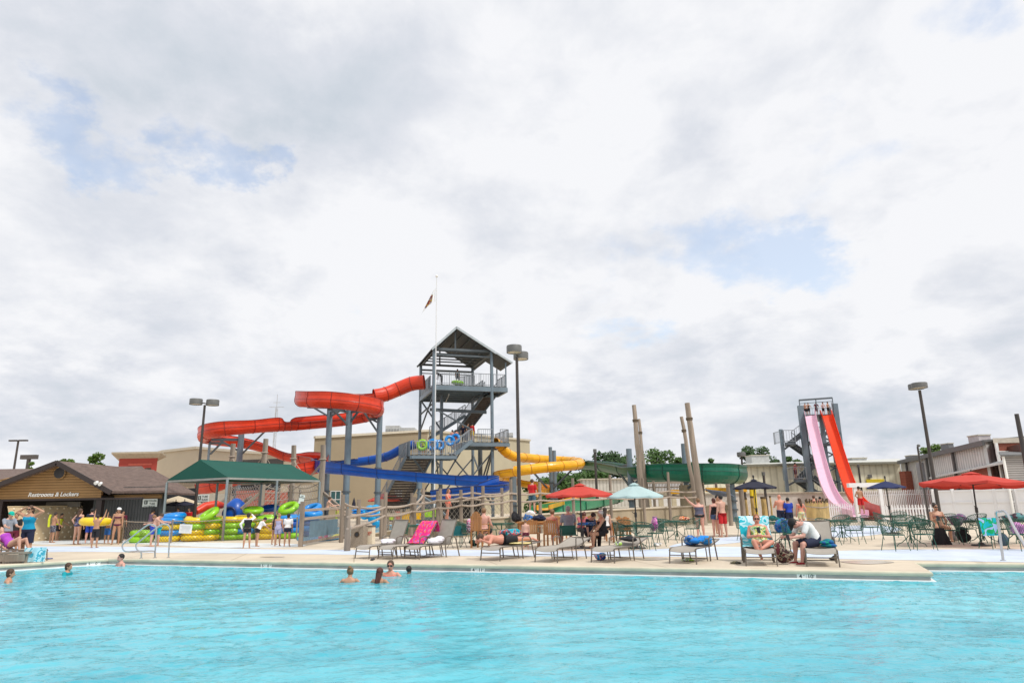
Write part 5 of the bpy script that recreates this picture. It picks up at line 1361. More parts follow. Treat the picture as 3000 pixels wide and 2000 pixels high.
        if style == 'messy':
            rr = random.Random(len(label))
            for k in range(10): a = rr.uniform(0, 6.28); h.ell(HP(.036 * math.cos(a), .034 * math.sin(a) - .012, .05 + rr.uniform(-.01, .02)), (.02 * H,) * 3, None, 6, 5)
        part(h, 'hair', M_h)
    if face:
        e = MB()
        for s in (-1, 1): e.ell(HP(s * .019, .0525, .010), (.007 * H, .004 * H, .0045 * H), HM, 8, 6)
        part(e, 'eyes', mat('eye_dark', (.03, .02, .015), .2, var=0))
        e = MB(); e.ell(HP(0, .0535, -.034), (.016 * H, .005 * H, .005 * H), HM, 8, 6); part(e, 'mouth', mat('lips', (.38, .10, .09), .5, var=0))
        e = MB()
        for s in (-1, 1): e.cap(HP(s * .012, .056, .024), HP(s * .030, .048, .025), .0025 * H, .002 * H, 5)
        part(e, 'eyebrows', M_h or mat('hair_brown', HAIR['brown']))
    if hat:
        hm = cloth('hat_' + hat[0], hat[1]); h = MB()
        h.ell(HP(0, -.004, .042), (.056 * H, .064 * H, .046 * H), HM, 14, 8); h.ell(HP(0, .060, .030), (.042 * H, .045 * H, .007 * H), HM, 12, 6)
        part(h, 'cap', hm)
    for wv in wear:
        kind, mm = wv[0], wv[1]
        g = MB()
        if kind == 'sunglasses':
            for s in (-1, 1): g.ell(HP(s * .020, .056, .010), (.018 * H, .006 * H, .012 * H), HM, 10, 6)
            g.cap(HP(-.046, .02, .012), HP(-.034, .052, .012), .003 * H, .003 * H, 5); g.cap(HP(.046, .02, .012), HP(.034, .052, .012), .003 * H, .003 * H, 5); g.cap(HP(-.01, .058, .013), HP(.01, .058, .013), .003 * H, .003 * H, 5)
            part(g, 'sunglasses', mat('sunglass_black', (.008, .008, .01), .15, var=0)); continue
        if kind in ('tshirt', 'tank', 'rash', 'longshirt'):
            torso(g, -.06 if kind != 'longshirt' else -.10, .97 if kind != 'tank' else .86, .009 * H)
            for s in (-1, 1):
                if kind == 'tank': g.tube([V(spine(.84) + sx * s * .055 * H + fw * .060 * H * f_), V(spine(.99) + sx * s * .052 * H), V(spine(.84) + sx * s * .055 * H - fw * .062 * H * f_)], .010 * H, 6)
                else:
                    g.ell(V(sh[s]), (.043 * H * f_ ** .4,) * 3); fr_ = {'tshirt': .62, 'longshirt': .62, 'rash': 1.0}[kind]
                    e_ = sh[s].lerp(J[s]['el'], fr_); g.cap(V(sh[s]), V(e_), .041 * H * f_ ** .5, .036 * H * f_ ** .5)
                    if kind == 'rash': g.cap(V(J[s]['el']), V(J[s]['wr'].lerp(J[s]['el'], .2)), .030 * H, .021 * H)
            part(g, 'shirt', mm); continue
        if kind == 'onepiece':
            torso(g, -.07, .80, .006 * H)
            for s in (-1, 1):
                g.tube([V(spine(.76) + sx * s * .045 * H + fw * .070 * H * f_), V(spine(.985) + sx * s * .046 * H), V(spine(.70) + sx * s * .03 * H - fw * .062 * H * f_)], .006 * H, 5)
            part(g, 'swimsuit', mm); continue
        if kind == 'tankini':
            torso(g, .12, .78, .009 * H)
            for s in (-1, 1): g.tube([V(spine(.76) + sx * s * .05 * H + fw * .066 * H * f_), V(spine(.985) + sx * s * .046 * H), V(spine(.72) + sx * s * .04 * H - fw * .060 * H * f_)], .005 * H, 5)
            part(g, 'swim_top', mm); continue
        if kind == 'bikini':
            torso(g, .60, .74, .006 * H); 
            for s in (-1, 1): g.tube([V(spine(.72) + sx * s * .04 * H + fw * .070 * H * f_), V(spine(.99) + sx * s * .04 * H), V(spine(.66) - fw * .055 * H * f_)], .004 * H, 5)
            part(g, 'bikini_top', mm); g = MB(); torso(g, -.09, .08, .006 * H); part(g, 'bikini_bottom', mm); continue
        if kind == 'briefs':
            torso(g, -.10, .16, .009 * H); part(g, 'swim_bottom', mm); continue
        if kind in ('shorts', 'trunks', 'short_shorts', 'trousers', 'skirt'):
            fr_ = {'shorts': .85, 'trunks': .72, 'short_shorts': .32, 'trousers': 1.0, 'skirt': .6}[kind]
            torso(g, -.10, .12 if kind != 'skirt' else .2, .011 * H)
            for s in (-1, 1):
                e_ = hp[s].lerp(J[s]['kn'], fr_); g.cyl(V(hp[s]), V(e_), .060 * H * f_ ** .8, (.052 if fr_ > .5 else .058) * H * f_ ** .7, 12)
                if kind == 'trousers': g.cap(V(J[s]['kn']), V(J[s]['an']), .046 * H * f_ ** .6, .034 * H)
                if kind == 'trunks' and len(wv) > 2: pass
            part(g, 'shorts' if kind != 'trousers' else 'trousers', mm); continue
        if kind == 'shoes':
            for s in (-1, 1):
                g = MB(); ank, dn, fd = J[s]['foot']; g.cap(ank + dn * .7 - fd * .016 * H, ank + dn * .95 + fd * .05 * H, .025 * H, .022 * H); g.cap(ank + dn * .95 + fd * .05 * H, ank + dn * 1.15 + fd * .088 * H, .023 * H, .016 * H); part(g, 'shoe', mm)
            continue
        if kind == 'towelwrap':
            torso(g, -.10, .55, .022 * H); 
            for s in (-1, 1): g.cyl(V(hp[s]), V(hp[s].lerp(J[s]['kn'], .6)), .070 * H * f_, .062 * H * f_, 10)
            part(g, 'towel_wrap', mm); continue
        if kind == 'vest':
            torso(g, .15, .90, .022 * H); part(g, 'life_vest', mm); continue
    if extra: extra(body, V, spine, J, fw, sx, up, H)
    return body
BODIES = []
W_ = cloth('white', (.80, .80, .80)); K_ = cloth('black', (.012, .012, .016)); NV = cloth('navy', (.012, .018, .05)); RD = cloth('red', (.55, .015, .02))
BL = cloth('royal_blue', (.01, .05, .40)); TQ = cloth('aqua_blue', (.0, .27, .47)); GY_ = cloth('grey', (.27, .30, .36)); DG = cloth('dark_grey', (.05, .055, .065)); YL = cloth('yellow_green', (.62, .68, .03))
MAR = cloth('maroon', (.12, .01, .03)); CO = cloth('coral', (.75, .16, .10)); PKc = cloth('pink', (.75, .05, .22)); LAV = cloth('lavender', (.42, .42, .60)); GRc = cloth('green', (.02, .16, .10)); PUR = cloth('purple', (.42, .06, .50))
PAT1 = blotch('swimsuit_navy_pattern', [(.02, .02, .08), (.01, .01, .04), (.18, .20, .35), (.03, .03, .10)], 16)
PAT2 = blotch('trunks_plaid', [(.06, .06, .09), (.03, .03, .05), (.30, .30, .34), (.05, .05, .08)], 14)
JEAN = cloth('denim', (.06, .10, .20)); FLO = blotch('floral_print', [(.75, .30, .22), (.70, .62, .45), (.10, .45, .35), (.80, .68, .2)], 16)
GREENP = blotch('green_yellow_print', [(.12, .40, .12), (.65, .60, .12), (.75, .75, .60), (.10, .30, .10)], 14)
G0 = lambda px, py, z=0.0: tuple(gp(px, py, z))
UPR = (150, 40, 0, 0)
# --- left group by the locker building and the tubes
human('woman in a bright blue tank top with both hands on her head and dark sunglasses', G0(70, 1641), R(-4), 1.72, 'warm', 'brown', 'pony', [('tank', TQ), ('shorts', NV), ('sunglasses', 0)], fem=True, fat=1.12, face=True,
      la=(176, 62, 170, -62), ra=(176, 62, 170, -62), voxel=.012)
human('person in a teal cap and grey T-shirt looking down at the left picture edge', G0(10, 1632), R(60), 1.55, 'fair', 'brown', 'short', [('tshirt', GY_), ('shorts', MAR)], hat=('teal', (.0, .42, .33)), head=18, la=(40, 6, 80, 0), ra=(40, 6, 80, 0))
human('person in dark clothes half hidden behind the woman in the blue tank top', G0(33, 1622), R(20), 1.5, 'tan', 'dark', 'short', [('tshirt', K_), ('shorts', MAR)])
human('boy in plaid trunks carrying a yellow noodle before the climbing wall', G0(150, 1589), R(150), 1.48, 'tan', 'dark', 'short', [('trunks', PAT2)], la=(20, 4, 50, 0))
human('boy with a yellow-green towel over his shoulder facing the climbing wall', G0(166, 1583), R(100), 1.42, 'tan', 'dark', 'short', [('trunks', K_), ('vest', YL)], lean=8, ra=(30, 4, 60, 0))
human('woman with a long braid in a navy patterned swimsuit, hand on hip', G0(222, 1594), R(165), 1.62, 'fair', 'brown', 'long', [('onepiece', PAT1), ('briefs', PAT1)], fem=True, fat=1.15, ra=(-10, 45, 5, -35))
human('person in a dark T-shirt and blue shorts behind the yellow tube', G0(258, 1590), R(190), 1.62, 'pink', 'black', 'short', [('tshirt', NV), ('shorts', BL)])
human('boy in black shorts carrying the big yellow tube over his head', G0(275, 1604), R(180), 1.36, 'tan', 'dark', 'short', [('shorts', K_)], la=(150, 20, 165, 5), ra=(150, 20, 165, 5))
human('boy in blue shorts helping to hold the yellow tube, beside the woman in the cap', G0(311, 1591), R(172), 1.25, 'tan', 'auburn', 'short', [('shorts', cloth('mid_blue', (.02, .12, .42)))], la=(150, 20, 165, 5), ra=(150, 20, 165, 5))
human('woman in a white cap and dark bikini standing by the tube enclosure', G0(337, 1594), R(20), 1.64, 'tan', 'brown', 'pony', [('bikini', cloth('plum', (.10, .015, .05)))], fem=True, hat=('white', (.78, .78, .78)), yaw=35, ll=(6, 4, -4, 2), la=(-4, 14, 8, 6), face=True)
human('person in a maroon top just behind the woman in the white cap', G0(352, 1580), R(40), 1.5, 'tan', 'dark', 'short', [('tshirt', MAR), ('shorts', K_)])
human('boy in royal blue trunks leaning over the mesh fence of the tube enclosure', G0(442, 1600), R(112), 1.45, 'fair', 'brown', 'short', [('trunks', BL)], lean=22, head=30, la=(50, 4, 70, 0), ra=(60, 4, 80, 0))
human('blond child in aqua shorts beside the boy leaning over the mesh fence', G0(461, 1598), R(-60), 1.36, 'fair', 'light', 'bob', [('trunks', cloth('cyan', (.0, .35, .45)))], lean=18, head=25, la=(60, 4, 80, 0))
human('dark haired person under the notice sign behind the leaning boy', G0(434, 1578), R(150), 1.55, 'tan', 'black', 'short', [('tshirt', cloth('mauve', (.16, .10, .16))), ('shorts', K_)], lean=10)
human('reclining woman in a purple swimsuit with raised knees on the left lounge bench', G0(26, 1643), R(84), 1.6, 'fair', 'brown', 'bun', [('onepiece', PUR)], fem=True, fat=1.15, lean=-52, z=.52, head=18, ll=(118, 6, 12, 2), rl=(112, 8, 22, 2), la=(20, 14, 60, 0), ra=(10, 14, 40, 0), voxel=.012)
# --- girls before the tubes
def stripe(body, V, spine, J, fw, sx, up, H):
    g = MB()
    for s in (-1, 1): g.poly([V(spine(-.05) + sx * s * .083 * H - fw * .0), V(spine(.10) + sx * s * .098 * H), V(spine(.10) + sx * s * .100 * H + fw * .02 * H), V(spine(-.05) + sx * s * .086 * H + fw * .02 * H)], .01)
    g.build('side_stripe', PKc, body)
human('girl in a black and white rash guard with hand raised to her head', G0(721, 1605), R(195), 1.34, 'warm', 'dark', 'bob', [('vest', K_), ('rash', W_), ('short_shorts', K_)], fem=True, ra=(-20, 35, 10, -20), la=(110, 20, 165, -40), ll=(2, 6, -2, 2), extra=stripe)
human('girl in a white T-shirt and black shorts leaning towards the tubes', G0(752, 1600), R(125), 1.22, 'warm', 'black', 'short', [('tshirt', W_), ('short_shorts', K_)], fem=True, lean=28, head=10, la=(40, 4, 50, 0), ra=(60, 4, 100, 0))
human('girl in a lavender swimsuit with blond bun seen from behind', G0(812, 1599), R(175), 1.28, 'warm', 'blond', 'bun', [('onepiece', LAV), ('skirt', LAV)], fem=True)
human('dark long-haired girl close beside the girl in lavender', G0(802, 1595), R(165), 1.22, 'tan', 'black', 'long', [('onepiece', K_), ('briefs', K_)], fem=True)
human('girl in a white T-shirt and navy shorts with black hair seen from behind', G0(840, 1600), R(180), 1.28, 'tan', 'black', 'bob', [('tshirt', W_), ('short_shorts', NV)], fem=True, fat=1.08)
human('toddler in a pink swimsuit sitting at the water edge behind the rope rail', G0(955, 1580), R(150), .98, 'warm', 'dark', 'short', [('onepiece', PKc)], z=.10, ll=(85, 14, 80, 8), rl=(85, 14, 80, 8), lean=-4, la=(40, 10, 40, 0))
human('small bare-backed child beside the toddler in pink', G0(937, 1580), R(170), .8, 'warm', 'brown', 'short', [('trunks', PKc)], z=.09, ll=(85, 14, 80, 8), rl=(85, 14, 80, 8))
human('child in green shorts and pink top up on the rope play structure', tuple(at(847, 1472, 46)), R(160), 1.3, 'fair', 'brown', 'short', [('trunks', GRc), ('tshirt', cloth('shell_pink', (.80, .42, .36)))], la=(150, 30, 160, -60), ra=(150, 30, 160, -60))
human('pale shirtless person behind the left end of the rope rail', tuple(at(955, 1540, 38)), R(120), 1.6, 'fair', 'brown', 'short', [('trunks', DG)], lean=12, la=(50, 8, 90, 0), ra=(40, 8, 80, 0))
human('child in a yellow patterned suit beyond the rope rail', tuple(at(985, 1545, 42)), R(100), 1.3, 'tan', 'dark', 'short', [('onepiece', YL), ('trunks', YL)])
human('worker in a black and white top in the dark kiosk behind the tubes', tuple(P3(at(521, 1512, 46), 0)), R(0), 1.6, 'fair', 'dark', 'short', [('tshirt', blotch('bw_print', [(.5, .5, .5), (.02, .02, .02), (.6, .6, .6)], 14)), ('shorts', K_)])
human('worker in a red and white top in the dark kiosk behind the tubes', tuple(P3(at(553, 1512, 45), 0)), R(0), 1.6, 'tan', 'black', 'short', [('tshirt', RD), ('vest', RD), ('shorts', K_)])
# --- on the ramp and terrace
human('woman in a coral swimsuit walking up the boardwalk behind the rope rail', tuple(at(1312, 1521, 36)), R(60), 1.58, 'red', 'light', 'long', [('onepiece', CO)], fem=True, la=(40, 4, 80, 0), ra=(-10, 6, 20, 0), ll=(14, 3, -4, 2), rl=(-12, 3, -22, 2))
human('lifeguard in a red T-shirt and blue shorts on the boardwalk behind the lamp post', tuple(at(1560, 1502, 37)), R(150), 1.8, 'fair', 'brown', 'short', [('tshirt', RD), ('shorts', cloth('steel_blue', (.05, .12, .18)))], fat=1.1)
# --- around the tables
human('shaved-headed man with a bare back sitting in the tall wooden chair', G0(1417, 1600), R(165), 1.74, 'pink', 'light', 'short', [('shorts', K_)], z=.56, fat=1.12, ll=(88, 8, 0, 2), rl=(88, 8, 0, 2), la=(20, 16, 70, -5), ra=(30, 24, 80, -5))
human('shirtless man in black trunks lying face down on a lounger', G0(1474, 1634), R(-60), 1.78, 'red', 'brown', 'short', [('trunks', K_), ('shorts', K_)], z=.50, lean=84, fat=1.12, head=-8, ll=(-92, 6, -90, 4), rl=(-92, 9, -90, 4), la=(60, 50, 120, -60), ra=(60, 50, 120, -60), voxel=.012)
human('toddler boy in maroon trunks standing behind the lying man', G0(1541, 1608), R(185), .98, 'fair', 'light', 'short', [('trunks', MAR)], fat=1.1)
human('woman with a white towel round her waist sitting on a wooden chair', G0(1618, 1600), R(155), 1.66, 'red', 'light', 'short', [('onepiece', CO), ('towelwrap', W_)], fem=True, z=.52, ll=(85, 6, 0, 2), rl=(85, 6, 0, 2), ra=(10, 30, 30, 10), lean=6)
human('man in a grey sleeveless shirt sitting in the green canvas chair', G0(1668, 1600), R(188), 1.8, 'pink', 'grey', 'short', [('tshirt', GY_), ('shorts', DG)], fat=1.22, z=.56, ll=(85, 8, 0, 2), rl=(85, 8, 0, 2), la=(15, 14, 60, 0), ra=(15, 14, 60, 0))
human('curly dark-haired woman leaning over the table under the red umbrella', G0(1703, 1588), R(20), 1.62, 'tan', 'auburn', 'messy', [('tshirt', cloth('rose', (.45, .12, .14))), ('trousers', K_)], fem=True, z=.5, lean=24, head=28, ll=(85, 6, 0, 2), rl=(85, 6, 0, 2), la=(50, 8, 80, 0), ra=(50, 8, 80, 0))
human('white-haired woman in a black swim dress sitting in profile', G0(1770, 1604), R(-80), 1.62, 'warm', 'white', 'short', [('onepiece', K_), ('skirt', K_)], fem=True, fat=1.25, z=.50, lean=6, ll=(86, 5, -6, 2), rl=(86, 9, 4, 2), la=(34, 5, 44, 0), ra=(34, 5, 44, 0), face=True)
human('person with a long dark braid behind the white-haired woman', G0(1776, 1588), R(160), 1.62, 'fair', 'dark', 'long', [('tank', W_), ('shorts', K_)], fem=True, z=.56, ll=(85, 6, 0, 2), rl=(85, 6, 0, 2))
human('person in black trousers seated across the red umbrella table', G0(1725, 1600), R(40), 1.68, 'fair', 'dark', 'short', [('tshirt', NV), ('trousers', K_)], z=.45, lean=18, head=25, ll=(80, 5, 2, 2), rl=(80, 9, -8, 2))
# --- standing group at the middle right
human('woman in a grey and black swimsuit pointing up to the left', G0(2054, 1572), R(183), 1.62, 'pink', 'light', 'short', [('tankini', cloth('slate', (.10, .10, .15))), ('briefs', K_)], fem=True, fat=1.28, ra=(0, 128, 0, 140), la=(2, 10, 5, 6), voxel=.013)
human('woman in a black tank top and denim shorts with auburn hair', G0(2100, 1571), R(196), 1.62, 'pink', 'auburn', 'bob', [('tankini', K_), ('short_shorts', JEAN)], fem=True, fat=1.18, la=(-5, 35, 30, -40), ra=(0, 12, 10, 4), voxel=.013)
human('man in long red swim shorts standing beside the woman in denim shorts', G0(2122, 1572), R(205), 1.74, 'fair', 'black', 'short', [('shorts', RD), ('trunks', RD)], la=(20, 6, 40, 0), voxel=.013)
human('dark-haired man mostly hidden between the auburn-haired woman and the man in red', G0(2108, 1562), R(20), 1.76, 'warm', 'black', 'short', [('trunks', NV)])
human('bald shirtless man with a bare back in blue trunks', G0(2294, 1556), R(178), 1.76, 'red', 'grey', 'bald', [('trunks', NV), ('briefs', JEAN)], fat=1.16, ra=(30, 12, 90, -10))
human('boy in a royal blue T-shirt beside the bald shirtless man', G0(2318, 1556), R(185), 1.60, 'tan', 'black', 'short', [('longshirt', BL), ('shorts', NV)], fat=1.05)
human('long-haired girl in an orange floral bikini and skirt', G0(2353, 1556), R(190), 1.56, 'red', 'brown', 'long', [('bikini', CO), ('skirt', FLO)], fem=True, la=(0, 30, 20, -10))
human('left one of two bare-shouldered bathers behind the bamboo screen', G0(2393, 1534), R(170), 1.72, 'red', 'brown', 'short', [('trunks', NV)])
human('right one of two bare-shouldered bathers behind the bamboo screen', G0(2410, 1532), R(150), 1.66, 'red', 'black', 'short', [('trunks', K_)], lean=10)
human('lifeguard in red shorts with a bare back at the speed slide exit', tuple(at(2526, 1504, 45)), R(190), 1.76, 'tan', 'black', 'short', [('shorts', RD)], la=(10, 20, 60, -50), ra=(10, 20, 60, -50), ll=(0, 6, -2, 3), rl=(0, 6, -2, 3))
# --- sunbathers at the right
human('red-haired woman in sunglasses reclining on the aqua towel with her phone', G0(2232, 1648), R(-14), 1.64, 'red', 'red', 'short', [('onepiece', GREENP), ('sunglasses', 0)], fem=True, fat=1.22, z=.46, lean=-34, head=30, ll=(100, 12, 22, -18), rl=(98, 22, 60, -45), la=(32, 16, 100, -45), ra=(32, 16, 100, -45), face=True, voxel=.011)
human('man in a white T-shirt, black cap and red shoes hunched over his phone', G0(2392, 1648), R(-80), 1.76, 'pink', 'dark', 'short', [('tshirt', W_), ('shorts', NV), ('shoes', cloth('dark_red', (.30, .01, .02)))], fat=1.14, z=.50, lean=38, curl=1.0, head=42, ll=(84, 8, 4, 2), rl=(84, 10, 10, 2), la=(28, 6, 84, -8), ra=(28, 6, 84, -8), hat=('black', (.012, .012, .014)), voxel=.011, face=True)
human('person in sunglasses sitting with a black towel over the lap and holding a phone', G0(2757, 1584), R(-8), 1.66, 'warm', 'dark', 'bun', [('sunglasses', 0), ('bikini', cloth('blush', (.55, .30, .24)))], fem=True, fat=1.1, z=.50, lean=-6, head=10, ll=(84, 12, 2, 0), rl=(84, 12, 2, 0), la=(20, 10, 110, -25), ra=(8, 22, 30, -20), face=True, voxel=.012)
# --- swimmers
def swimmer(label, px, py, H, rz, skin, hair, style, wear=(), depth=.26, **kw):
    p = gp(px, py, WZ)                                   # py = water line at the shoulders
    return human(label, (p.x, p.y, WZ - (.30 * H) + depth * .3 + .0), rz, H, skin, hair, style, wear, z=0, group='swimmers in the pool', ll=(20, 6, 10, 2), rl=(-10, 6, -20, 2), la=(20, 50, 40, 20), ra=(20, 50, 40, 20), voxel=.012, **kw)
swimmer('brown-haired swimmer at the far left edge seen from behind', 22, 1706, 1.5, R(120), 'warm', 'brown', 'bob')
swimmer('girl swimmer with wet brown hair facing right near the left coping', 194, 1683, 1.45, R(100), 'warm', 'brown', 'bob', [('rash', cloth('teal', (.0, .28, .33)))])
swimmer('dark-haired woman in a pink suit resting in the left corner of the pool', 355, 1657, 1.62, R(-35), 'pink', 'black', 'short', [('onepiece', cloth('pale_pink', (.85, .45, .55)))], face=True, depth=.34)
swimmer('light-haired swimmer seen from behind, leftmost of the group of four', 1024, 1704, 1.5, R(180), 'warm', 'light', 'bun', [('bikini', DG)])
swimmer('long-haired girl swimmer in a pink top, second of the group of four', 1110, 1706, 1.5, R(160), 'tan', 'auburn', 'long', [('bikini', PKc)])
swimmer('man in dark sunglasses standing in the water by the coping', 1144, 1686, 1.7, R(0), 'red', 'brown', 'short', [('sunglasses', 0), ('tank', cloth('salmon', (.85, .22, .16)))], face=True, depth=.30)
swimmer('dark-haired child low in the water right of the man in sunglasses', 1196, 1680, 1.35, R(150), 'brown', 'black', 'short', depth=-.10)
# --- on the towers
for i, (px, py, Y, c, lb, wr, H_) in enumerate(((1241, 1331, 60, 'tan', 'child in a yellow vest holding the green ring on the low tower deck', [('vest', YL), ('trunks', K_)], 1.35),
        (1262, 1331, 60, 'warm', 'shirtless boy holding the first blue ring on the low tower deck', [('trunks', BL)], 1.4), (1297, 1331, 60.5, 'tan', 'shirtless boy holding the rightmost blue ring on the low deck', [('trunks', MAR)], 1.45),
        (1325, 1310, 61, 'red', 'taller shirtless boy on the short stair with blue rings', [('trunks', TQ)], 1.6), (1338, 1303, 61.3, 'red', 'child behind the taller boy on the short stair', [('trunks', CO)], 1.4))):
    human(lb, tuple(at(px, py, Y)), R(170 + i * 9), H_, c, 'dark', 'short', wr, voxel=.025, group='queue on the tower stairs')
human('lifeguard in a red jacket and yellow shorts on the middle tower deck', tuple(at(1383, 1292, 62)), R(150), 1.7, 'tan', 'black', 'short', [('rash', RD), ('shorts', cloth('gold', (.6, .4, .03)))], voxel=.025)
human('person in dark clothes left of the red-jacketed lifeguard on the middle deck', tuple(at(1368, 1291, 62)), R(60), 1.65, 'tan', 'black', 'short', [('tshirt', DG), ('trousers', DG)], lean=8, voxel=.025)
human('second dark-clothed person leaning on the middle deck rail', tuple(at(1358, 1293, 62.4)), R(-20), 1.6, 'tan', 'dark', 'short', [('tshirt', NV), ('trousers', K_)], lean=14, voxel=.025)
human('rider bending forward on the top deck beside the red slide entrance', tuple(at(1293, 1126, 62)), R(-100), 1.5, 'brown', 'black', 'short', [('tshirt', K_), ('trousers', K_)], lean=48, voxel=.025)
human('rider standing in the green ring on the top deck', tuple(at(1340, 1126, 62)), R(180), 1.5, 'tan', 'black', 'short', [('trunks', DG), ('tshirt', DG)], voxel=.025)
for i, (px, py, Y, c, lb, wr) in enumerate(((2362, 1219, 68.6, 'warm', 'leftmost bather waiting on top of the speed slide tower', [('trunks', K_)]), (2371, 1218, 69, 'warm', 'bather in black above the pink speed slide', [('onepiece', K_), ('trunks', K_)]),
        (2394, 1216, 69.4, 'tan', 'attendant in maroon between the two speed slides', [('tshirt', MAR), ('shorts', MAR)]), (2414, 1217, 68.6, 'fair', 'bather in a pale top and black shorts above the red speed slide', [('tshirt', cloth('pale_rose', (.6, .45, .45))), ('trunks', K_)]), (2428, 1216, 68.8, 'warm', 'rightmost bather on top of the speed slide tower', [('trunks', K_)]))):
    human(lb, tuple(at(px, py, Y)), R(-15 + i * 12), 1.4, c, 'dark', 'short', wr, voxel=.025, la=(10, 40, 40, -30), ra=(10, 40, 40, -30), group='bathers on top of the speed slide tower')
human('climber in dull red on the lower landing of the speed slide tower', tuple(at(2333, 1404, 68.5)), R(100), 1.7, 'red', 'black', 'short', [('tshirt', cloth('dull_red', (.35, .10, .10))), ('shorts', MAR)], voxel=.025, la=(40, 10, 70, 0))
# ------------------------------------------------------------------ furniture prototypes
M_taupe = mat('sling_taupe', (.36, .325, .28), .75, var=.06, vscale=6, bump=.2, bscale=120)
M_lfr = mat('lounger_frame', (.16, .135, .11), .4, metal=.2, var=.1)
SLAT = []
def lounger(label, loc, rz, back=62, name='lounger', group='taupe sling loungers along the pool'):
    t = thing(name, label, 'lounger', loc, rz, group); h = .36; w2 = .33
    def side(s):
        x = s * w2
        m1 = MB(); m1.tube([(x, 0, h - .05), (x, .12, h), (x, 1.22, h)], .018, 6); m1.build('side_rail', M_lfr, t)
    ba = R(back); L = .76; y0 = 1.18
    for s in (-1, 1):
        side(s); x = s * w2
        m1 = MB(); m1.tube([(x, .04, h), (x * 1.04, .0, 0)], .017, 6); m1.build('leg', M_lfr, t)
        m1 = MB(); m1.tube([(x, .78, h), (x, .86, .02)], .015, 6); m1.build('leg', M_lfr, t)
        m1 = MB(); m1.tube([(x * 1.08, 1.02, 0), (x * 1.08, .98, .30), (x * 1.08, 1.0, .56), (x * 1.08, 1.10, .60), (x * 1.08, 1.34, .58), (x * 1.08, 1.40, .50), (x * 1.1, 1.55, 0)], .019, 6); m1.build('armrest', M_lfr, t)
        m1 = MB(); m1.tube([(x, y0, h), (x, y0 + L * math.cos(ba), h + L * math.sin(ba))], .016, 6); m1.build('back_rail', M_lfr, t)
    m1 = MB(); m1.cyl((-w2, .02, .20), (w2, .02, .20), .013, n=6); m1.build('crossbar', M_lfr, t)
    m1 = MB(); m1.cyl((-w2, .84, .08), (w2, .84, .08), .013, n=6); m1.build('crossbar', M_lfr, t)
    m1 = MB(); m1.cyl((-w2, y0 + L * math.cos(ba), h + L * math.sin(ba)), (w2, y0 + L * math.cos(ba), h + L * math.sin(ba)), .016, n=6); m1.build('top_bar', M_lfr, t)
    def sling(pts, nm):
        m1 = MB(); k = 6; vs = []
        for (y, z) in pts:
            for j in range(k + 1): f = j / k; vs.append(((f - .5) * 2 * (w2 - .01), y, z - .03 * math.sin(math.pi * f) * .9))
        m1.add(vs, [(i * (k + 1) + j, i * (k + 1) + j + 1, (i + 1) * (k + 1) + j + 1, (i + 1) * (k + 1) + j) for i in range(len(pts) - 1) for j in range(k)])
        o = m1.build(nm, M_taupe, t); so = o.modifiers.new('t', 'SOLIDIFY'); so.thickness = .012
    sling([(0, h - .06), (.06, h - .02), (.15, h + .01)] + [(y0 * f, h + .01) for f in (.3, .5, .7, .85, 1)], 'seat_sling')
    sling([(y0 + L * f * math.cos(ba) + .01, h + .01 + L * f * math.sin(ba)) for f in (0, .25, .5, .75, 1)], 'back_sling')
    return t
def lpos(fx, fy, hx_, hy_=None):   # foot centre pixel
    return tuple(gp(fx, fy))
YL1 = R(-42)
lounger('leftmost of the three side-by-side loungers, upright back and white towel', tuple(gp(1060, 1636)), YL1, 68)
lounger('middle one of the three side-by-side loungers, under the pink towel', tuple(gp(1128, 1638)), YL1, 50)
lounger('rightmost of the three side-by-side loungers, upright back and white towel', tuple(gp(1206, 1637)), YL1, 68)
lounger('flat lounger carrying the shirtless man lying face down', tuple(gp(1436, 1642)), R(-38), 4)
lounger('empty lounger with slightly raised back before the man in the grey shirt', tuple(gp(1600, 1647)), R(-34), 14)
lounger('lounger with a black bundle and a small snorkel mask on its slightly raised back', tuple(gp(1766, 1648)), R(-38), 14)
lounger('lounger with blue bundles of towels, alone between the two umbrellas', tuple(gp(2001, 1651)), R(-34), 10)
lounger('lounger of the red-haired woman, covered with an aqua towel', tuple(gp(2232, 1658)), R(-16), 58)
lounger('lounger at the far right end of the row, with the man in the white T-shirt', tuple(gp(2412, 1660)), R(-21), 52)
lounger('dark lounger at the left picture edge with a woman in purple', tuple(gp(112, 1644)), R(84), 22)

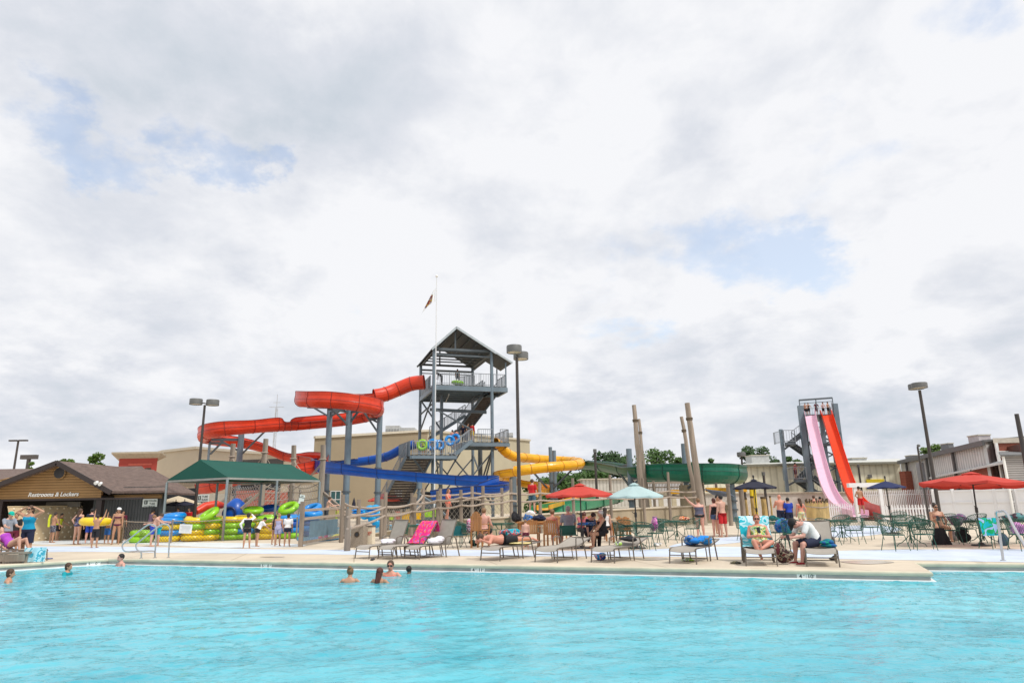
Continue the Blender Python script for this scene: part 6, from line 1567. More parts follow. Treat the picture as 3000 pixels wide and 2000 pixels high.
M_grn = mat('green_coated_wire', (.012, .085, .055), .4, var=.15)
def lattice(mb, P, nu, nv, r_=.006, diag=True):
    """criss-cross wires over a parametric patch P(u, v)"""
    st_ = 5
    for k in range(-nv, nu + 1):
        for sgn in (1, -1):
            pts = []
            for i in range(st_ + 1):
                v = i / st_; u = (k + sgn * v * nv * .5 + (0 if sgn > 0 else nv * .5)) / nu
                if -.001 <= u <= 1.001: pts.append(P(min(1, max(0, u)), v))
            if len(pts) > 1: mb.tube(pts, r_, 3, caps=False)
def chair_proto(label, loc, rz, col=None, mesh=True, group='green wire chairs'):
    m = col or M_grn; t = thing('mesh_chair', label, 'chair', loc, rz, group); h = .44
    def back(u, v):                     # u round the back, v up;   front of the chair is -Y
        a = math.pi * (-.12 + 1.24 * u); r_ = .27 + .06 * v
        zt = .26 + .16 * math.sin(math.pi * u)
        return Vector((r_ * math.cos(a), .02 + r_ * math.sin(a), h + zt * v))
    mb = MB(); lattice(mb, back, 22, 7, .0055); mb.build('back_mesh', m, t, smooth=False)
    mb = MB(); mb.tube([back(i / 16, 1) for i in range(17)], .013, 6); mb.build('top_rail', m, t)
    mb = MB(); mb.torus((0, .0, h), .27, .012, None, 20, 5)
    for k in range(-5, 6):
        x = k * .05; y = math.sqrt(max(0, .27 ** 2 - x * x)); mb.cyl((x, -y, h), (x, y, h), .005, n=3, caps=False); mb.cyl((-y, x, h), (y, x, h), .005, n=3, caps=False)
    mb.build('seat', m, t, smooth=False)
    for sx_, sy_ in ((-1, -1), (1, -1), (1, 1), (-1, 1)):
        mb = MB(); mb.tube([(sx_ * .19, sy_ * .19, h), (sx_ * .23, sy_ * .22, h * .5), (sx_ * .26, sy_ * .27, 0)], .011, 5); mb.build('leg', m, t)
    return t
def table_proto(label, loc, rz=0, r_=.55, group='green wire tables'):
    t = thing('mesh_table', label, 'table', loc, rz, group); h = .72
    mb = MB(); mb.torus((0, 0, h), r_, .015, None, 28, 5); mb.torus((0, 0, h - .05), r_, .01, None, 28, 4); mb.build('rim', M_grn, t)
    mb = MB(); n_ = int(r_ / .045)
    for k in range(-n_, n_ + 1):
        x = k * .045; y = math.sqrt(max(0, r_ ** 2 - x * x)); mb.cyl((x, -y, h), (x, y, h), .007, n=3, caps=False); mb.cyl((-y, x, h), (y, x, h), .007, n=3, caps=False)
    mb.build('top_mesh', M_grn, t, smooth=False)
    mb = MB(); mb.cyl((0, 0, .10), (0, 0, h), .024, n=8); mb.build('pedestal', M_grn, t)
    for k in range(4):
        a = math.pi / 4 + k * math.pi / 2; c, s = math.cos(a), math.sin(a)
        mb = MB(); mb.tube([(c * .03, s * .03, .34), (c * .15, s * .15, .22), (c * .27, s * .27, .12), (c * .38, s * .38, .08), (c * .42, s * .42, 0)], .013, 5)
        mb.tube([(c * .03, s * .03, .45), (c * .22, s * .22, .52), (c * .40, s * .40, h)], .010, 5); mb.build('leg', M_grn, t)
    return t
TBL = []; CH = []
def place_table(label, px, py, rz=0):
    loc = tuple(gp(px, py)) if not isinstance(px, tuple) else px
    if not TBL: TBL.append(table_proto(label, loc, rz)); return TBL[0]
    return dup(TBL[0], loc, rz, label)
def place_chair(label, px, py, rz):
    loc = tuple(gp(px, py))
    if not CH: CH.append(chair_proto(label, loc, R(rz))); return CH[0]
    return dup(CH[0], loc, R(rz), label)
tabs = [('green mesh table under the mint umbrella', 1866, 1604, 0), ('green mesh table left of the standing group, in front of the curved wall', 1985, 1580, 20),
        ('green mesh table behind the three side-by-side loungers', 1232, 1592, 10), ('green mesh table holding black bags, left of the tall lamp post', 1470, 1586, 0),
        ('small green mesh table at the tall wooden chair', 1396, 1588, 0), ('green mesh table beside the bamboo screen, behind the man in the white T-shirt', 2470, 1584, 0),
        ('green mesh table with bags behind the red-haired woman', 2212, 1568, 0), ('green mesh table at the feet of the picket fence, largest group of chairs', 2672, 1600, 30),
        ('green mesh table under the navy umbrella', 2620, 1560, 0), ('green mesh table under the big red umbrella at right', 2885, 1592, 0), ('green mesh table at the right picture edge with a pink bag below', 2985, 1590, 0),
        ('blue-topped low table beside the turquoise draped chairs', 2300, 1592, 0)]
for l_, x, y, r_ in tabs: place_table(l_, x, y, R(r_))
chs = [('green mesh chair left of the mint umbrella pole, back to the wall', 1838, 1590, 150), ('green mesh chair in front of the mint umbrella table', 1890, 1612, 10), ('green mesh chair with the pink backpack', 1922, 1600, -80), ('green mesh chair left of the mint umbrella table', 1830, 1608, 70),
       ('green mesh chair facing the curved wall table from the front left', 1955, 1590, 25), ('green mesh chair on the right of the curved wall table', 2030, 1582, -70), ('green mesh chair behind the curved wall table', 1995, 1566, 180), ('green mesh chair left of the curved wall table', 1940, 1574, 80),
       ('green mesh chair between the upright lounger backs', 1172, 1596, -30), ('green mesh chair at the far side of the left table', 1250, 1578, 170), ('dark teal chair beside the tall wooden chair at left', 1350, 1592, 60), ('dark teal chair left of the shaved-headed man, nearer', 1368, 1600, 100),
       ('green mesh chair behind the left lamp post table', 1500, 1574, 170), ('green mesh chair left of the lamp post table', 1440, 1582, 90), ('green mesh chair facing away at the bamboo table, left', 2430, 1596, 20), ('green mesh chair at the bamboo table, right', 2505, 1592, -50),
       ('green mesh chair at the bamboo table, behind', 2470, 1570, 180), ('green mesh chair with teal seat alone by the slide exit', 2558, 1580, 10), ('green mesh chair behind the navy umbrella pole', 2640, 1552, 160), ('green mesh chair left of the navy umbrella table', 2590, 1556, 60),
       ('green mesh chair nearest the camera at the large chair group', 2625, 1612, 15), ('green mesh chair at the right side of the large chair group', 2712, 1610, -20), ('green mesh chair behind the large chair group', 2690, 1580, 180), ('green mesh chair at the back left of the large chair group', 2655, 1574, 150),
       ('green mesh chair left of the sunglassed sitter', 2722, 1590, 60), ('grey-green mesh chair right of the sunglassed sitter with a bag', 2790, 1594, -20), ('green mesh chair behind the sunglassed sitter', 2780, 1570, 180), ('green mesh chair under the left rim of the big red umbrella', 2835, 1588, 100),
       ('green mesh chair behind the big red umbrella table', 2870, 1572, 180), ('green mesh chair draped with the aqua and green towel', 2913, 1606, 5), ('green mesh chair right of the big red umbrella table', 2945, 1590, -80), ('green mesh chair at the right picture edge', 3000, 1612, 0),
       ('green mesh chair left of the table with bags behind the red-haired woman', 2185, 1582, 60), ('green mesh chair with a teal towel left of the blue-topped table', 2282, 1600, 10), ('green mesh chair right of the blue-topped table', 2326, 1604, -20)]
for l_, x, y, r_ in chs: place_chair(l_, x, y, r_)

# brown wooden / wicker chairs and the white-edged table
M_wood = mat('orange_brown_wood', (.38, .17, .055), .6, var=.22, vscale=5, stretch=(1, 1, .2))
def wood_chair(label, loc, rz, h=.46, bh=.50, group='orange-brown wooden chairs'):
    t = thing('wooden_chair', label, 'chair', loc, rz, group)
    mb = MB(); mb.box((0, 0, h), (.50, .46, .04)); mb.build('seat', M_wood, t, smooth=False)
    vs = []
    mb = MB()
    for k in range(7):
        x = -.204 + k * .068; top = bh * (1 - .25 * (abs(x) / .21) ** 2); mb.box((x, .24 + .03, h + top / 2), (.048, .025, top))
    mb.build('backrest', M_wood, t, smooth=False)
    mb = MB(); mb.box((0, .235, h + .42), (.46, .02, .06)); mb.build('back_slat', M_wood, t, smooth=False)
    for s in (-1, 1):
        mb = MB(); mb.box((s * .26, .0, h + .22), (.07, .5, .025)); mb.box((s * .26, -.2, h + .1), (.04, .04, .22)); mb.build('armrest', M_wood, t, smooth=False)
        for y in (-.2, .22): mb = MB(); mb.box((s * .23, y, h / 2), (.05, .05, h)); mb.build('leg', M_wood, t, smooth=False)
    return t
wc = None
for l_, x, y, r_ in (('wooden chair facing away behind the toddler, left end of the bench table', 1560, 1600, 170), ('wooden chair of the woman in the white towel', 1619, 1604, 160),
                     ('wooden chair between the woman in white and the man in grey', 1640, 1576, 20), ('wooden chair behind the white-haired woman', 1738, 1576, 10), ('wooden chair with round back right of the white-haired woman', 1822, 1588, -150),
                     ('wooden chair close behind the dark braid', 1798, 1584, -120)):
    if wc is None: wc = wood_chair(l_, tuple(gp(x, y)), R(r_))
    else: dup(wc, tuple(gp(x, y)), R(r_), l_)
wood_chair('tall narrow wooden chair of the shaved-headed man', tuple(gp(1407, 1604)), R(150), .60, .66, 'tall wooden chair')
t = thing('wooden_table', 'long wooden table with bags, behind the toddler', 'table', tuple(gp(1572, 1584)), R(6))
mb = MB(); mb.box((0, 0, .76), (1.7, .8, .06)); mb.build('top', M_wood, t, smooth=False)
mb = MB(); mb.box((0, 0, .69), (1.5, .6, .08)); mb.build('apron', M_wood, t, smooth=False)
for sx_ in (-1, 1):
    for sy_ in (-1, 1): mb = MB(); mb.box((sx_ * .7, sy_ * .3, .36), (.08, .08, .72)); mb.build('leg', M_wood, t, smooth=False)
t = thing('wooden_table', 'long pale-edged wooden table right of the white-haired woman', 'table', tuple(gp(1798, 1578)), R(4))
mb = MB(); mb.box((0, 0, .80), (1.5, .7, .05)); mb.build('top', mat('pale_wood', (.55, .42, .28), .6), t, smooth=False)
for sx_ in (-1, 1):
    for sy_ in (-1, 1): mb = MB(); mb.box((sx_ * .65, sy_ * .28, .38), (.07, .07, .77)); mb.build('leg', M_wood, t, smooth=False)
# green folding canvas chair of the man in grey
def canvas_chair(label, loc, rz, m):
    t = thing('canvas_chair', label, 'folding chair', loc, rz)
    mb = MB(); mb.box((0, .22, .58), (.54, .02, .34), m=Matrix.Rotation(R(-10), 3, 'X')); mb.build('back_cloth', m, t, smooth=False)
    mb = MB(); mb.box((0, 0, .44), (.54, .46, .02)); mb.build('seat_cloth', m, t, smooth=False)
    for s in (-1, 1):
        mb = MB(); mb.tube([(s * .27, -.24, 0), (s * .27, .2, .44), (s * .27, .26, .76)], .012, 5); mb.tube([(s * .27, .28, 0), (s * .27, -.22, .44), (s * .27, -.22, .64)], .012, 5); mb.build('frame', M_lfr, t)
        mb = MB(); mb.box((s * .27, 0, .65), (.05, .48, .02)); mb.build('armrest', m, t, smooth=False)
    mb = MB(); mb.box((-.0, .24, .62), (.13, .012, .24), m=Matrix.Rotation(R(-10), 3, 'X')); mb.build('white_patch', W_, t, smooth=False)
    return t
canvas_chair('dark green canvas chair with a white patch, facing away', tuple(gp(1668, 1606)), R(3), cloth('canvas_green', (.02, .10, .075)))
canvas_chair('teal canvas folding chair left of the tall wooden chair', tuple(gp(1340, 1604)), R(30), cloth('canvas_teal', (.0, .09, .10)))
canvas_chair('green canvas chair behind the teal folding chair', tuple(gp(1358, 1590)), R(5), cloth('canvas_green', (.02, .10, .075)))

# ------------------------------------------------------------------ umbrellas
def umbrella(label, base, r_, zr, zt, m, n=8, rz=.2, vent=True, fin=False, tiltx=0, poled=True):
    t = thing('umbrella', label, 'umbrella', tuple(base), rz, 'open umbrellas on the deck'); k = 7
    if tiltx: t.rotation_euler = (0, tiltx, rz)
    vs = []
    for i in range(k + 1):
        f = i / k
        for j in range(n * 4):
            a = 2 * math.pi * j / (n * 4); seg = (j % 4) / 4; rr = r_ * f
            cut = math.cos(math.pi / n) / math.cos((seg - .5) * 2 * math.pi / n)
            rr *= cut; sag = -.035 * math.sin(math.pi * seg) * f * r_
            vs.append((rr * math.cos(a), rr * math.sin(a), zt - (zt - zr) * (f ** 1.12) + sag))
    N_ = n * 4
    mb = MB(); mb.add(vs, [(i * N_ + j, i * N_ + (j + 1) % N_, (i + 1) * N_ + (j + 1) % N_, (i + 1) * N_ + j) for i in range(k) for j in range(N_)])
    # short valance
    mb.add([vs[k * N_ + j] for j in range(N_)] + [(vs[k * N_ + j][0] * 1.0, vs[k * N_ + j][1] * 1.0, vs[k * N_ + j][2] - .05 * r_) for j in range(N_)], [(j, (j + 1) % N_, N_ + (j + 1) % N_, N_ + j) for j in range(N_)])
    o = mb.build('canopy', m, t)
    if vent:
        mb = MB(); vs2 = []
        for f in (0, .5, 1):
            for j in range(n): a = 2 * math.pi * j / n; vs2.append((r_ * .2 * f * math.cos(a), r_ * .2 * f * math.sin(a), zt + .07 - .07 * f * 1.3))
        mb.add(vs2, [(i * n + j, i * n + (j + 1) % n, (i + 1) * n + (j + 1) % n, (i + 1) * n + j) for i in range(2) for j in range(n)]); mb.build('vent', m, t)
    mb = MB(); mb.cyl((0, 0, 0), (0, 0, zt + .12), .024, n=8); mb.build('pole', mat('umbrella_pole_dark', (.03, .028, .026), .4), t)
    mb = MB(); mb.cyl((0, 0, 1.0), (0, 0, 1.16), .045, n=8); mb.tube([(0, 0, 1.1), (-.12, -.05, 1.14), (-.16, -.05, 1.2)], .012, 5); mb.build('crank', mat('umbrella_pole_dark', (.03,) * 3), t)
    mb = MB(); mb.lathe([(.0, .10), (.07, .10), (.10, .05), (.27, .035), (.28, 0)], (0, 0, 0), 18); mb.build('base', mat('umbrella_pole_dark', (.03,) * 3), t)
    for j in range(n):
        a = 2 * math.pi * j / n; c, s = math.cos(a), math.sin(a)
        mb = MB(); mb.cyl((c * .04, s * .04, zt - .05), (c * r_ * .97, s * r_ * .97, zr - .0), .010, n=4); mb.cyl((c * .04, s * .04, zr - .05), (c * r_ * .5, s * r_ * .5, zt - (zt - zr) * .5 - .05), .009, n=4); mb.build('rib', mat('umbrella_pole_dark', (.03,) * 3), t)
    if fin: mb = MB(); mb.ell((0, 0, zt + .16), (.04, .04, .07)); mb.build('finial', mat('umbrella_pole_dark', (.03,) * 3), t)
    return t
def U(label, px, pyb, pyt, pyr, halfw, m, **kw):
    b = gp(px, pyb); Y = b.y; cpx = px
    zt = at(px, pyt, Y).z; zr = at(px, pyr, Y).z; r_ = halfw / FPX * Y * 1.0
    return umbrella(label, b, r_, zr, zt, m, **kw)
CR = mat('canopy_red', (.62, .065, .045), .8, var=.05, trans=.25); CM = mat('canopy_mint', (.50, .66, .66), .8, var=.03, trans=.3); CN = mat('canopy_navy', (.012, .022, .09), .8, var=.1, trans=.08); CB = mat('canopy_black_navy', (.01, .011, .03), .8, var=.1, trans=.05)
U('red umbrella over the middle table with the white-haired woman', 1706, 1606, 1420, 1448, 102, CR)
U('mint green umbrella right of the middle red one', 1868, 1606, 1418, 1452, 82, CM, rz=.35)
U('blackish navy umbrella behind the standing group', 2224, 1570, 1406, 1427, 62, CB, fin=True)
U('blue navy umbrella in front of the white slide gantry', 2616, 1562, 1408, 1426, 50, CN, fin=True, vent=False)
U('big red umbrella at the right edge over the seated group', 2876, 1598, 1386, 1414, 136, CR, rz=.45, tiltx=R(3))
U('small red umbrella far behind beneath the blue slide', 1130, 1532, 1441, 1464, 52, mat('canopy_coral', (.75, .12, .08), .8, var=.05, trans=.25), rz=.1)
U('cream umbrella behind the blue tubes and left of the lamp post', 512, 1559, 1452, 1474, 62, mat('canopy_cream', (.66, .56, .40), .8, var=.04, trans=.2), vent=False)
U('left navy umbrella of the two below the cream one', 506, 1563, 1468, 1478, 36, CB, vent=False)
U('right navy umbrella of the two below the cream one', 532, 1563, 1467, 1478, 36, CB, vent=False)
t = thing('closed_umbrella', 'furled navy umbrella standing before the tan wall', 'umbrella', tuple(gp(1035, 1520))); H = at(1035, 1456, t.location.y).z; h0 = at(1035, 1487, t.location.y).z
mb = MB(); mb.lathe([(.0, H), (.10, H - .3), (.22, h0 + .5), (.24, h0 + .1), (.05, h0)], (0, 0, 0), 10); mb.build('furled_canopy', CB, t); mb = MB(); mb.cyl((0, 0, 0), (0, 0, h0 + .1), .03, n=8); mb.build('pole', M_lpost, t)

# ------------------------------------------------------------------ green canopy over the tubes
M_can = mat('canopy_green', (.0, .078, .056), .8, var=.05, vscale=1, trans=.05)
Q = dict(fl=at(667, 1397, 33.4), bl=at(490, 1407, 36.0), fr=at(937, 1405, 38.9)); zc2 = (Q['fl'].z + Q['bl'].z + Q['fr'].z) / 3
for k in Q: Q[k].z = zc2
Q['br'] = Q['fr'] + Q['bl'] - Q['fl']
ra = (Q['fl'] + Q['bl']) / 2 + (Q['fr'] - Q['fl']) * .02; rb = (Q['fr'] + Q['br']) / 2
ra.z = at(582, 1345, 34.7).z; rb.z = at(862, 1362, 40.2).z; zz_ = (ra.z + rb.z) / 2; ra.z = rb.z = zz_
ct = thing('shade_canopy', 'large dark green hipped shade canopy on metal legs over the tube stacks', 'canopy', (Q['fl'].x, Q['fl'].y, 0))
mb = MB(); 
for f_ in ([Q['fl'], Q['fr'], rb, ra], [Q['bl'], Q['fl'], ra], [Q['br'], Q['bl'], ra, rb], [Q['fr'], Q['br'], rb]): mb.poly(f_)
o = mb.build('canopy_cloth', M_can, ct, smooth=False, world=True); so = o.modifiers.new('t', 'SOLIDIFY'); so.thickness = .02
mb = MB(); D0 = Vector((0, 0, -.11))
for a, b in (('fl', 'fr'), ('bl', 'fl'), ('fr', 'br'), ('br', 'bl')): mb.poly([Q[a] - Vector((0, 0, .01)), Q[b] - Vector((0, 0, .01)), Q[b] + D0, Q[a] + D0], .02)
mb.build('valance', mat('valance_grey', (.30, .31, .29), .7), ct, smooth=False, world=True)
M_leg = mat('canopy_leg', (.26, .31, .33), .4, metal=.3, var=.1)
for a, b, f in (('fl', 'fr', 0), ('fl', 'fr', 1), ('bl', 'br', 0), ('bl', 'br', 1), ('fl', 'fr', .5), ('bl', 'br', .5)):
    p = Q[a].lerp(Q[b], f); mb = MB(); mb.cyl(P3(p, 0), P3(p, zc2 - .1), .065, n=10); mb.build('leg', M_leg, ct, world=True)

# ------------------------------------------------------------------ swim tubes
TC = {'y': mat('tube_yellow', (.80, .55, .01), .3, var=.05, vscale=1.5, coat=.3), 'g': mat('tube_lime', (.27, .58, .015), .3, var=.06, vscale=1.5, coat=.3), 'b': mat('tube_blue', (.0, .22, .62), .3, var=.06, vscale=1.5, coat=.3), 'd': mat('tube_deep_blue', (.0, .06, .32), .3, var=.06, coat=.3)}
TN = {'y': 'yellow', 'g': 'lime green', 'b': 'bright blue', 'd': 'deep blue'}
ORD = ['bottom', 'second', 'third', 'fourth', 'fifth']
protos = {}
def tube(c, loc, label, tilt=0, rz=0, s=1.0, group='swim tubes stacked under the green canopy', tx=0):
    if c not in protos:
        mb = MB(); mb.torus((0, 0, 0), .40, .16, None, 28, 12, .92); o = mb.build('swim_tube', TC[c]); protos[c] = o
    else: o = protos[c].copy(); COL.objects.link(o)
    o.location = loc; o.rotation_euler = (tx, tilt, rz); o.scale = (s, s, s)
    o['label'] = label; o['category'] = 'swim tube'; o['group'] = group
    return o
stacks = [(398, 1590, 'gg', 'stack left of the leaning boy'), (480, 1588, 'ybyb', 'stack behind the left pool handrail'), (553, 1586, 'yygy', 'stack behind the white sheet on the mesh'),
          (596, 1584, 'ygyg', 'stack left of the front canopy leg'), (665, 1582, 'gggy', 'stack right at the front canopy leg'), (704, 1581, 'gbgy', 'stack behind the girl in the rash guard'),
          (775, 1580, 'yyyg', 'stack between the two white T-shirts'), (735, 1575, 'yyyg', 'stack just left of the leaning girl'), (834, 1578, 'gbdb', 'stack behind the right girl in white'), (898, 1572, 'dbdb', 'stack at the right canopy leg'),
          (520, 1572, 'ygby', 'second-row stack at the left'), (620, 1568, 'gygy', 'second-row stack in the middle'), (700, 1564, 'yggy', 'second-row stack right of the middle'), (780, 1562, 'gygg', 'second-row stack at the right'), (850, 1562, 'bdbb', 'second-row stack near the right leg')]
for i, (px, py, cs, nm) in enumerate(stacks):
    b0 = gp(px, py)
    for k, c in enumerate(cs):
        tube(c, (b0.x + rnd.uniform(-.05, .05), b0.y + .5 + rnd.uniform(-.05, .05), .15 + k * .27), '%s tube, %s of the %s' % (TN[c], ORD[k], nm), R(rnd.uniform(-3, 3)), rnd.uniform(0, 6), 1.0)
def loose(c, px, py, Y, label, tx, ty, s=1.0, group='loose tubes on the stacks'):
    tube(c, tuple(at(px, py, Y)), label, R(ty), 0, s, group, R(tx))
loose('b', 508, 1512, 33.6, 'bright blue tube lying on top of the left stacks with a white rope', 6, -3, 1.05)
loose('g', 611, 1507, 33.6, 'lime tube leaning steeply on the stacks left of the front canopy leg', 25, -28)
loose('g', 742, 1494, 36, 'lime tube lying far back on the stacks behind the girls', 12, 4, .95)
loose('g', 845, 1488, 36, 'green tube tilted towards the viewer high at the right', 30, -12, 1.0)
loose('b', 912, 1490, 36.5, 'upper bright blue tube at the right canopy leg', 22, -12, 1.0)
loose('b', 914, 1502, 36, 'lower bright blue tube at the right canopy leg', 10, 8, 1.0)
loose('d', 790, 1488, 38, 'deep blue tube far back beside the tilted green one', 10, 0, 1.0)
tube('y', tuple(at(281, 1527, 32.2)), 'big yellow tube held flat above the heads of the boys', R(2), 0, 1.24, 'carried tubes')
tube('g', tuple(at(1237, 1303, 59.2)), 'lime ring held upright on the low tower deck', 0, 0, .95, 'rings of the tower queue', R(82))
tube('b', tuple(at(1268, 1302, 59.2)), 'first bright blue ring held upright on the low tower deck', 0, 0, .98, 'rings of the tower queue', R(82))
tube('b', tuple(at(1288, 1303, 59.6)), 'second bright blue ring on the low tower deck', 0, R(30), .85, 'rings of the tower queue', R(82))
tube('b', tuple(at(1318, 1290, 60)), 'bright blue ring carried in front on the short stair', 0, R(20), .9, 'rings of the tower queue', R(80))
tube('b', tuple(at(1334, 1285, 60.6)), 'bright blue ring carried last on the short stair', 0, R(-20), .9, 'rings of the tower queue', R(80))
tube('g', tuple(at(1341, 1121, 61.6)), 'lime ring round the rider on the top deck', R(5), 0, 1.1, 'rings on the top deck')

# low mesh fence of the tube enclosure
M_net = mat('net_brown', (.14, .10, .07), .9, var=.2)
M_rope = mat('weathered_rope', (.40, .33, .27), .95, var=.25, vscale=25, bump=1.0, bscale=60)
def net_panel(a, b, z0, z1, m, parent, cell=.16, r_=.007, name='net'):
    mb = MB(); a = Vector(a); b = Vector(b); L = (b - a).length; h = z1 - z0; n_ = int(L / cell)
    za = a.z; zb = b.z
    def pt(u, v): p = a.lerp(b, u); return Vector((p.x, p.y, za + (zb - za) * u + z0 + h * v))
    k = max(1, int(h / cell))
    for i in range(-k, n_ + 1):
        for sg in (1, -1):
            u0, u1 = (i / n_, (i + k) / n_) if sg > 0 else ((i + k) / n_, i / n_); v0, v1 = 0.0, 1.0
            if u0 < 0: v0 += (0 - u0) / (u1 - u0) * 1.0 if u1 != u0 else 0; u0 = 0
            if u1 < 0: v1 -= (0 - u1) / (u0 - u1) * 1.0 if u1 != u0 else 0; u1 = 0
            if u1 > 1: v1 = v0 + (1 - u0) / (u1 - u0) * (v1 - v0); u1 = 1
            if u0 > 1: v0 = v1 - (1 - u1) / (u0 - u1) * (v1 - v0); u0 = 1
            if v1 > v0 + .02: mb.cyl(pt(u0, v0), pt(u1, v1), r_, n=3, caps=False)
    return mb.build(name, m, parent, smooth=False, world=True)
f = thing('mesh_fence', 'low brown mesh fence with rope top around the tube stacks', 'fence', tuple(gp(360, 1594)))
fpts = [gp(356, 1590), gp(500, 1590), gp(650, 1584), gp(800, 1580), gp(868, 1578)]
for i in range(len(fpts) - 1):
    if i < 3: net_panel(fpts[i], fpts[i + 1], .05, .98, M_net, f, .15)
    mb = MB(); mb.tube([fpts[i].lerp(fpts[i + 1], k / 4) + Vector((0, 0, .99 - .05 * math.sin(math.pi * k / 4))) for k in range(5)], .02, 5); mb.build('top_rope', M_rope, f, world=True)
for p in fpts: mb = MB(); mb.cyl(p, p + Vector((0, 0, 1.05)), .04, n=6); mb.build('post', M_post, f, world=True)
mb = MB(); mb.cyl(fpts[0] + Vector((-.1, 0, 0)), fpts[0] + Vector((-.1, 0, 1.15)), .13, n=10); tag(mb.build('wicker_post', blotch('wicker', [(.10, .06, .03), (.22, .14, .07), (.07, .045, .02)], 20)), 'brown wicker-wrapped post at the left end of the mesh fence', 'post')
t = thing('notice_sheet', 'blank white sheet hanging on the mesh fence in front of the tubes', 'sign', tuple(at(544, 1548, 31.9)))
mb = MB(); mb.box((0, 0, 0), (.58, .02, .40), m=Matrix.Rotation(R(3), 3, 'Y')); mb.build('sheet', mat('sheet_white', (.72, .74, .73), .5), t, smooth=False)
mb = MB()
for k in range(6): mb.box((rnd.uniform(-.04, .04), -.014, .13 - k * .05), (.40, .004, .012))
mb.build('print_lines', mat('print_grey', (.5, .52, .53), .6), t, smooth=False)
t = thing('low_box_wall', 'low tan wall behind the lime stack at the mesh fence', 'wall', tuple(gp(400, 1578)))
mb = MB(); mb.box((0, 1.0, .65), (2.2, .15, 1.3)); mb.build('panel', mat('tan_board', (.42, .33, .21), .8), t, smooth=False); mb = MB(); mb.box((0, 1.0, 1.32), (2.3, .2, .06)); mb.build('top_rail', M_rope, t, smooth=False)

# climbing wall
M_clw = mat('climbing_wall_tan', (.60, .47, .29), .8, var=.06, vscale=2)
t = thing('climbing_wall', 'tan climbing wall panel with rows of pale holds under the porch', 'climbing wall', tuple(gp(150, 1584)))
a, b = gp(40, 1588), gp(236, 1577.5); a2 = at(22, 1484, a.y); b2 = at(239, 1480.5, b.y)
mb = MB(); mb.poly([a, b, b2, a2], .12, Vector((0, -1, 0))); mb.build('board', M_clw, t, smooth=False, world=True)
mb = MB(); nv = Vector((.05, -1, 0)).normalized()
holds = []
for i in range(7):
    for j in range(10):
        u = (j + .5 + (.0 if i % 2 else .35)) / 10.4; v = (i + .55) / 7
        p = a.lerp(b, u).lerp(a2.lerp(b2, u), v) + nv * .03; holds.append(p)
for i, p in enumerate(holds):
    h = MB(); h.ell(p, (.065, .06, .055), None, 7, 5); h.build('hold', mat('hold_pale', (.80, .72, .55), .6), t, world=True)
mb = MB(); mb.cyl(a2, b2, .04, n=6); mb.build('top_edge', M_clw, t, world=True)
tag(text := thing('yellow_noodle', 'yellow noodle held by the boy in plaid trunks', 'pool noodle', tuple(gp(140, 1588))))
mb = MB(); mb.tube([(0, -.1, .75), (-.03, -.1, 1.1), (.02, -.1, 1.35)], .05, 8); mb.build('noodle', YL, text)

# ------------------------------------------------------------------ terrace, curved wall, rope rail
M_ret = mat('retaining_wall', (.36, .30, .21), .9, var=.16, vscale=.9, stretch=(1, 1, .25))
M_curb = mat('curb_light', (.60, .53, .42), .8, var=.08)
path = [(1060, 0, 35.5, .02), (1130, 0, 35.2, .2), (1208, 0, 34.6, .42), (1283, 0, 34, .62), (1356, 1520, 33.5, .77), (1500, 1512, 35, .84), (1600, 1504, 36.5, .93), (1700, 1497, 38, .99), (1780, 0, 39.5, 1.04), (1850, 1489, 41, 1.07), (1940, 0, 43, 1.10), (2023, 1481, 46, 1.12), (2100, 0, 49, 1.13), (2150, 0, 53, 1.14)]
WP = []
for px, py, Y, z in path: p = at(px, 1480, Y); WP.append(Vector((p.x, p.y, z)))
WPs = [Vector(p) for p in catmull([tuple(p) for p in WP], 3)]
t = thing('terrace_wall', 'curved tan concrete retaining wall rising to the right behind the tables', 'wall', (WP[0].x, WP[0].y, 0))
mb = MB()
for i in range(len(WPs) - 1):
    a, b = WPs[i], WPs[i + 1]; mb.add([P3(a, -.01), P3(b, -.01), b, a, ], [(0, 1, 2, 3)])
mb.build('face', M_ret, t, smooth=True, world=True)
mb = MB()
for i in range(len(WPs) - 1): mb.beam(WPs[i] + Vector((0, .1, .03)), WPs[i + 1] + Vector((0, .1, .03)), .30, .07)
mb.build('curb', M_curb, t, smooth=False, world=True)
mb = MB()
for i in range(len(WPs) - 1):
    a, b = WPs[i], WPs[i + 1]; ka = Vector((2.2, 6 + i * .6, 0)); kb = Vector((2.2, 6 + (i + 1) * .6, 0)); mb.add([a, b, b + kb, a + ka], [(0, 1, 2, 3)])
tag(mb.build('terrace_floor', concrete('terrace_concrete', (.55, .48, .38), .1, False)), kind='structure')
M_ropw = M_post
f = thing('rope_rail', 'long weathered rope railing on timber posts climbing the boardwalk', 'railing', (WP[0].x, WP[0].y, 0))
ZF = [0, .42, .55, .7, .82, .86, 1, 1, 1.04, 1.07, 1.07, 1.1, 1.1, 1.1]
posts = [(1022, 1490, 24.3, 1605), (1130, 1441, 30.5, 1), (1208, 1443, 33.6, 1), (1283, 1437, 33.3, 1), (1352, 1434, 33.0, 1), (1413, 1423, 33.8, 1), (1497, 1403, 34.8, 1), (1581, 1412, 36, 1), (1677, 1400, 37.3, 1), (1785, 1390, 39.4, 1), (1882, 1400, 41.4, 1), (1955, 1382, 43, 1), (2045, 1382, 46.3, 1), (2058, 1402, 47.5, 1)]
rp1 = []; rp2 = []
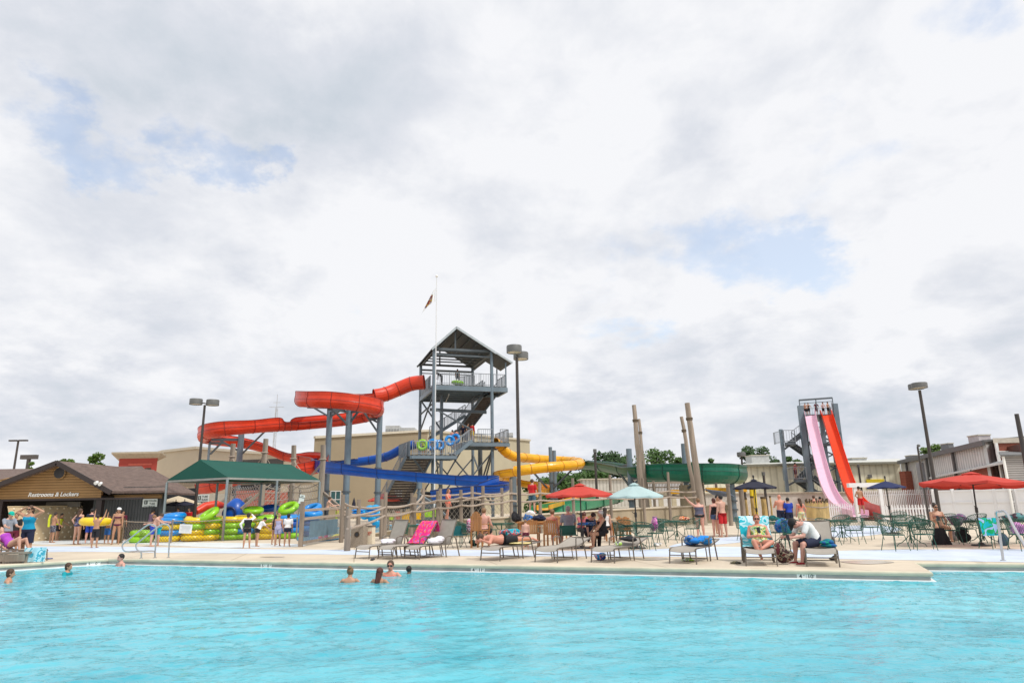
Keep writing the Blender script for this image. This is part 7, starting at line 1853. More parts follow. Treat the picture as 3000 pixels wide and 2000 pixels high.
for i, (px, pt, Y, b) in enumerate(posts):
    p = at(px, pt, Y); hz = p.z; mb = MB(); g0 = P3(p, 0); lean_ = Vector((rnd.uniform(-.04, .04), 0, 0))
    mb.cyl(g0, P3(p, hz) + lean_, .095 if i else .115, .08, 9); mb.build('post', M_post, f, world=True)
    u = i / (len(posts) - 1); zf_ = ZF[i]
    rp1.append(P3(p, zf_ + (1.02 if i else 1.15))); rp2.append(P3(p, zf_ + (.66 if i else .75)))
for rr in (rp1, rp2):
    for i in range(len(rr) - 1):
        a, b = rr[i] + Vector((0, -.1, 0)), rr[i + 1] + Vector((0, -.1, 0)); mb = MB(); mb.tube([a.lerp(b, k / 6) - Vector((0, 0, .07 * math.sin(math.pi * k / 6))) for k in range(7)], .048, 7); mb.build('rope', M_rope, f, world=True)
for i in range(1, 6):
    net_panel(P3(rp1[i], 0), P3(rp1[i + 1], 0), ZF[i] + .1, ZF[i] + .95, mat('net_pale', (.36, .33, .28), .9), f, .22, .009)
# far side rail of the boardwalk
f = thing('rope_rail', 'second rope railing on shorter posts along the far side of the boardwalk', 'railing', (WP[0].x, WP[0].y + 3, 0))
rp = []
for i, (px, pt, Y) in enumerate(((1005, 1448, 30), (1052, 1462, 31), (1120, 1461, 32.5), (1215, 1455, 34), (1240, 1430, 36), (1290, 1430, 37), (1383, 1424, 38.5), (1470, 1428, 40))):
    p = at(px, pt, Y); mb = MB(); mb.cyl(P3(p, 0), p, .10, .09, 8); mb.build('post', M_post, f, world=True); rp.append(P3(p, p.z - .35))
for i in range(len(rp) - 1):
    for dz in (0, -.34): a, b = rp[i] + Vector((0, 0, dz)), rp[i + 1] + Vector((0, 0, dz)); mb = MB(); mb.tube([a.lerp(b, k / 6) - Vector((0, 0, .06 * math.sin(math.pi * k / 6))) for k in range(7)], .055, 6); mb.build('rope', M_rope, f, world=True)
# short rail at the left of the ramp
f = thing('timber_rail', 'short timber gate rail with mesh panel left of the bin', 'railing', tuple(gp(880, 1601)))
a, b = gp(880, 1601), gp(1008, 1578)
for p, top in ((a, 1483), (b, 1497)):
    z = at(0, top, p.y).z; mb = MB(); mb.box((p.x, p.y, z / 2), (.15, .15, z)); mb.build('post', M_post, f, smooth=False, world=True)
for zz in (.15, 1.05, 1.38): mb = MB(); mb.beam(P3(a, zz), P3(b, zz + (.08 if zz > 1 else 0)), .09, .10); mb.build('rail', M_post if zz < .5 else M_rope, f, smooth=False, world=True)
net_panel(a, b, .18, 1.05, mat('net_grey', (.25, .28, .28), .9), f, .12, .006)
mb = MB(); mb.poly([a.lerp(b, .15) + Vector((0, .05, .3)), a.lerp(b, .8) + Vector((0, .05, .3)), a.lerp(b, .8) + Vector((0, .05, .95)), a.lerp(b, .15) + Vector((0, .05, .95))], .02, Vector((0, -1, 0))); mb.build('blue_panel', mat('panel_dull_blue', (.10, .22, .32), .6), f, smooth=False, world=True)
# bright panels and paddling pool beyond the rail
for i, (px0, px1, y0, y1, c, nm) in enumerate(((1141, 1153, 1504, 1522, (.45, .65, .02), 'lime'), (1155, 1172, 1497, 1521, (.55, .16, .13), 'dull red'), (1175, 1200, 1499, 1530, (.85, .50, .0), 'left yellow'), (1212, 1236, 1495, 1521, (.85, .50, .0), 'right yellow'), (1240, 1266, 1491, 1514, (.36, .68, .04), 'bright green'), (1274, 1292, 1490, 1513, (.42, .66, .08), 'pale green'))):
    Y = 37.5 + i * .5; a = at(px0, y1, Y); b = at(px1, y0, Y)
    p_ = thing('pool_wall_board', nm + ' square panel of the play pool wall beyond the rope rail', 'pool wall', ((a.x + b.x) / 2, Y, 0), 0, 'coloured panels of the play pool')
    mb = MB(); mb.box((0, 0, (a.z + b.z) / 2), (b.x - a.x, .12, b.z - a.z)); mb.build('panel', mat('panel_' + nm.replace(' ', '_'), c, .4, var=.06, trans=.15), p_, smooth=False)
    mb = MB()
    for s in (-1, 1): mb.cyl((s * ((b.x - a.x) / 2 + .06), 0, 0), (s * ((b.x - a.x) / 2 + .06), 0, b.z + .1), .06, n=7)
    mb.build('post', M_post, p_)
t = thing('play_pool_float', 'lumpy bright blue inflatable water toy beyond the rope rail', 'inflatable', tuple(gp(1090, 1553)))
mb = MB(); Yb = t.location.y; s_ = Yb / FPX
for dx, z, r_ in ((-22, 1.0, .34), (-8, 1.2, .38), (8, 1.25, .36), (18, .95, .33), (2, .75, .36), (12, .45, .3), (22, 1.35, .2)): mb.ell((dx * s_, 0, z), (r_, r_, r_))
mb.build('body', mat('toy_blue', (.0, .32, .62), .3, var=.15, coat=.3), t)
mb = MB(); mb.ell((27 * s_, .1, 1.1), (.16, .2, .5)); mb.build('green_fin', TC['g'], t)
t = thing('splash_pool', 'shallow pale paddling pool with blue rim beyond the rope rail', 'pool', tuple(gp(1000, 1560)))
mb = MB(); pp = [gp(x, y, .02) for x, y in smoothpts([(880, 1584), (980, 1580), (1010, 1570), (1120, 1560), (1300, 1545), (1240, 1535), (1000, 1545), (890, 1560)])]; mb.poly(pp); mb.build('water', mat('paddle_water', (.35, .60, .66), .1, var=.1), t, smooth=False, world=True)
mb = MB(); mb.tube(pp, .05, 5, closed=True); mb.build('rim', mat('rim_blue', (.05, .25, .42), .5), t, world=True)
for i, (px, py, lb) in enumerate(((1048, 1502, 'left one of the stacked blue floats behind the rope rail'), (1088, 1499, 'right one of the stacked blue floats behind the rope rail'))):
    t = thing('float_stack', lb, 'pool float', tuple(at(px, py + 6, 42)), 0, 'blue floats behind the rope rail')
    for k in range(3): mb = MB(); mb.ell((0, 0, k * .14), (.40, .3, .085)); mb.build('float', TC['b'], t)
t = thing('yellow_mat', 'bright yellow mat lying on the deck left of the bin', 'mat', tuple(gp(985, 1572)))
mb = MB(); mb.poly([gp(955, 1578, .03), gp(1018, 1573, .03), gp(1018, 1562, .03), gp(985, 1563, .03)], .03, Vector((0, 0, 1))); tag(t); mb.build('mat_sheet', mat('mat_yellow', (.85, .75, .05), .5), t, smooth=False, world=True)

# tall leaning timber poles
M_pole = mat('tall_timber', (.31, .255, .205), .9, var=.35, vscale=3, bump=.7, bscale=12, stretch=(1, 1, .08))
for (x0, y0, x1, y1, Y, r0, r1, lb) in ((1857, 1186, 1880, 1440, 46, .22, .14, 'thick leaning timber pole, left one of the left pair'), (1872, 1227, 1893, 1440, 49, .16, .10, 'thin leaning timber pole, right one of the left pair'),
                                        (2013, 1180, 2050, 1450, 44, .24, .165, 'thick leaning timber pole with rope collar, right one of the right pair'), (1997, 1220, 2034, 1450, 46, .16, .115, 'thin leaning timber pole, left one of the right pair')):
    p, q = at(x1, y1, Y), at(x0, y0, Y); d = (p - q) / (p.z - q.z); base = q - d * (q.z)   # to the ground
    base = q + (p - q) * (q.z / (q.z - p.z))
    t = thing('timber_pole', lb, 'pole', tuple(base), 0, 'tall leaning timber poles')
    mb = MB(); n_ = 9; mb.tube([base.lerp(q, k / n_) + Vector((rnd.uniform(-.03, .03), 0, 0)) for k in range(n_ + 1)], [r0 + (r1 - r0) * k / n_ for k in range(n_ + 1)], 10); mb.build('pole', M_pole, t, world=True)
    c = base.lerp(q, .87); ax = (q - base).normalized(); mb = MB(); MM = Matrix(basis(ax)).transposed(); mb.torus(c, r1 * 1.12, .05, MM, 14, 6); mb.torus(c - ax * .09, r1 * 1.12, .045, MM, 14, 6); mb.build('rope_collar', mat('rope_dark', (.12, .09, .06), .9), t, world=True)
# rope play structure behind the canopy
NPp = [(683, 1299, 47, 1500), (778, 1285, 44, 1500), (862, 1304, 46, 1500), (948, 1303, 43, 1500)]
rt = []
for i, (px, pt, Y, pb) in enumerate(NPp):
    q = at(px, pt, Y); t = thing('timber_post', ('first', 'second', 'third', 'fourth')[i] + ' tall timber post from the left of the rope play structure', 'post', tuple(P3(q, 0)), 0, 'posts of the rope play structure')
    mb = MB(); mb.tube([P3(q, q.z * k / 6) + Vector((rnd.uniform(-.03, .03), 0, 0)) for k in range(7)], [.22 - .01 * k for k in range(7)], 9); mb.build('post', M_pole, t, world=True)
    mb = MB(); mb.torus(P3(q, q.z - .9), .2, .04); mb.build('rope_collar', M_rope, t, world=True); rt.append(q)
t = thing('rope_net', 'sagging pale climbing ropes and net strung between the timber posts', 'climbing net', tuple(P3(rt[1], 0)))
def rope(a, b, sag, r_=.03, nm='rope'): mb = MB(); a = Vector(a); b = Vector(b); mb.tube([a.lerp(b, k / 8) - Vector((0, 0, sag * 4 * (k / 8) * (1 - k / 8))) for k in range(9)], r_, 5); mb.build(nm, M_rope, t, world=True)
for i in range(3):
    for z, sg in ((rt[i].z - 1.4, .9), (3.0, .35), (2.5, .1), (2.0, .1)): rope(P3(rt[i], z), P3(rt[i + 1], z + .1), sg)
    rope(P3(rt[i], rt[i].z - 1), P3(rt[i + 1], 2.6), .2); rope(P3(rt[i + 1], rt[i + 1].z - 1), P3(rt[i], 2.6), .2)
    net_panel(P3(rt[i], 0), P3(rt[i + 1], 0), .9, 2.9, mat('net_white', (.5, .48, .45), .9), t, .3, .012)
t = thing('brick_planter', 'low red brick wall stepping up behind the rope net', 'wall', tuple(P3(at(790, 1480, 50), 0)))
mb = MB()
for k, (x0, x1, y0) in enumerate(((600, 700, 1478), (700, 800, 1437), (800, 850, 1440))):
    a = at(x0, y0, 50); b = at(x1, y0, 50); mb.box(((a.x + b.x) / 2, 50 + k * .02, a.z / 2), (b.x - a.x - .02, 1, a.z))
mb.build('wall', brickmat('salmon_brick', (.42, .10, .07), (.50, .15, .10), (.5, .28, .22), 2.2), t, smooth=False, world=True)
t = thing('timber_ramp', 'weathered timber handrails slanting down behind the tubes', 'railing', tuple(P3(at(760, 1480, 45), 0)))
for (a, b) in (((667, 1455, 45), (615, 1500, 44)), ((765, 1440, 44), (706, 1490, 43)), ((948, 1443, 43), (1010, 1498, 41)), ((735, 1455, 46), (700, 1478, 44))): mb = MB(); mb.beam(at(*a), at(*b), .14, .16); mb.build('rail', M_post, t, smooth=False, world=True)
pc = at(847, 1473, 46); t = thing('timber_platform', 'small timber lookout platform under the child in the pink top', 'platform', tuple(P3(pc, 0)))
mb = MB(); mb.box((0, 0, pc.z - .04), (1.6, 1.3, .08)); mb.build('deck', M_post, t, smooth=False)
for sx_ in (-.7, .7): mb = MB(); mb.cyl((sx_, 0, 0), (sx_, 0, pc.z + .9), .07, n=7); mb.build('post', M_post, t)
# signs near the kiosk
sign('rules_sign', 'white notice board with dark icon beside the kiosk, behind the lamp post', 576, 1447, 613, 1472, 44, ['TUBE', 'SLIDE', 'RULES'], M_face, M_ink, .16, True)
s_ = sign('tilted_sign', 'small tilted sheet sign on a post by the right canopy leg', 873, 1448, 889, 1475, 35.5, ['NO', 'RUNNING'], M_face, M_ink, .07, posts=(0,)); s_.rotation_euler = (0, R(12), 0)
t = thing('kiosk', 'dark timber kiosk with green side and cream roof edge behind the tubes', 'kiosk', tuple(P3(at(525, 1480, 49), 0)))
a, b = at(478, 1500, 50), at(568, 1500, 50); mb = MB(); mb.box(((a.x + b.x) / 2, 50.2, 1.5), (b.x - a.x, .2, 3)); mb.build('back_wall', mat('kiosk_dark', (.018, .02, .025), .8), t, smooth=False, world=True)
mb = MB(); mb.box((a.x, 49.4, 1.3), (.9, .1, 2.6)); mb.build('green_side', cloth('canvas_green', (.02, .1, .075)), t, smooth=False, world=True)
mb = MB(); a, b = at(520, 1452, 52), at(572, 1448, 52); mb.poly([at(528, 1466, 51), at(566, 1466, 51), at(572, 1445, 54), at(540, 1448, 54)], .1); mb.build('pale_roof', mat('pale_blue_roof', (.50, .54, .60), .5), t, smooth=False, world=True)
a, b = at(573, 1500, 49), at(648, 1500, 49); mb = MB(); zt_ = at(600, 1446, 49).z; mb.box(((a.x + b.x) / 2, 49.5, zt_ / 2), (b.x - a.x, .2, zt_)); mb.build('cream_wall', mat('kiosk_cream', (.50, .46, .38), .8), t, smooth=False, world=True)
t = thing('red_play_slide', 'small bright red play slide dipping behind the tubes', 'play slide', tuple(P3(at(615, 1500, 42), 0)))
mb = MB(); mb.tube([at(575, 1498, 42), at(600, 1484, 42.5), at(632, 1478, 43), at(650, 1480, 44)], [.2, .28, .28, .2], 10); mb.build('chute', M_redf, t, world=True)

# bin and menu board
M_bin = mat('bin_pebble', (.27, .225, .175), .9, var=.3, vscale=30)
t = thing('litter_bin', 'tan pebble-faced litter bin with a round dark hole', 'bin', tuple(gp(1044, 1603)), R(-8))
s_ = t.location.y / FPX
mb = MB(); w_, h_, d_ = 36 * s_, 56 * s_, .5
mb.box((0, .25, h_ / 2), (w_, d_, h_)); mb.ell((0, .25, h_), (w_ / 2 * .98, .24, .09)); mb.build('body', M_bin, t, smooth=False)
mb = MB(); mb.cyl((0, -.004, h_ * .63), (0, -.012, h_ * .63), .085, n=18); mb.build('hole', M_dark, t); mb = MB(); mb.torus((0, -.008, h_ * .63), .088, .014, Matrix.Rotation(R(90), 3, 'X')); mb.build('hole_ring', mat('bronze', (.08, .05, .02), .4, metal=.5), t)
t = thing('notice_box', 'cream notice board with faint red print beside the bin', 'sign', tuple(gp(1077, 1600)), R(-8)); s_ = t.location.y / FPX
mb = MB(); mb.box((0, .2, 27 * s_), (23 * s_, .35, 54 * s_)); mb.build('box', mat('cream_board', (.70, .62, .48), .7), t, smooth=False); mb = MB(); mb.box((0, .2, 54.5 * s_), (25 * s_, .38, .05)); mb.build('lid', M_tread, t, smooth=False)
text_obj('THANK', .085, mat('print_red', (.6, .15, .1), .7), (0, .018, 38 * s_), (R(90), 0, 0), t); text_obj('YOU', .085, mat('print_red', (.6, .15, .1), .7), (0, .018, 33 * s_), (R(90), 0, 0), t)

# ------------------------------------------------------------------ stainless handrails
M_ss = mat('stainless', (.55, .55, .55), .22, metal=.85, var=.05)
def handrail(label, px, py, rz, mirrored=1):
    t = thing('pool_handrail', label, 'handrail', tuple(gp(px, py)), rz, 'stainless rails of the left pool steps')
    pts = [(-.95, 0, .42), (-.88, 0, .50), (-.30, 0, .98), (-.12, 0, 1.04), (.02, 0, .98), (.06, 0, .82), (.10, 0, 0)]
    mb = MB(); P = [Vector(p) for p in catmull(pts, 4)]; mb.tube(P, .024, 8); mb.build('top_rail', M_ss, t)
    mb = MB(); P = [Vector(p) for p in catmull([(-.95, 0, .42), (-.92, 0, .30), (-.80, 0, .22), (-.45, 0, .22), (-.34, 0, .18), (-.32, 0, 0)], 4)]; mb.tube(P, .024, 8); mb.build('lower_rail', M_ss, t)
    for x in (.10, -.32): mb = MB(); mb.cyl((x, 0, .001), (x, 0, .02), .05, n=12); mb.build('foot_flange', M_ss, t)
    return t
handrail('left stainless handrail of the pair at the left pool steps', 444, 1634, R(4)); handrail('right stainless handrail of the pair at the left pool steps', 484, 1633, R(4))
t = thing('pool_handrail', 'tall stainless grab rails of the right pool steps at the picture edge', 'handrail', tuple(gp(2938, 1642)), R(0))
A1 = gp(2939, 1642); Yr = A1.y
P_ = [gp(2939, 1642), at(2925, 1535, Yr + .1), at(2918, 1502, Yr + .1), at(2930, 1497, Yr), at(2948, 1501, Yr - .4), at(2975, 1552, Yr - 1.6), at(3010, 1612, Yr - 2.4), at(3030, 1650, Yr - 2.8)]
mb = MB(); mb.tube([Vector(p) for p in catmull([tuple(p) for p in P_], 5)], .030, 8); mb.build('top_rail', M_ss, t, world=True)
mb = MB(); mb.cyl(A1, A1 + Vector((0, 0, .02)), .06, n=12); mb.build('foot_flange', M_ss, t, world=True)
# depth marks on the tile band
def depth_mark(label, px, py, txt, seg):
    a, b = EDGE2[seg], EDGE2[seg + 1]; d = (b - a).normalized(); nv = Vector((d.y, -d.x, 0)); 
    dd = ray(px, py); o = Vector((0, 0, CAM_Z)); p = o + dd * ((a - o).dot(nv) / dd.dot(nv)); rz = math.atan2(d.y, d.x)
    t = thing('depth_mark', label, 'depth marker', (p.x + nv.x * .004, p.y + nv.y * .004, -.135), rz, 'white depth tiles on the pool wall')
    k = .19
    for i, s in enumerate(txt):
        x = (i - (len(txt) - 1) / 2) * (k + .006)
        mb = MB(); mb.box((x, -.001, 0), (k, .008, .095)); ti = mb.build('tile', M_let, t, smooth=False)
        text_obj(s[0], .12, M_ink, (x - .02, -.0065, -.004), (R(90), 0, 0), ti, 'numeral', .001); text_obj(s[1], .03, M_ink, (x + .05, -.0065, .02), (R(90), 0, 0), ti, 'unit', .001)
depth_mark('white depth tiles reading 4 FT 10 IN below the right end of the deck', 2363, 1691, [('4', 'FT'), ('10', 'IN')], 4)
depth_mark('white depth tiles reading 4 FT 11 IN below the flat lounger', 1400, 1671, [('4', 'FT'), ('11', 'IN')], 3)
depth_mark('white depth tiles reading 5 FT in front of the girls', 780, 1656, [('5', 'FT'), ('0', 'IN')], 3)
depth_mark('white depth tiles on the angled left pool wall', 274, 1650, [('5', 'FT'), ('0', 'IN')], 2)

# ------------------------------------------------------------------ bamboo screen, yellow frame, low posts
M_bam = mat('bamboo', (.48, .33, .13), .6, var=.3, vscale=4, stretch=(1, 1, .3))
t = thing('bamboo_screen', 'round bamboo screen bar with dark cane tops near the bald man', 'bamboo screen', tuple(gp(2400, 1543)))
s_ = t.location.y / FPX; hb = 66 * s_
mb = MB(); 
for k in range(34):
    a = math.pi * (1 + k / 33); r_ = 30 * s_; h = hb * (1 + .06 * math.sin(k * 1.7)); mb.cyl((r_ * math.cos(a), r_ * math.sin(a) * .8, 0), (r_ * math.cos(a), r_ * math.sin(a) * .8, h), .045, n=6)
mb.build('canes', M_bam, t)
for zz in (.3, .8): mb = MB(); mb.tube([(30.5 * s_ * 1.05 * math.cos(math.pi * (1 + k / 16)), 30.5 * s_ * .86 * math.sin(math.pi * (1 + k / 16)), hb * zz + .1 * abs(k - 8) / 8) for k in range(17)], .03, 5); mb.build('binding_rope', M_rope, t)
mb = MB()
for k in range(16): a = math.pi * (1 + k / 15); r_ = 30 * s_; mb.cyl((r_ * math.cos(a), r_ * math.sin(a) * .8, hb), (r_ * math.cos(a), r_ * math.sin(a) * .8, hb + .18 + .08 * math.sin(k * 2.3)), .05, n=6)
mb.build('cane_tops', mat('cane_dark', (.09, .06, .03), .8), t)
for i, (px, wpx, y0, y1, Y, lb) in enumerate(((2060, 10, 1438, 1530, 48, 'first weathered post right of the leaning poles'), (2132, 12, 1423, 1535, 42, 'tall square post beside the man in red shorts'), (2170, 15, 1430, 1505, 46, 'thick grey timber post left of the black umbrella'),
        (2184, 9, 1463, 1506, 50, 'short dark-topped pile behind the red-haired woman, leftmost'), (2203, 10, 1458, 1506, 50, 'short dark-topped pile behind the red-haired woman, middle'), (2236, 16, 1460, 1500, 50, 'pair of dark piles behind the black umbrella pole'), (2256, 5, 1457, 1480, 52, 'thin dark stake right of the dark piles'), (2097, 8, 1411, 1450, 52, 'slim grey post under the green slide bend'))):
    q = at(px, y0, Y); t = thing('timber_post', lb, 'post', tuple(P3(q, 0)), 0, 'weathered posts behind the tables'); w_ = wpx / FPX * Y
    mb = MB(); mb.tube([(0, 0, 0), (.02, 0, q.z * .5), (0, 0, q.z)], [w_ / 2, w_ / 2 * .95, w_ / 2 * .9], 9); mb.build('post', M_post if y0 < 1450 else M_bam, t)
    mb = MB(); mb.cyl((0, 0, q.z - .001), (0, 0, q.z + .14), w_ / 2 * 1.02, n=9); mb.build('post_cap', M_post if y0 < 1450 else mat('cane_dark', (.09, .06, .03)), t)
M_yst = mat('yellow_steel', (.80, .60, .03), .4, var=.08)
t = thing('climbing_structure', 'yellow painted steel play frame behind the standing group', 'play structure', tuple(P3(at(2150, 1480, 52), 0)))
for (x0, y0, x1, y1) in ((2068, 1434, 2186, 1434), (1965, 1440, 2010, 1440)): mb = MB(); mb.beam(at(x0, y0, 52), at(x1, y1, 52), .3, .3); mb.build('beam', mat('orange_yellow', (.85, .42, .01), .4), t, smooth=False, world=True)
for px in (2140, 2209, 2200): q = at(px, 1432, 52); mb = MB(); mb.cyl(P3(q, 0), q, .13, n=8); mb.build('post', M_yst, t, world=True)
t = thing('white_arcade', 'cream and white arched frame structure above the curved wall', 'play structure', tuple(P3(at(1980, 1480, 56), 0)))
M_crm = mat('cream_frame', (.62, .55, .40), .7)
for x0 in (1900, 1935, 1973, 2003): q = at(x0, 1447, 56); mb = MB(); mb.box((q.x, q.y, q.z / 2), (.35, .3, q.z)); mb.build('post', M_crm, t, smooth=False, world=True)
mb = MB(); mb.beam(at(1893, 1447, 56), at(2010, 1445, 56), .3, .28); mb.build('beam', M_crm, t, smooth=False, world=True)
mb = MB(); mb.box((at(1955, 1470, 57).x, 57.2, 2.0), (3.6, .1, 2.2)); mb.build('white_panel', M_vinyl, t, smooth=False, world=True)
t = thing('footbridge', 'dark-railed footbridge with balustrade below the green slide', 'footbridge', tuple(P3(at(1950, 1480, 54), 0)))
a, b = at(1872, 1414, 54), at(2040, 1412, 54)
for dz, w_ in ((0, .16), (-.35, .10), (-1.1, .22)): mb = MB(); mb.beam(a + Vector((0, 0, dz)), b + Vector((0, 0, dz)), w_, w_); mb.build('rail', M_post if dz else M_rope, t, smooth=False, world=True)
mb = MB()
for k in range(40): p = a.lerp(b, k / 39); mb.beam(p, p - Vector((0, 0, 1.1)), .05, .05)
mb.build('balusters', M_post, t, smooth=False, world=True)
for k in range(5): p = a.lerp(b, k / 4); mb = MB(); mb.cyl(P3(p, 0), p + Vector((0, 0, .15)), .11, n=8); mb.build('post', M_post, t, world=True)
mb = MB(); mb.cyl(P3(at(2030, 1480, 50), 0), P3(at(2030, 1480, 50), at(2030, 1420, 50).z), .9, n=16); o = mb.build('timber_drum', mat('drum_tan', (.36, .29, .2), .9, var=.15, stretch=(1, 1, .2))); tag(o, 'stout round tan drum standing at the foot of the right timber poles', 'drum')
t = thing('blue_sail', 'pale blue sagging shade sail behind the standing group', 'shade sail', tuple(P3(at(2100, 1480, 50), 0)))
mb = MB(); A4 = [at(2062, 1431, 50), at(2130, 1440, 49), at(2158, 1456, 50), at(2090, 1448, 53)]; mb.poly(A4, .04, Vector((0, 0, 1))); mb.build('sail', mat('sail_blue', (.30, .38, .58), .8), t, smooth=False, world=True); mb = MB(); mb.cyl(P3(A4[1], 0), A4[1], .05, n=6); mb.build('post', M_lpost, t, world=True)

# ------------------------------------------------------------------ towels, bags, shoes
def lump(name, label, cat, px, py, Y, size, m, seed=0, group=None, n=7, strap=None):
    """soft folded bundle: overlapping squashed folds"""
    r_ = random.Random(seed); c = at(px, py, Y) if Y else gp(px, py, size[2] / 2)
    t = thing(name, label, cat, tuple(c - Vector((0, 0, size[2] / 2))), r_.uniform(-.3, .3), group)
    mb = MB()
    for k in range(n):
        rx, ry, rz = size[0] * r_.uniform(.26, .42), size[1] * r_.uniform(.28, .45), size[2] * r_.uniform(.22, .42)
        mb.ell((r_.uniform(-.25, .25) * size[0], r_.uniform(-.2, .2) * size[1], max(rz * .9, r_.uniform(.2, .7) * size[2])), (rx, ry, rz), Matrix.Rotation(r_.uniform(0, 3), 3, 'Z'), 10, 7)
    o = mb.build('folds', m, t)
    if strap: mb = MB(); mb.tube([(-size[0] * .3, -.02, size[2] * .6), (-size[0] * .2, -.05, size[2] * 1.15), (size[0] * .2, -.05, size[2] * 1.15), (size[0] * .3, -.02, size[2] * .6)], .012, 5); mb.build('strap', strap, t)
    return t
PINKP = blotch('towel_pink_print', [(.80, .02, .25), (.75, .01, .20), (.85, .18, .08), (.35, .05, .55), (.9, .3, .4)], 9)
AQ = blotch('towel_aqua_stripes', [(.03, .44, .52), (.0, .40, .50), (.45, .68, .74), (.12, .52, .6), (.62, .76, .80)], 3)
BLP = blotch('bundle_blue', [(.01, .10, .45), (.02, .2, .6), (.25, .3, .35), (.0, .08, .30)], 9)
PALB = blotch('towel_pale_blue', [(.40, .70, .82), (.50, .78, .86), (.08, .45, .60), (.6, .82, .88)], 4)
def towel_on_back(label, fx, fy, rz, back, m, seat=.35, hang=.25):
    p = gp(fx, fy); t = thing('towel', label, 'towel', tuple(p), rz); ba = R(back); y0, h, L = 1.18, .375, .78
    pr = [(y0 - seat, h + .02), (y0 - seat * .5, h + .022), (y0 - .02, h + .03)] + [(y0 + L * f * math.cos(ba) - .03, h + .03 + L * f * math.sin(ba)) for f in (.2, .4, .6, .8, 1.0)]
    e = pr[-1]; pr += [(e[0] + .05, e[1] + .02), (e[0] + .09, e[1] - hang * .5), (e[0] + .10, e[1] - hang)]
    k = 8; vs = []; rr = random.Random(3)
    for i, (y, z) in enumerate(pr):
        for j in range(k + 1): f = j / k; wv = .018 * math.sin(f * 11 + i * 1.3); vs.append(((f - .5) * .72 + .015 * math.sin(i * 2.1), y - wv, z + abs(wv)))
    mb = MB(); mb.add(vs, [(i * (k + 1) + j, i * (k + 1) + j + 1, (i + 1) * (k + 1) + j + 1, (i + 1) * (k + 1) + j) for i in range(len(pr) - 1) for j in range(k)])
    o = mb.build('cloth', m, t); so = o.modifiers.new('t', 'SOLIDIFY'); so.thickness = .012
    return t
towel_on_back('bright pink patterned towel draped over the middle lounger back', 1128, 1638, YL1, 50, PINKP, .12, .3)
towel_on_back('aqua and white towel draped over the lounger of the red-haired woman', 2232, 1658, R(-16), 58, AQ, .5, .4)
def seat_pt(fx, fy, rz, y, x=0, z=.37): p = gp(fx, fy); return p + Matrix.Rotation(rz, 3, 'Z') @ Vector((x, y, z))
def lump3(name, label, cat, p, size, m, seed=0, strap=None):
    t = lump(name, label, cat, 0, 0, 1, size, m, seed, None, 7, strap); t.location = p; return t
lump3('towel', 'crumpled white towel on the leftmost of the three loungers', 'towel', seat_pt(1060, 1636, YL1, .95), (.50, .34, .16), cloth('towel_white', (.78, .76, .82)), 1)
lump3('towel', 'crumpled white towel on the rightmost of the three loungers', 'towel', seat_pt(1206, 1637, YL1, .92), (.55, .36, .24), cloth('towel_white', (.78, .76, .82)), 2)
lump3('clothes_bundle', 'black clothes bundle on the lounger with the snorkel mask', 'clothes', seat_pt(1766, 1648, R(-38), 1.3, .1, .46), (.55, .35, .16), K_, 3)
lump3('snorkel_mask', 'small black and white snorkel mask with lime strap on a lounger', 'snorkel mask', seat_pt(1766, 1648, R(-38), .95, -.05, .37), (.22, .14, .12), blotch('mask_bw', [(.02, .02, .02), (.7, .7, .68), (.35, .55, .1)], 12), 4)
lump3('towel_bundle', 'blue patterned towel bundle on the left half of the solitary lounger', 'towel', seat_pt(2001, 1651, R(-34), 1.2, -.16, .38), (.36, .40, .26), BLP, 5)
lump3('swim_bag', 'bright blue and grey bag on the right half of the solitary lounger', 'bag', seat_pt(2001, 1651, R(-34), 1.15, .12, .38), (.55, .40, .26), blotch('bag_blue_grey', [(.02, .22, .68), (.0, .25, .7), (.22, .22, .22), (.03, .3, .75)], 4), 6)
lump3('towel', 'teal and green towel lying behind the man in the white T-shirt', 'towel', seat_pt(2412, 1660, R(-21), 1.0, .2, .37), (.36, .5, .18), blotch('towel_teal', [(.0, .16, .25), (.0, .25, .2), (.01, .1, .3)], 6), 7)
lump3('towel', 'yellow towel under the lying shirtless man', 'towel', seat_pt(1436, 1642, R(-38), 1.3, 0, .36), (.6, .8, .07), cloth('towel_yellow', (.80, .68, .30)), 8)
def floor_lump(name, label, cat, px, py, size, m, seed, strap=None): return lump3(name, label, cat, gp(px, py), size, m, seed, strap)
floor_lump('tote_bag', 'leopard and burgundy tote bag on the deck between the last two loungers', 'bag', 2302, 1652, (.50, .25, .50), blotch('leopard_burgundy', [(.05, .012, .015), (.03, .02, .018), (.30, .25, .18), (.10, .015, .02)], 9), 9, K_)
floor_lump('sandals', 'olive sandals lying on the deck left of the aqua towel lounger', 'sandals', 2151, 1651, (.34, .16, .07), blotch('sandal_print', [(.10, .09, .05), (.22, .2, .12), (.04, .04, .03)], 14), 10)
floor_lump('clothes_bundle', 'blue and coral clothes under the snorkel mask lounger', 'clothes', 1757, 1640, (.40, .25, .20), blotch('blue_coral', [(.0, .10, .45), (.02, .3, .6), (.7, .25, .18), (.0, .05, .3)], 7), 11)
floor_lump('sneakers', 'dark sneakers under the solitary lounger', 'shoes', 2016, 1643, (.30, .16, .08), blotch('mask_bw', [(.02,) * 3, (.7,) * 3, (.1,) * 3], 12), 12)
floor_lump('sneakers', 'small dark shoes beside the leftmost lounger foot', 'shoes', 1092, 1641, (.14, .12, .07), DG, 13)
floor_lump('towel', 'white and blue towel fallen under the right lounger of the three', 'towel', 1255, 1630, (.5, .22, .05), cloth('towel_white', (.78, .76, .82)), 14)
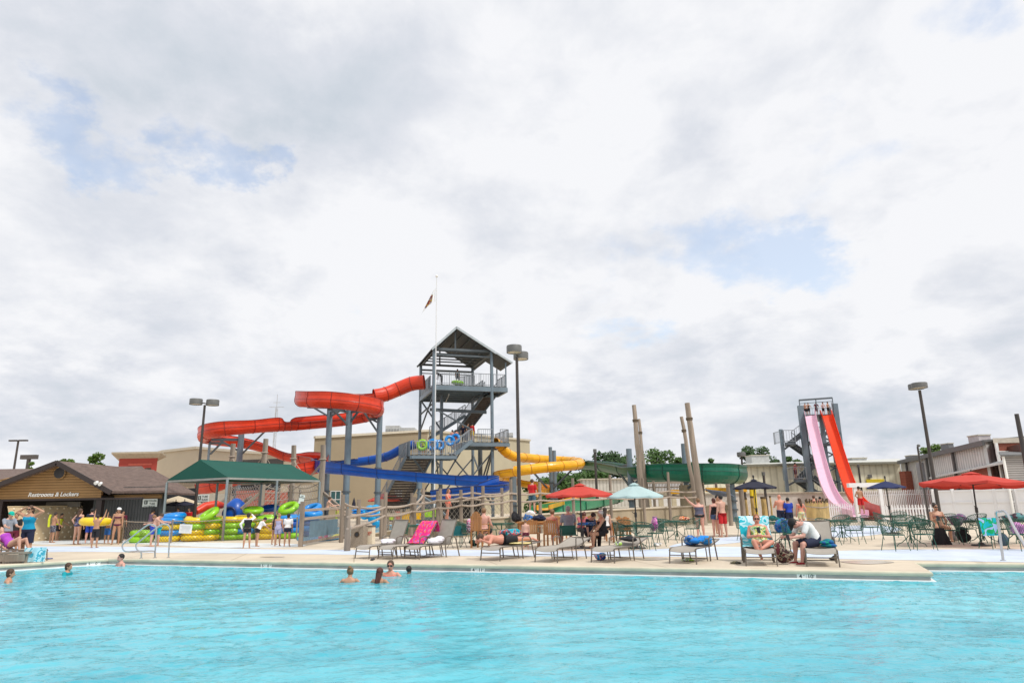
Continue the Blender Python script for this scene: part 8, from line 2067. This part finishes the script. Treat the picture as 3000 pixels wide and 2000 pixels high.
floor_lump('black_shoes', 'dark shoes behind the right leg of the last lounger', 'shoes', 2443, 1641, (.2, .2, .12), K_, 15)
floor_lump('flip_flops', 'blue flip-flops on the deck right of the striped towel', 'sandals', 143, 1637, (.26, .12, .04), cloth('flip_blue', (.05, .10, .35)), 16)
floor_lump('black_bag', 'black bag on the floor below the tall wooden chair', 'bag', 1390, 1599, (.34, .25, .22), K_, 17)
floor_lump('black_bag', 'large black bag under the table right of the sunglassed sitter', 'bag', 2826, 1588, (.50, .35, .55), K_, 18, K_)
floor_lump('backpack', 'grey-blue backpack on the floor under the aqua draped chair', 'backpack', 2945, 1598, (.32, .28, .5), cloth('pack_blue', (.06, .12, .18)), 19)
floor_lump('basket', 'grey wire basket beside the sunglassed sitter', 'basket', 2798, 1584, (.38, .3, .34), cloth('basket_grey', (.25, .23, .24)), 20)
floor_lump('picnic_bag', 'white plastic bag under the chair with the pink backpack', 'bag', 1926, 1600, (.35, .2, .14), W_, 21)
def on_table(name, label, cat, px, py, z, size, m, seed, strap=None): return lump3(name, label, cat, gp(px, py) + Vector((0, 0, z)), size, m, seed, strap)
on_table('black_bag', 'black backpack on the table left of the tall lamp post', 'bag', 1512, 1586, .74, (.45, .3, .42), K_, 22, K_)
on_table('towel_heap', 'patterned towel heap under the white bag on the wooden table', 'towels', 1548, 1586, .80, (.5, .35, .35), BLP, 23)
on_table('navy_bag', 'navy duffel bag on the wooden table', 'bag', 1578, 1584, .80, (.62, .35, .26), NV, 24, NV)
on_table('white_bag', 'white and mint bag on top of the towel heap', 'bag', 1556, 1588, 1.05, (.35, .28, .22), W_, 25)
on_table('blue_bag', 'blue patterned towel on the table under the red umbrella', 'towel', 1722, 1604, .74, (.62, .4, .12), BLP, 26)
on_table('pink_backpack', 'pink and purple backpack hanging on a chair at the mint umbrella table', 'backpack', 1922, 1598, .50, (.28, .25, .42), blotch('backpack_pink', [(.55, .12, .45), (.65, .2, .5), (.75, .4, .6)], 6), 27, PUR)
on_table('orange_bag', 'orange and red striped bag on the curved wall table', 'bag', 2010, 1580, .74, (.5, .3, .2), blotch('bag_orange', [(.65, .14, .04), (.7, .25, .08), (.8, .6, .4), (.3, .03, .02)], 8), 28)
on_table('bag', 'white and navy patterned bag behind the red-haired woman', 'bag', 2195, 1576, .3, (.5, .3, .4), blotch('bag_white_navy', [(.6, .62, .68), (.03, .05, .15), (.55, .58, .66)], 9), 29)
on_table('towel', 'deep blue beach towel hanging over a chair behind the man in the cap', 'towel', 2302, 1600, .40, (.9, .25, .5), blotch('towel_navy_print', [(.0, .05, .25), (.0, .12, .35), (.1, .1, .3), (.0, .2, .3)], 7), 30)
on_table('bag', 'dark teal bag on the table behind the blue beach towel', 'bag', 2275, 1586, .74, (.4, .3, .25), cloth('bag_teal', (.0, .10, .10)), 31)
on_table('bag', 'dark teal towel and bag heap at the right picture edge', 'bag', 2985, 1594, .74, (.8, .4, .22), blotch('heap_dark', [(.03, .03, .04), (.10, .05, .08), (.1, .3, .32)], 6), 32)
on_table('pink_bag', 'lilac pink bag on the chair at the right picture edge', 'bag', 2990, 1608, .42, (.6, .3, .36), cloth('lilac', (.60, .25, .55)), 33)
on_table('clothes_bundle', 'purple and grey clothes on the chair right of the sunglassed sitter', 'clothes', 2815, 1584, .5, (.6, .4, .4), blotch('clothes_purple', [(.10, .08, .14), (.3, .1, .25), (.10, .2, .2), (.2, .2, .25)], 7), 34)
on_table('clothes_bundle', 'navy and pink clothes hanging left of the shaved-headed man', 'clothes', 1378, 1600, .5, (.35, .3, .5), blotch('clothes_nvpk', [(.02, .02, .06), (.5, .5, .6), (.7, .2, .35), (.03, .03, .08)], 9), 35)
on_table('towel', 'turquoise and red towels heaped behind the lying man', 'towel', 1490, 1600, .35, (.9, .4, .3), blotch('towel_tq_red', [(.0, .3, .4), (.0, .4, .5), (.6, .08, .08), (.05, .12, .2)], 7), 36)
def hang_towel(label, px, py, w_, h_, m, z0, rz=0, flare=1.0):
    p = gp(px, py); t = thing('towel', label, 'towel', tuple(p), rz); vs = []; k = 10
    for i in range(7):
        for j in range(k + 1): f = j / k - .5; v = i / 6; vs.append((f * w_ * (1 + (flare - 1) * v), -.03 - .03 * math.sin(f * 14 + v) * (v + .2), z0 + h_ * (1 - v)))
    mb = MB(); mb.add(vs, [(i * (k + 1) + j, i * (k + 1) + j + 1, (i + 1) * (k + 1) + j + 1, (i + 1) * (k + 1) + j) for i in range(6) for j in range(k)])
    o = mb.build('cloth', m, t); so = o.modifiers.new('t', 'SOLIDIFY'); so.thickness = .015; return t
hang_towel('aqua and green print towel hanging over the chair by the right grab rail', 2910, 1608, .62, .50, blotch('towel_aqua_green', [(.0, .42, .50), (.0, .45, .52), (.0, .38, .12), (.35, .5, .75)], 4), .38, R(4), .85)
hang_towel('pale blue striped towel hanging off the left lounge bench', 100, 1647, .62, .42, PALB, .02, R(8), 1.0)
hang_towel('black towel hanging over the lap of the sunglassed sitter', 2757, 1596, .30, .52, K_, .01, 0, 2.2)
# phones
for lb, p in (('dark phone in the hands of the red-haired woman', at(2222, 1552, 15.9)), ('dark phone held by the man in the white T-shirt', at(2308, 1573, 16.6)), ('dark phone held up by the sunglassed sitter', at(2748, 1517, 19.6))):
    t = thing('phone', lb, 'phone', tuple(p)); mb = MB(); mb.box((0, 0, 0), (.075, .012, .14), m=Matrix.Rotation(R(-25), 3, 'X')); mb.build('case', K_, t, smooth=False); mb = MB(); mb.box((0, .008, 0), (.066, .004, .125), m=Matrix.Rotation(R(-25), 3, 'X')); mb.build('screen', M_glass, t, smooth=False)
# small table / drawer under the left bench
t = thing('side_table', 'low grey-brown slatted side table under the reclining woman', 'side table', tuple(gp(30, 1650))); mb = MB(); mb.box((0, .25, .30), (.9, .5, .06)); mb.build('top', M_post, t, smooth=False)
mb = MB(); mb.box((0, .02, .16), (.8, .04, .2)); mb.build('panel', M_post, t, smooth=False)
for sx_ in (-.38, .38): mb = MB(); mb.box((sx_, .1, .13), (.07, .07, .27)); mb.build('leg', M_post, t, smooth=False)
# ------------------------------------------------------------------ bake the remeshed bodies
dg = bpy.context.evaluated_depsgraph_get()
new = [(b, bpy.data.meshes.new_from_object(b.evaluated_get(dg))) for b in BODIES]
for b, me in new:
    b.modifiers.clear(); b.data = me
    for p in me.polygons: p.use_smooth = True
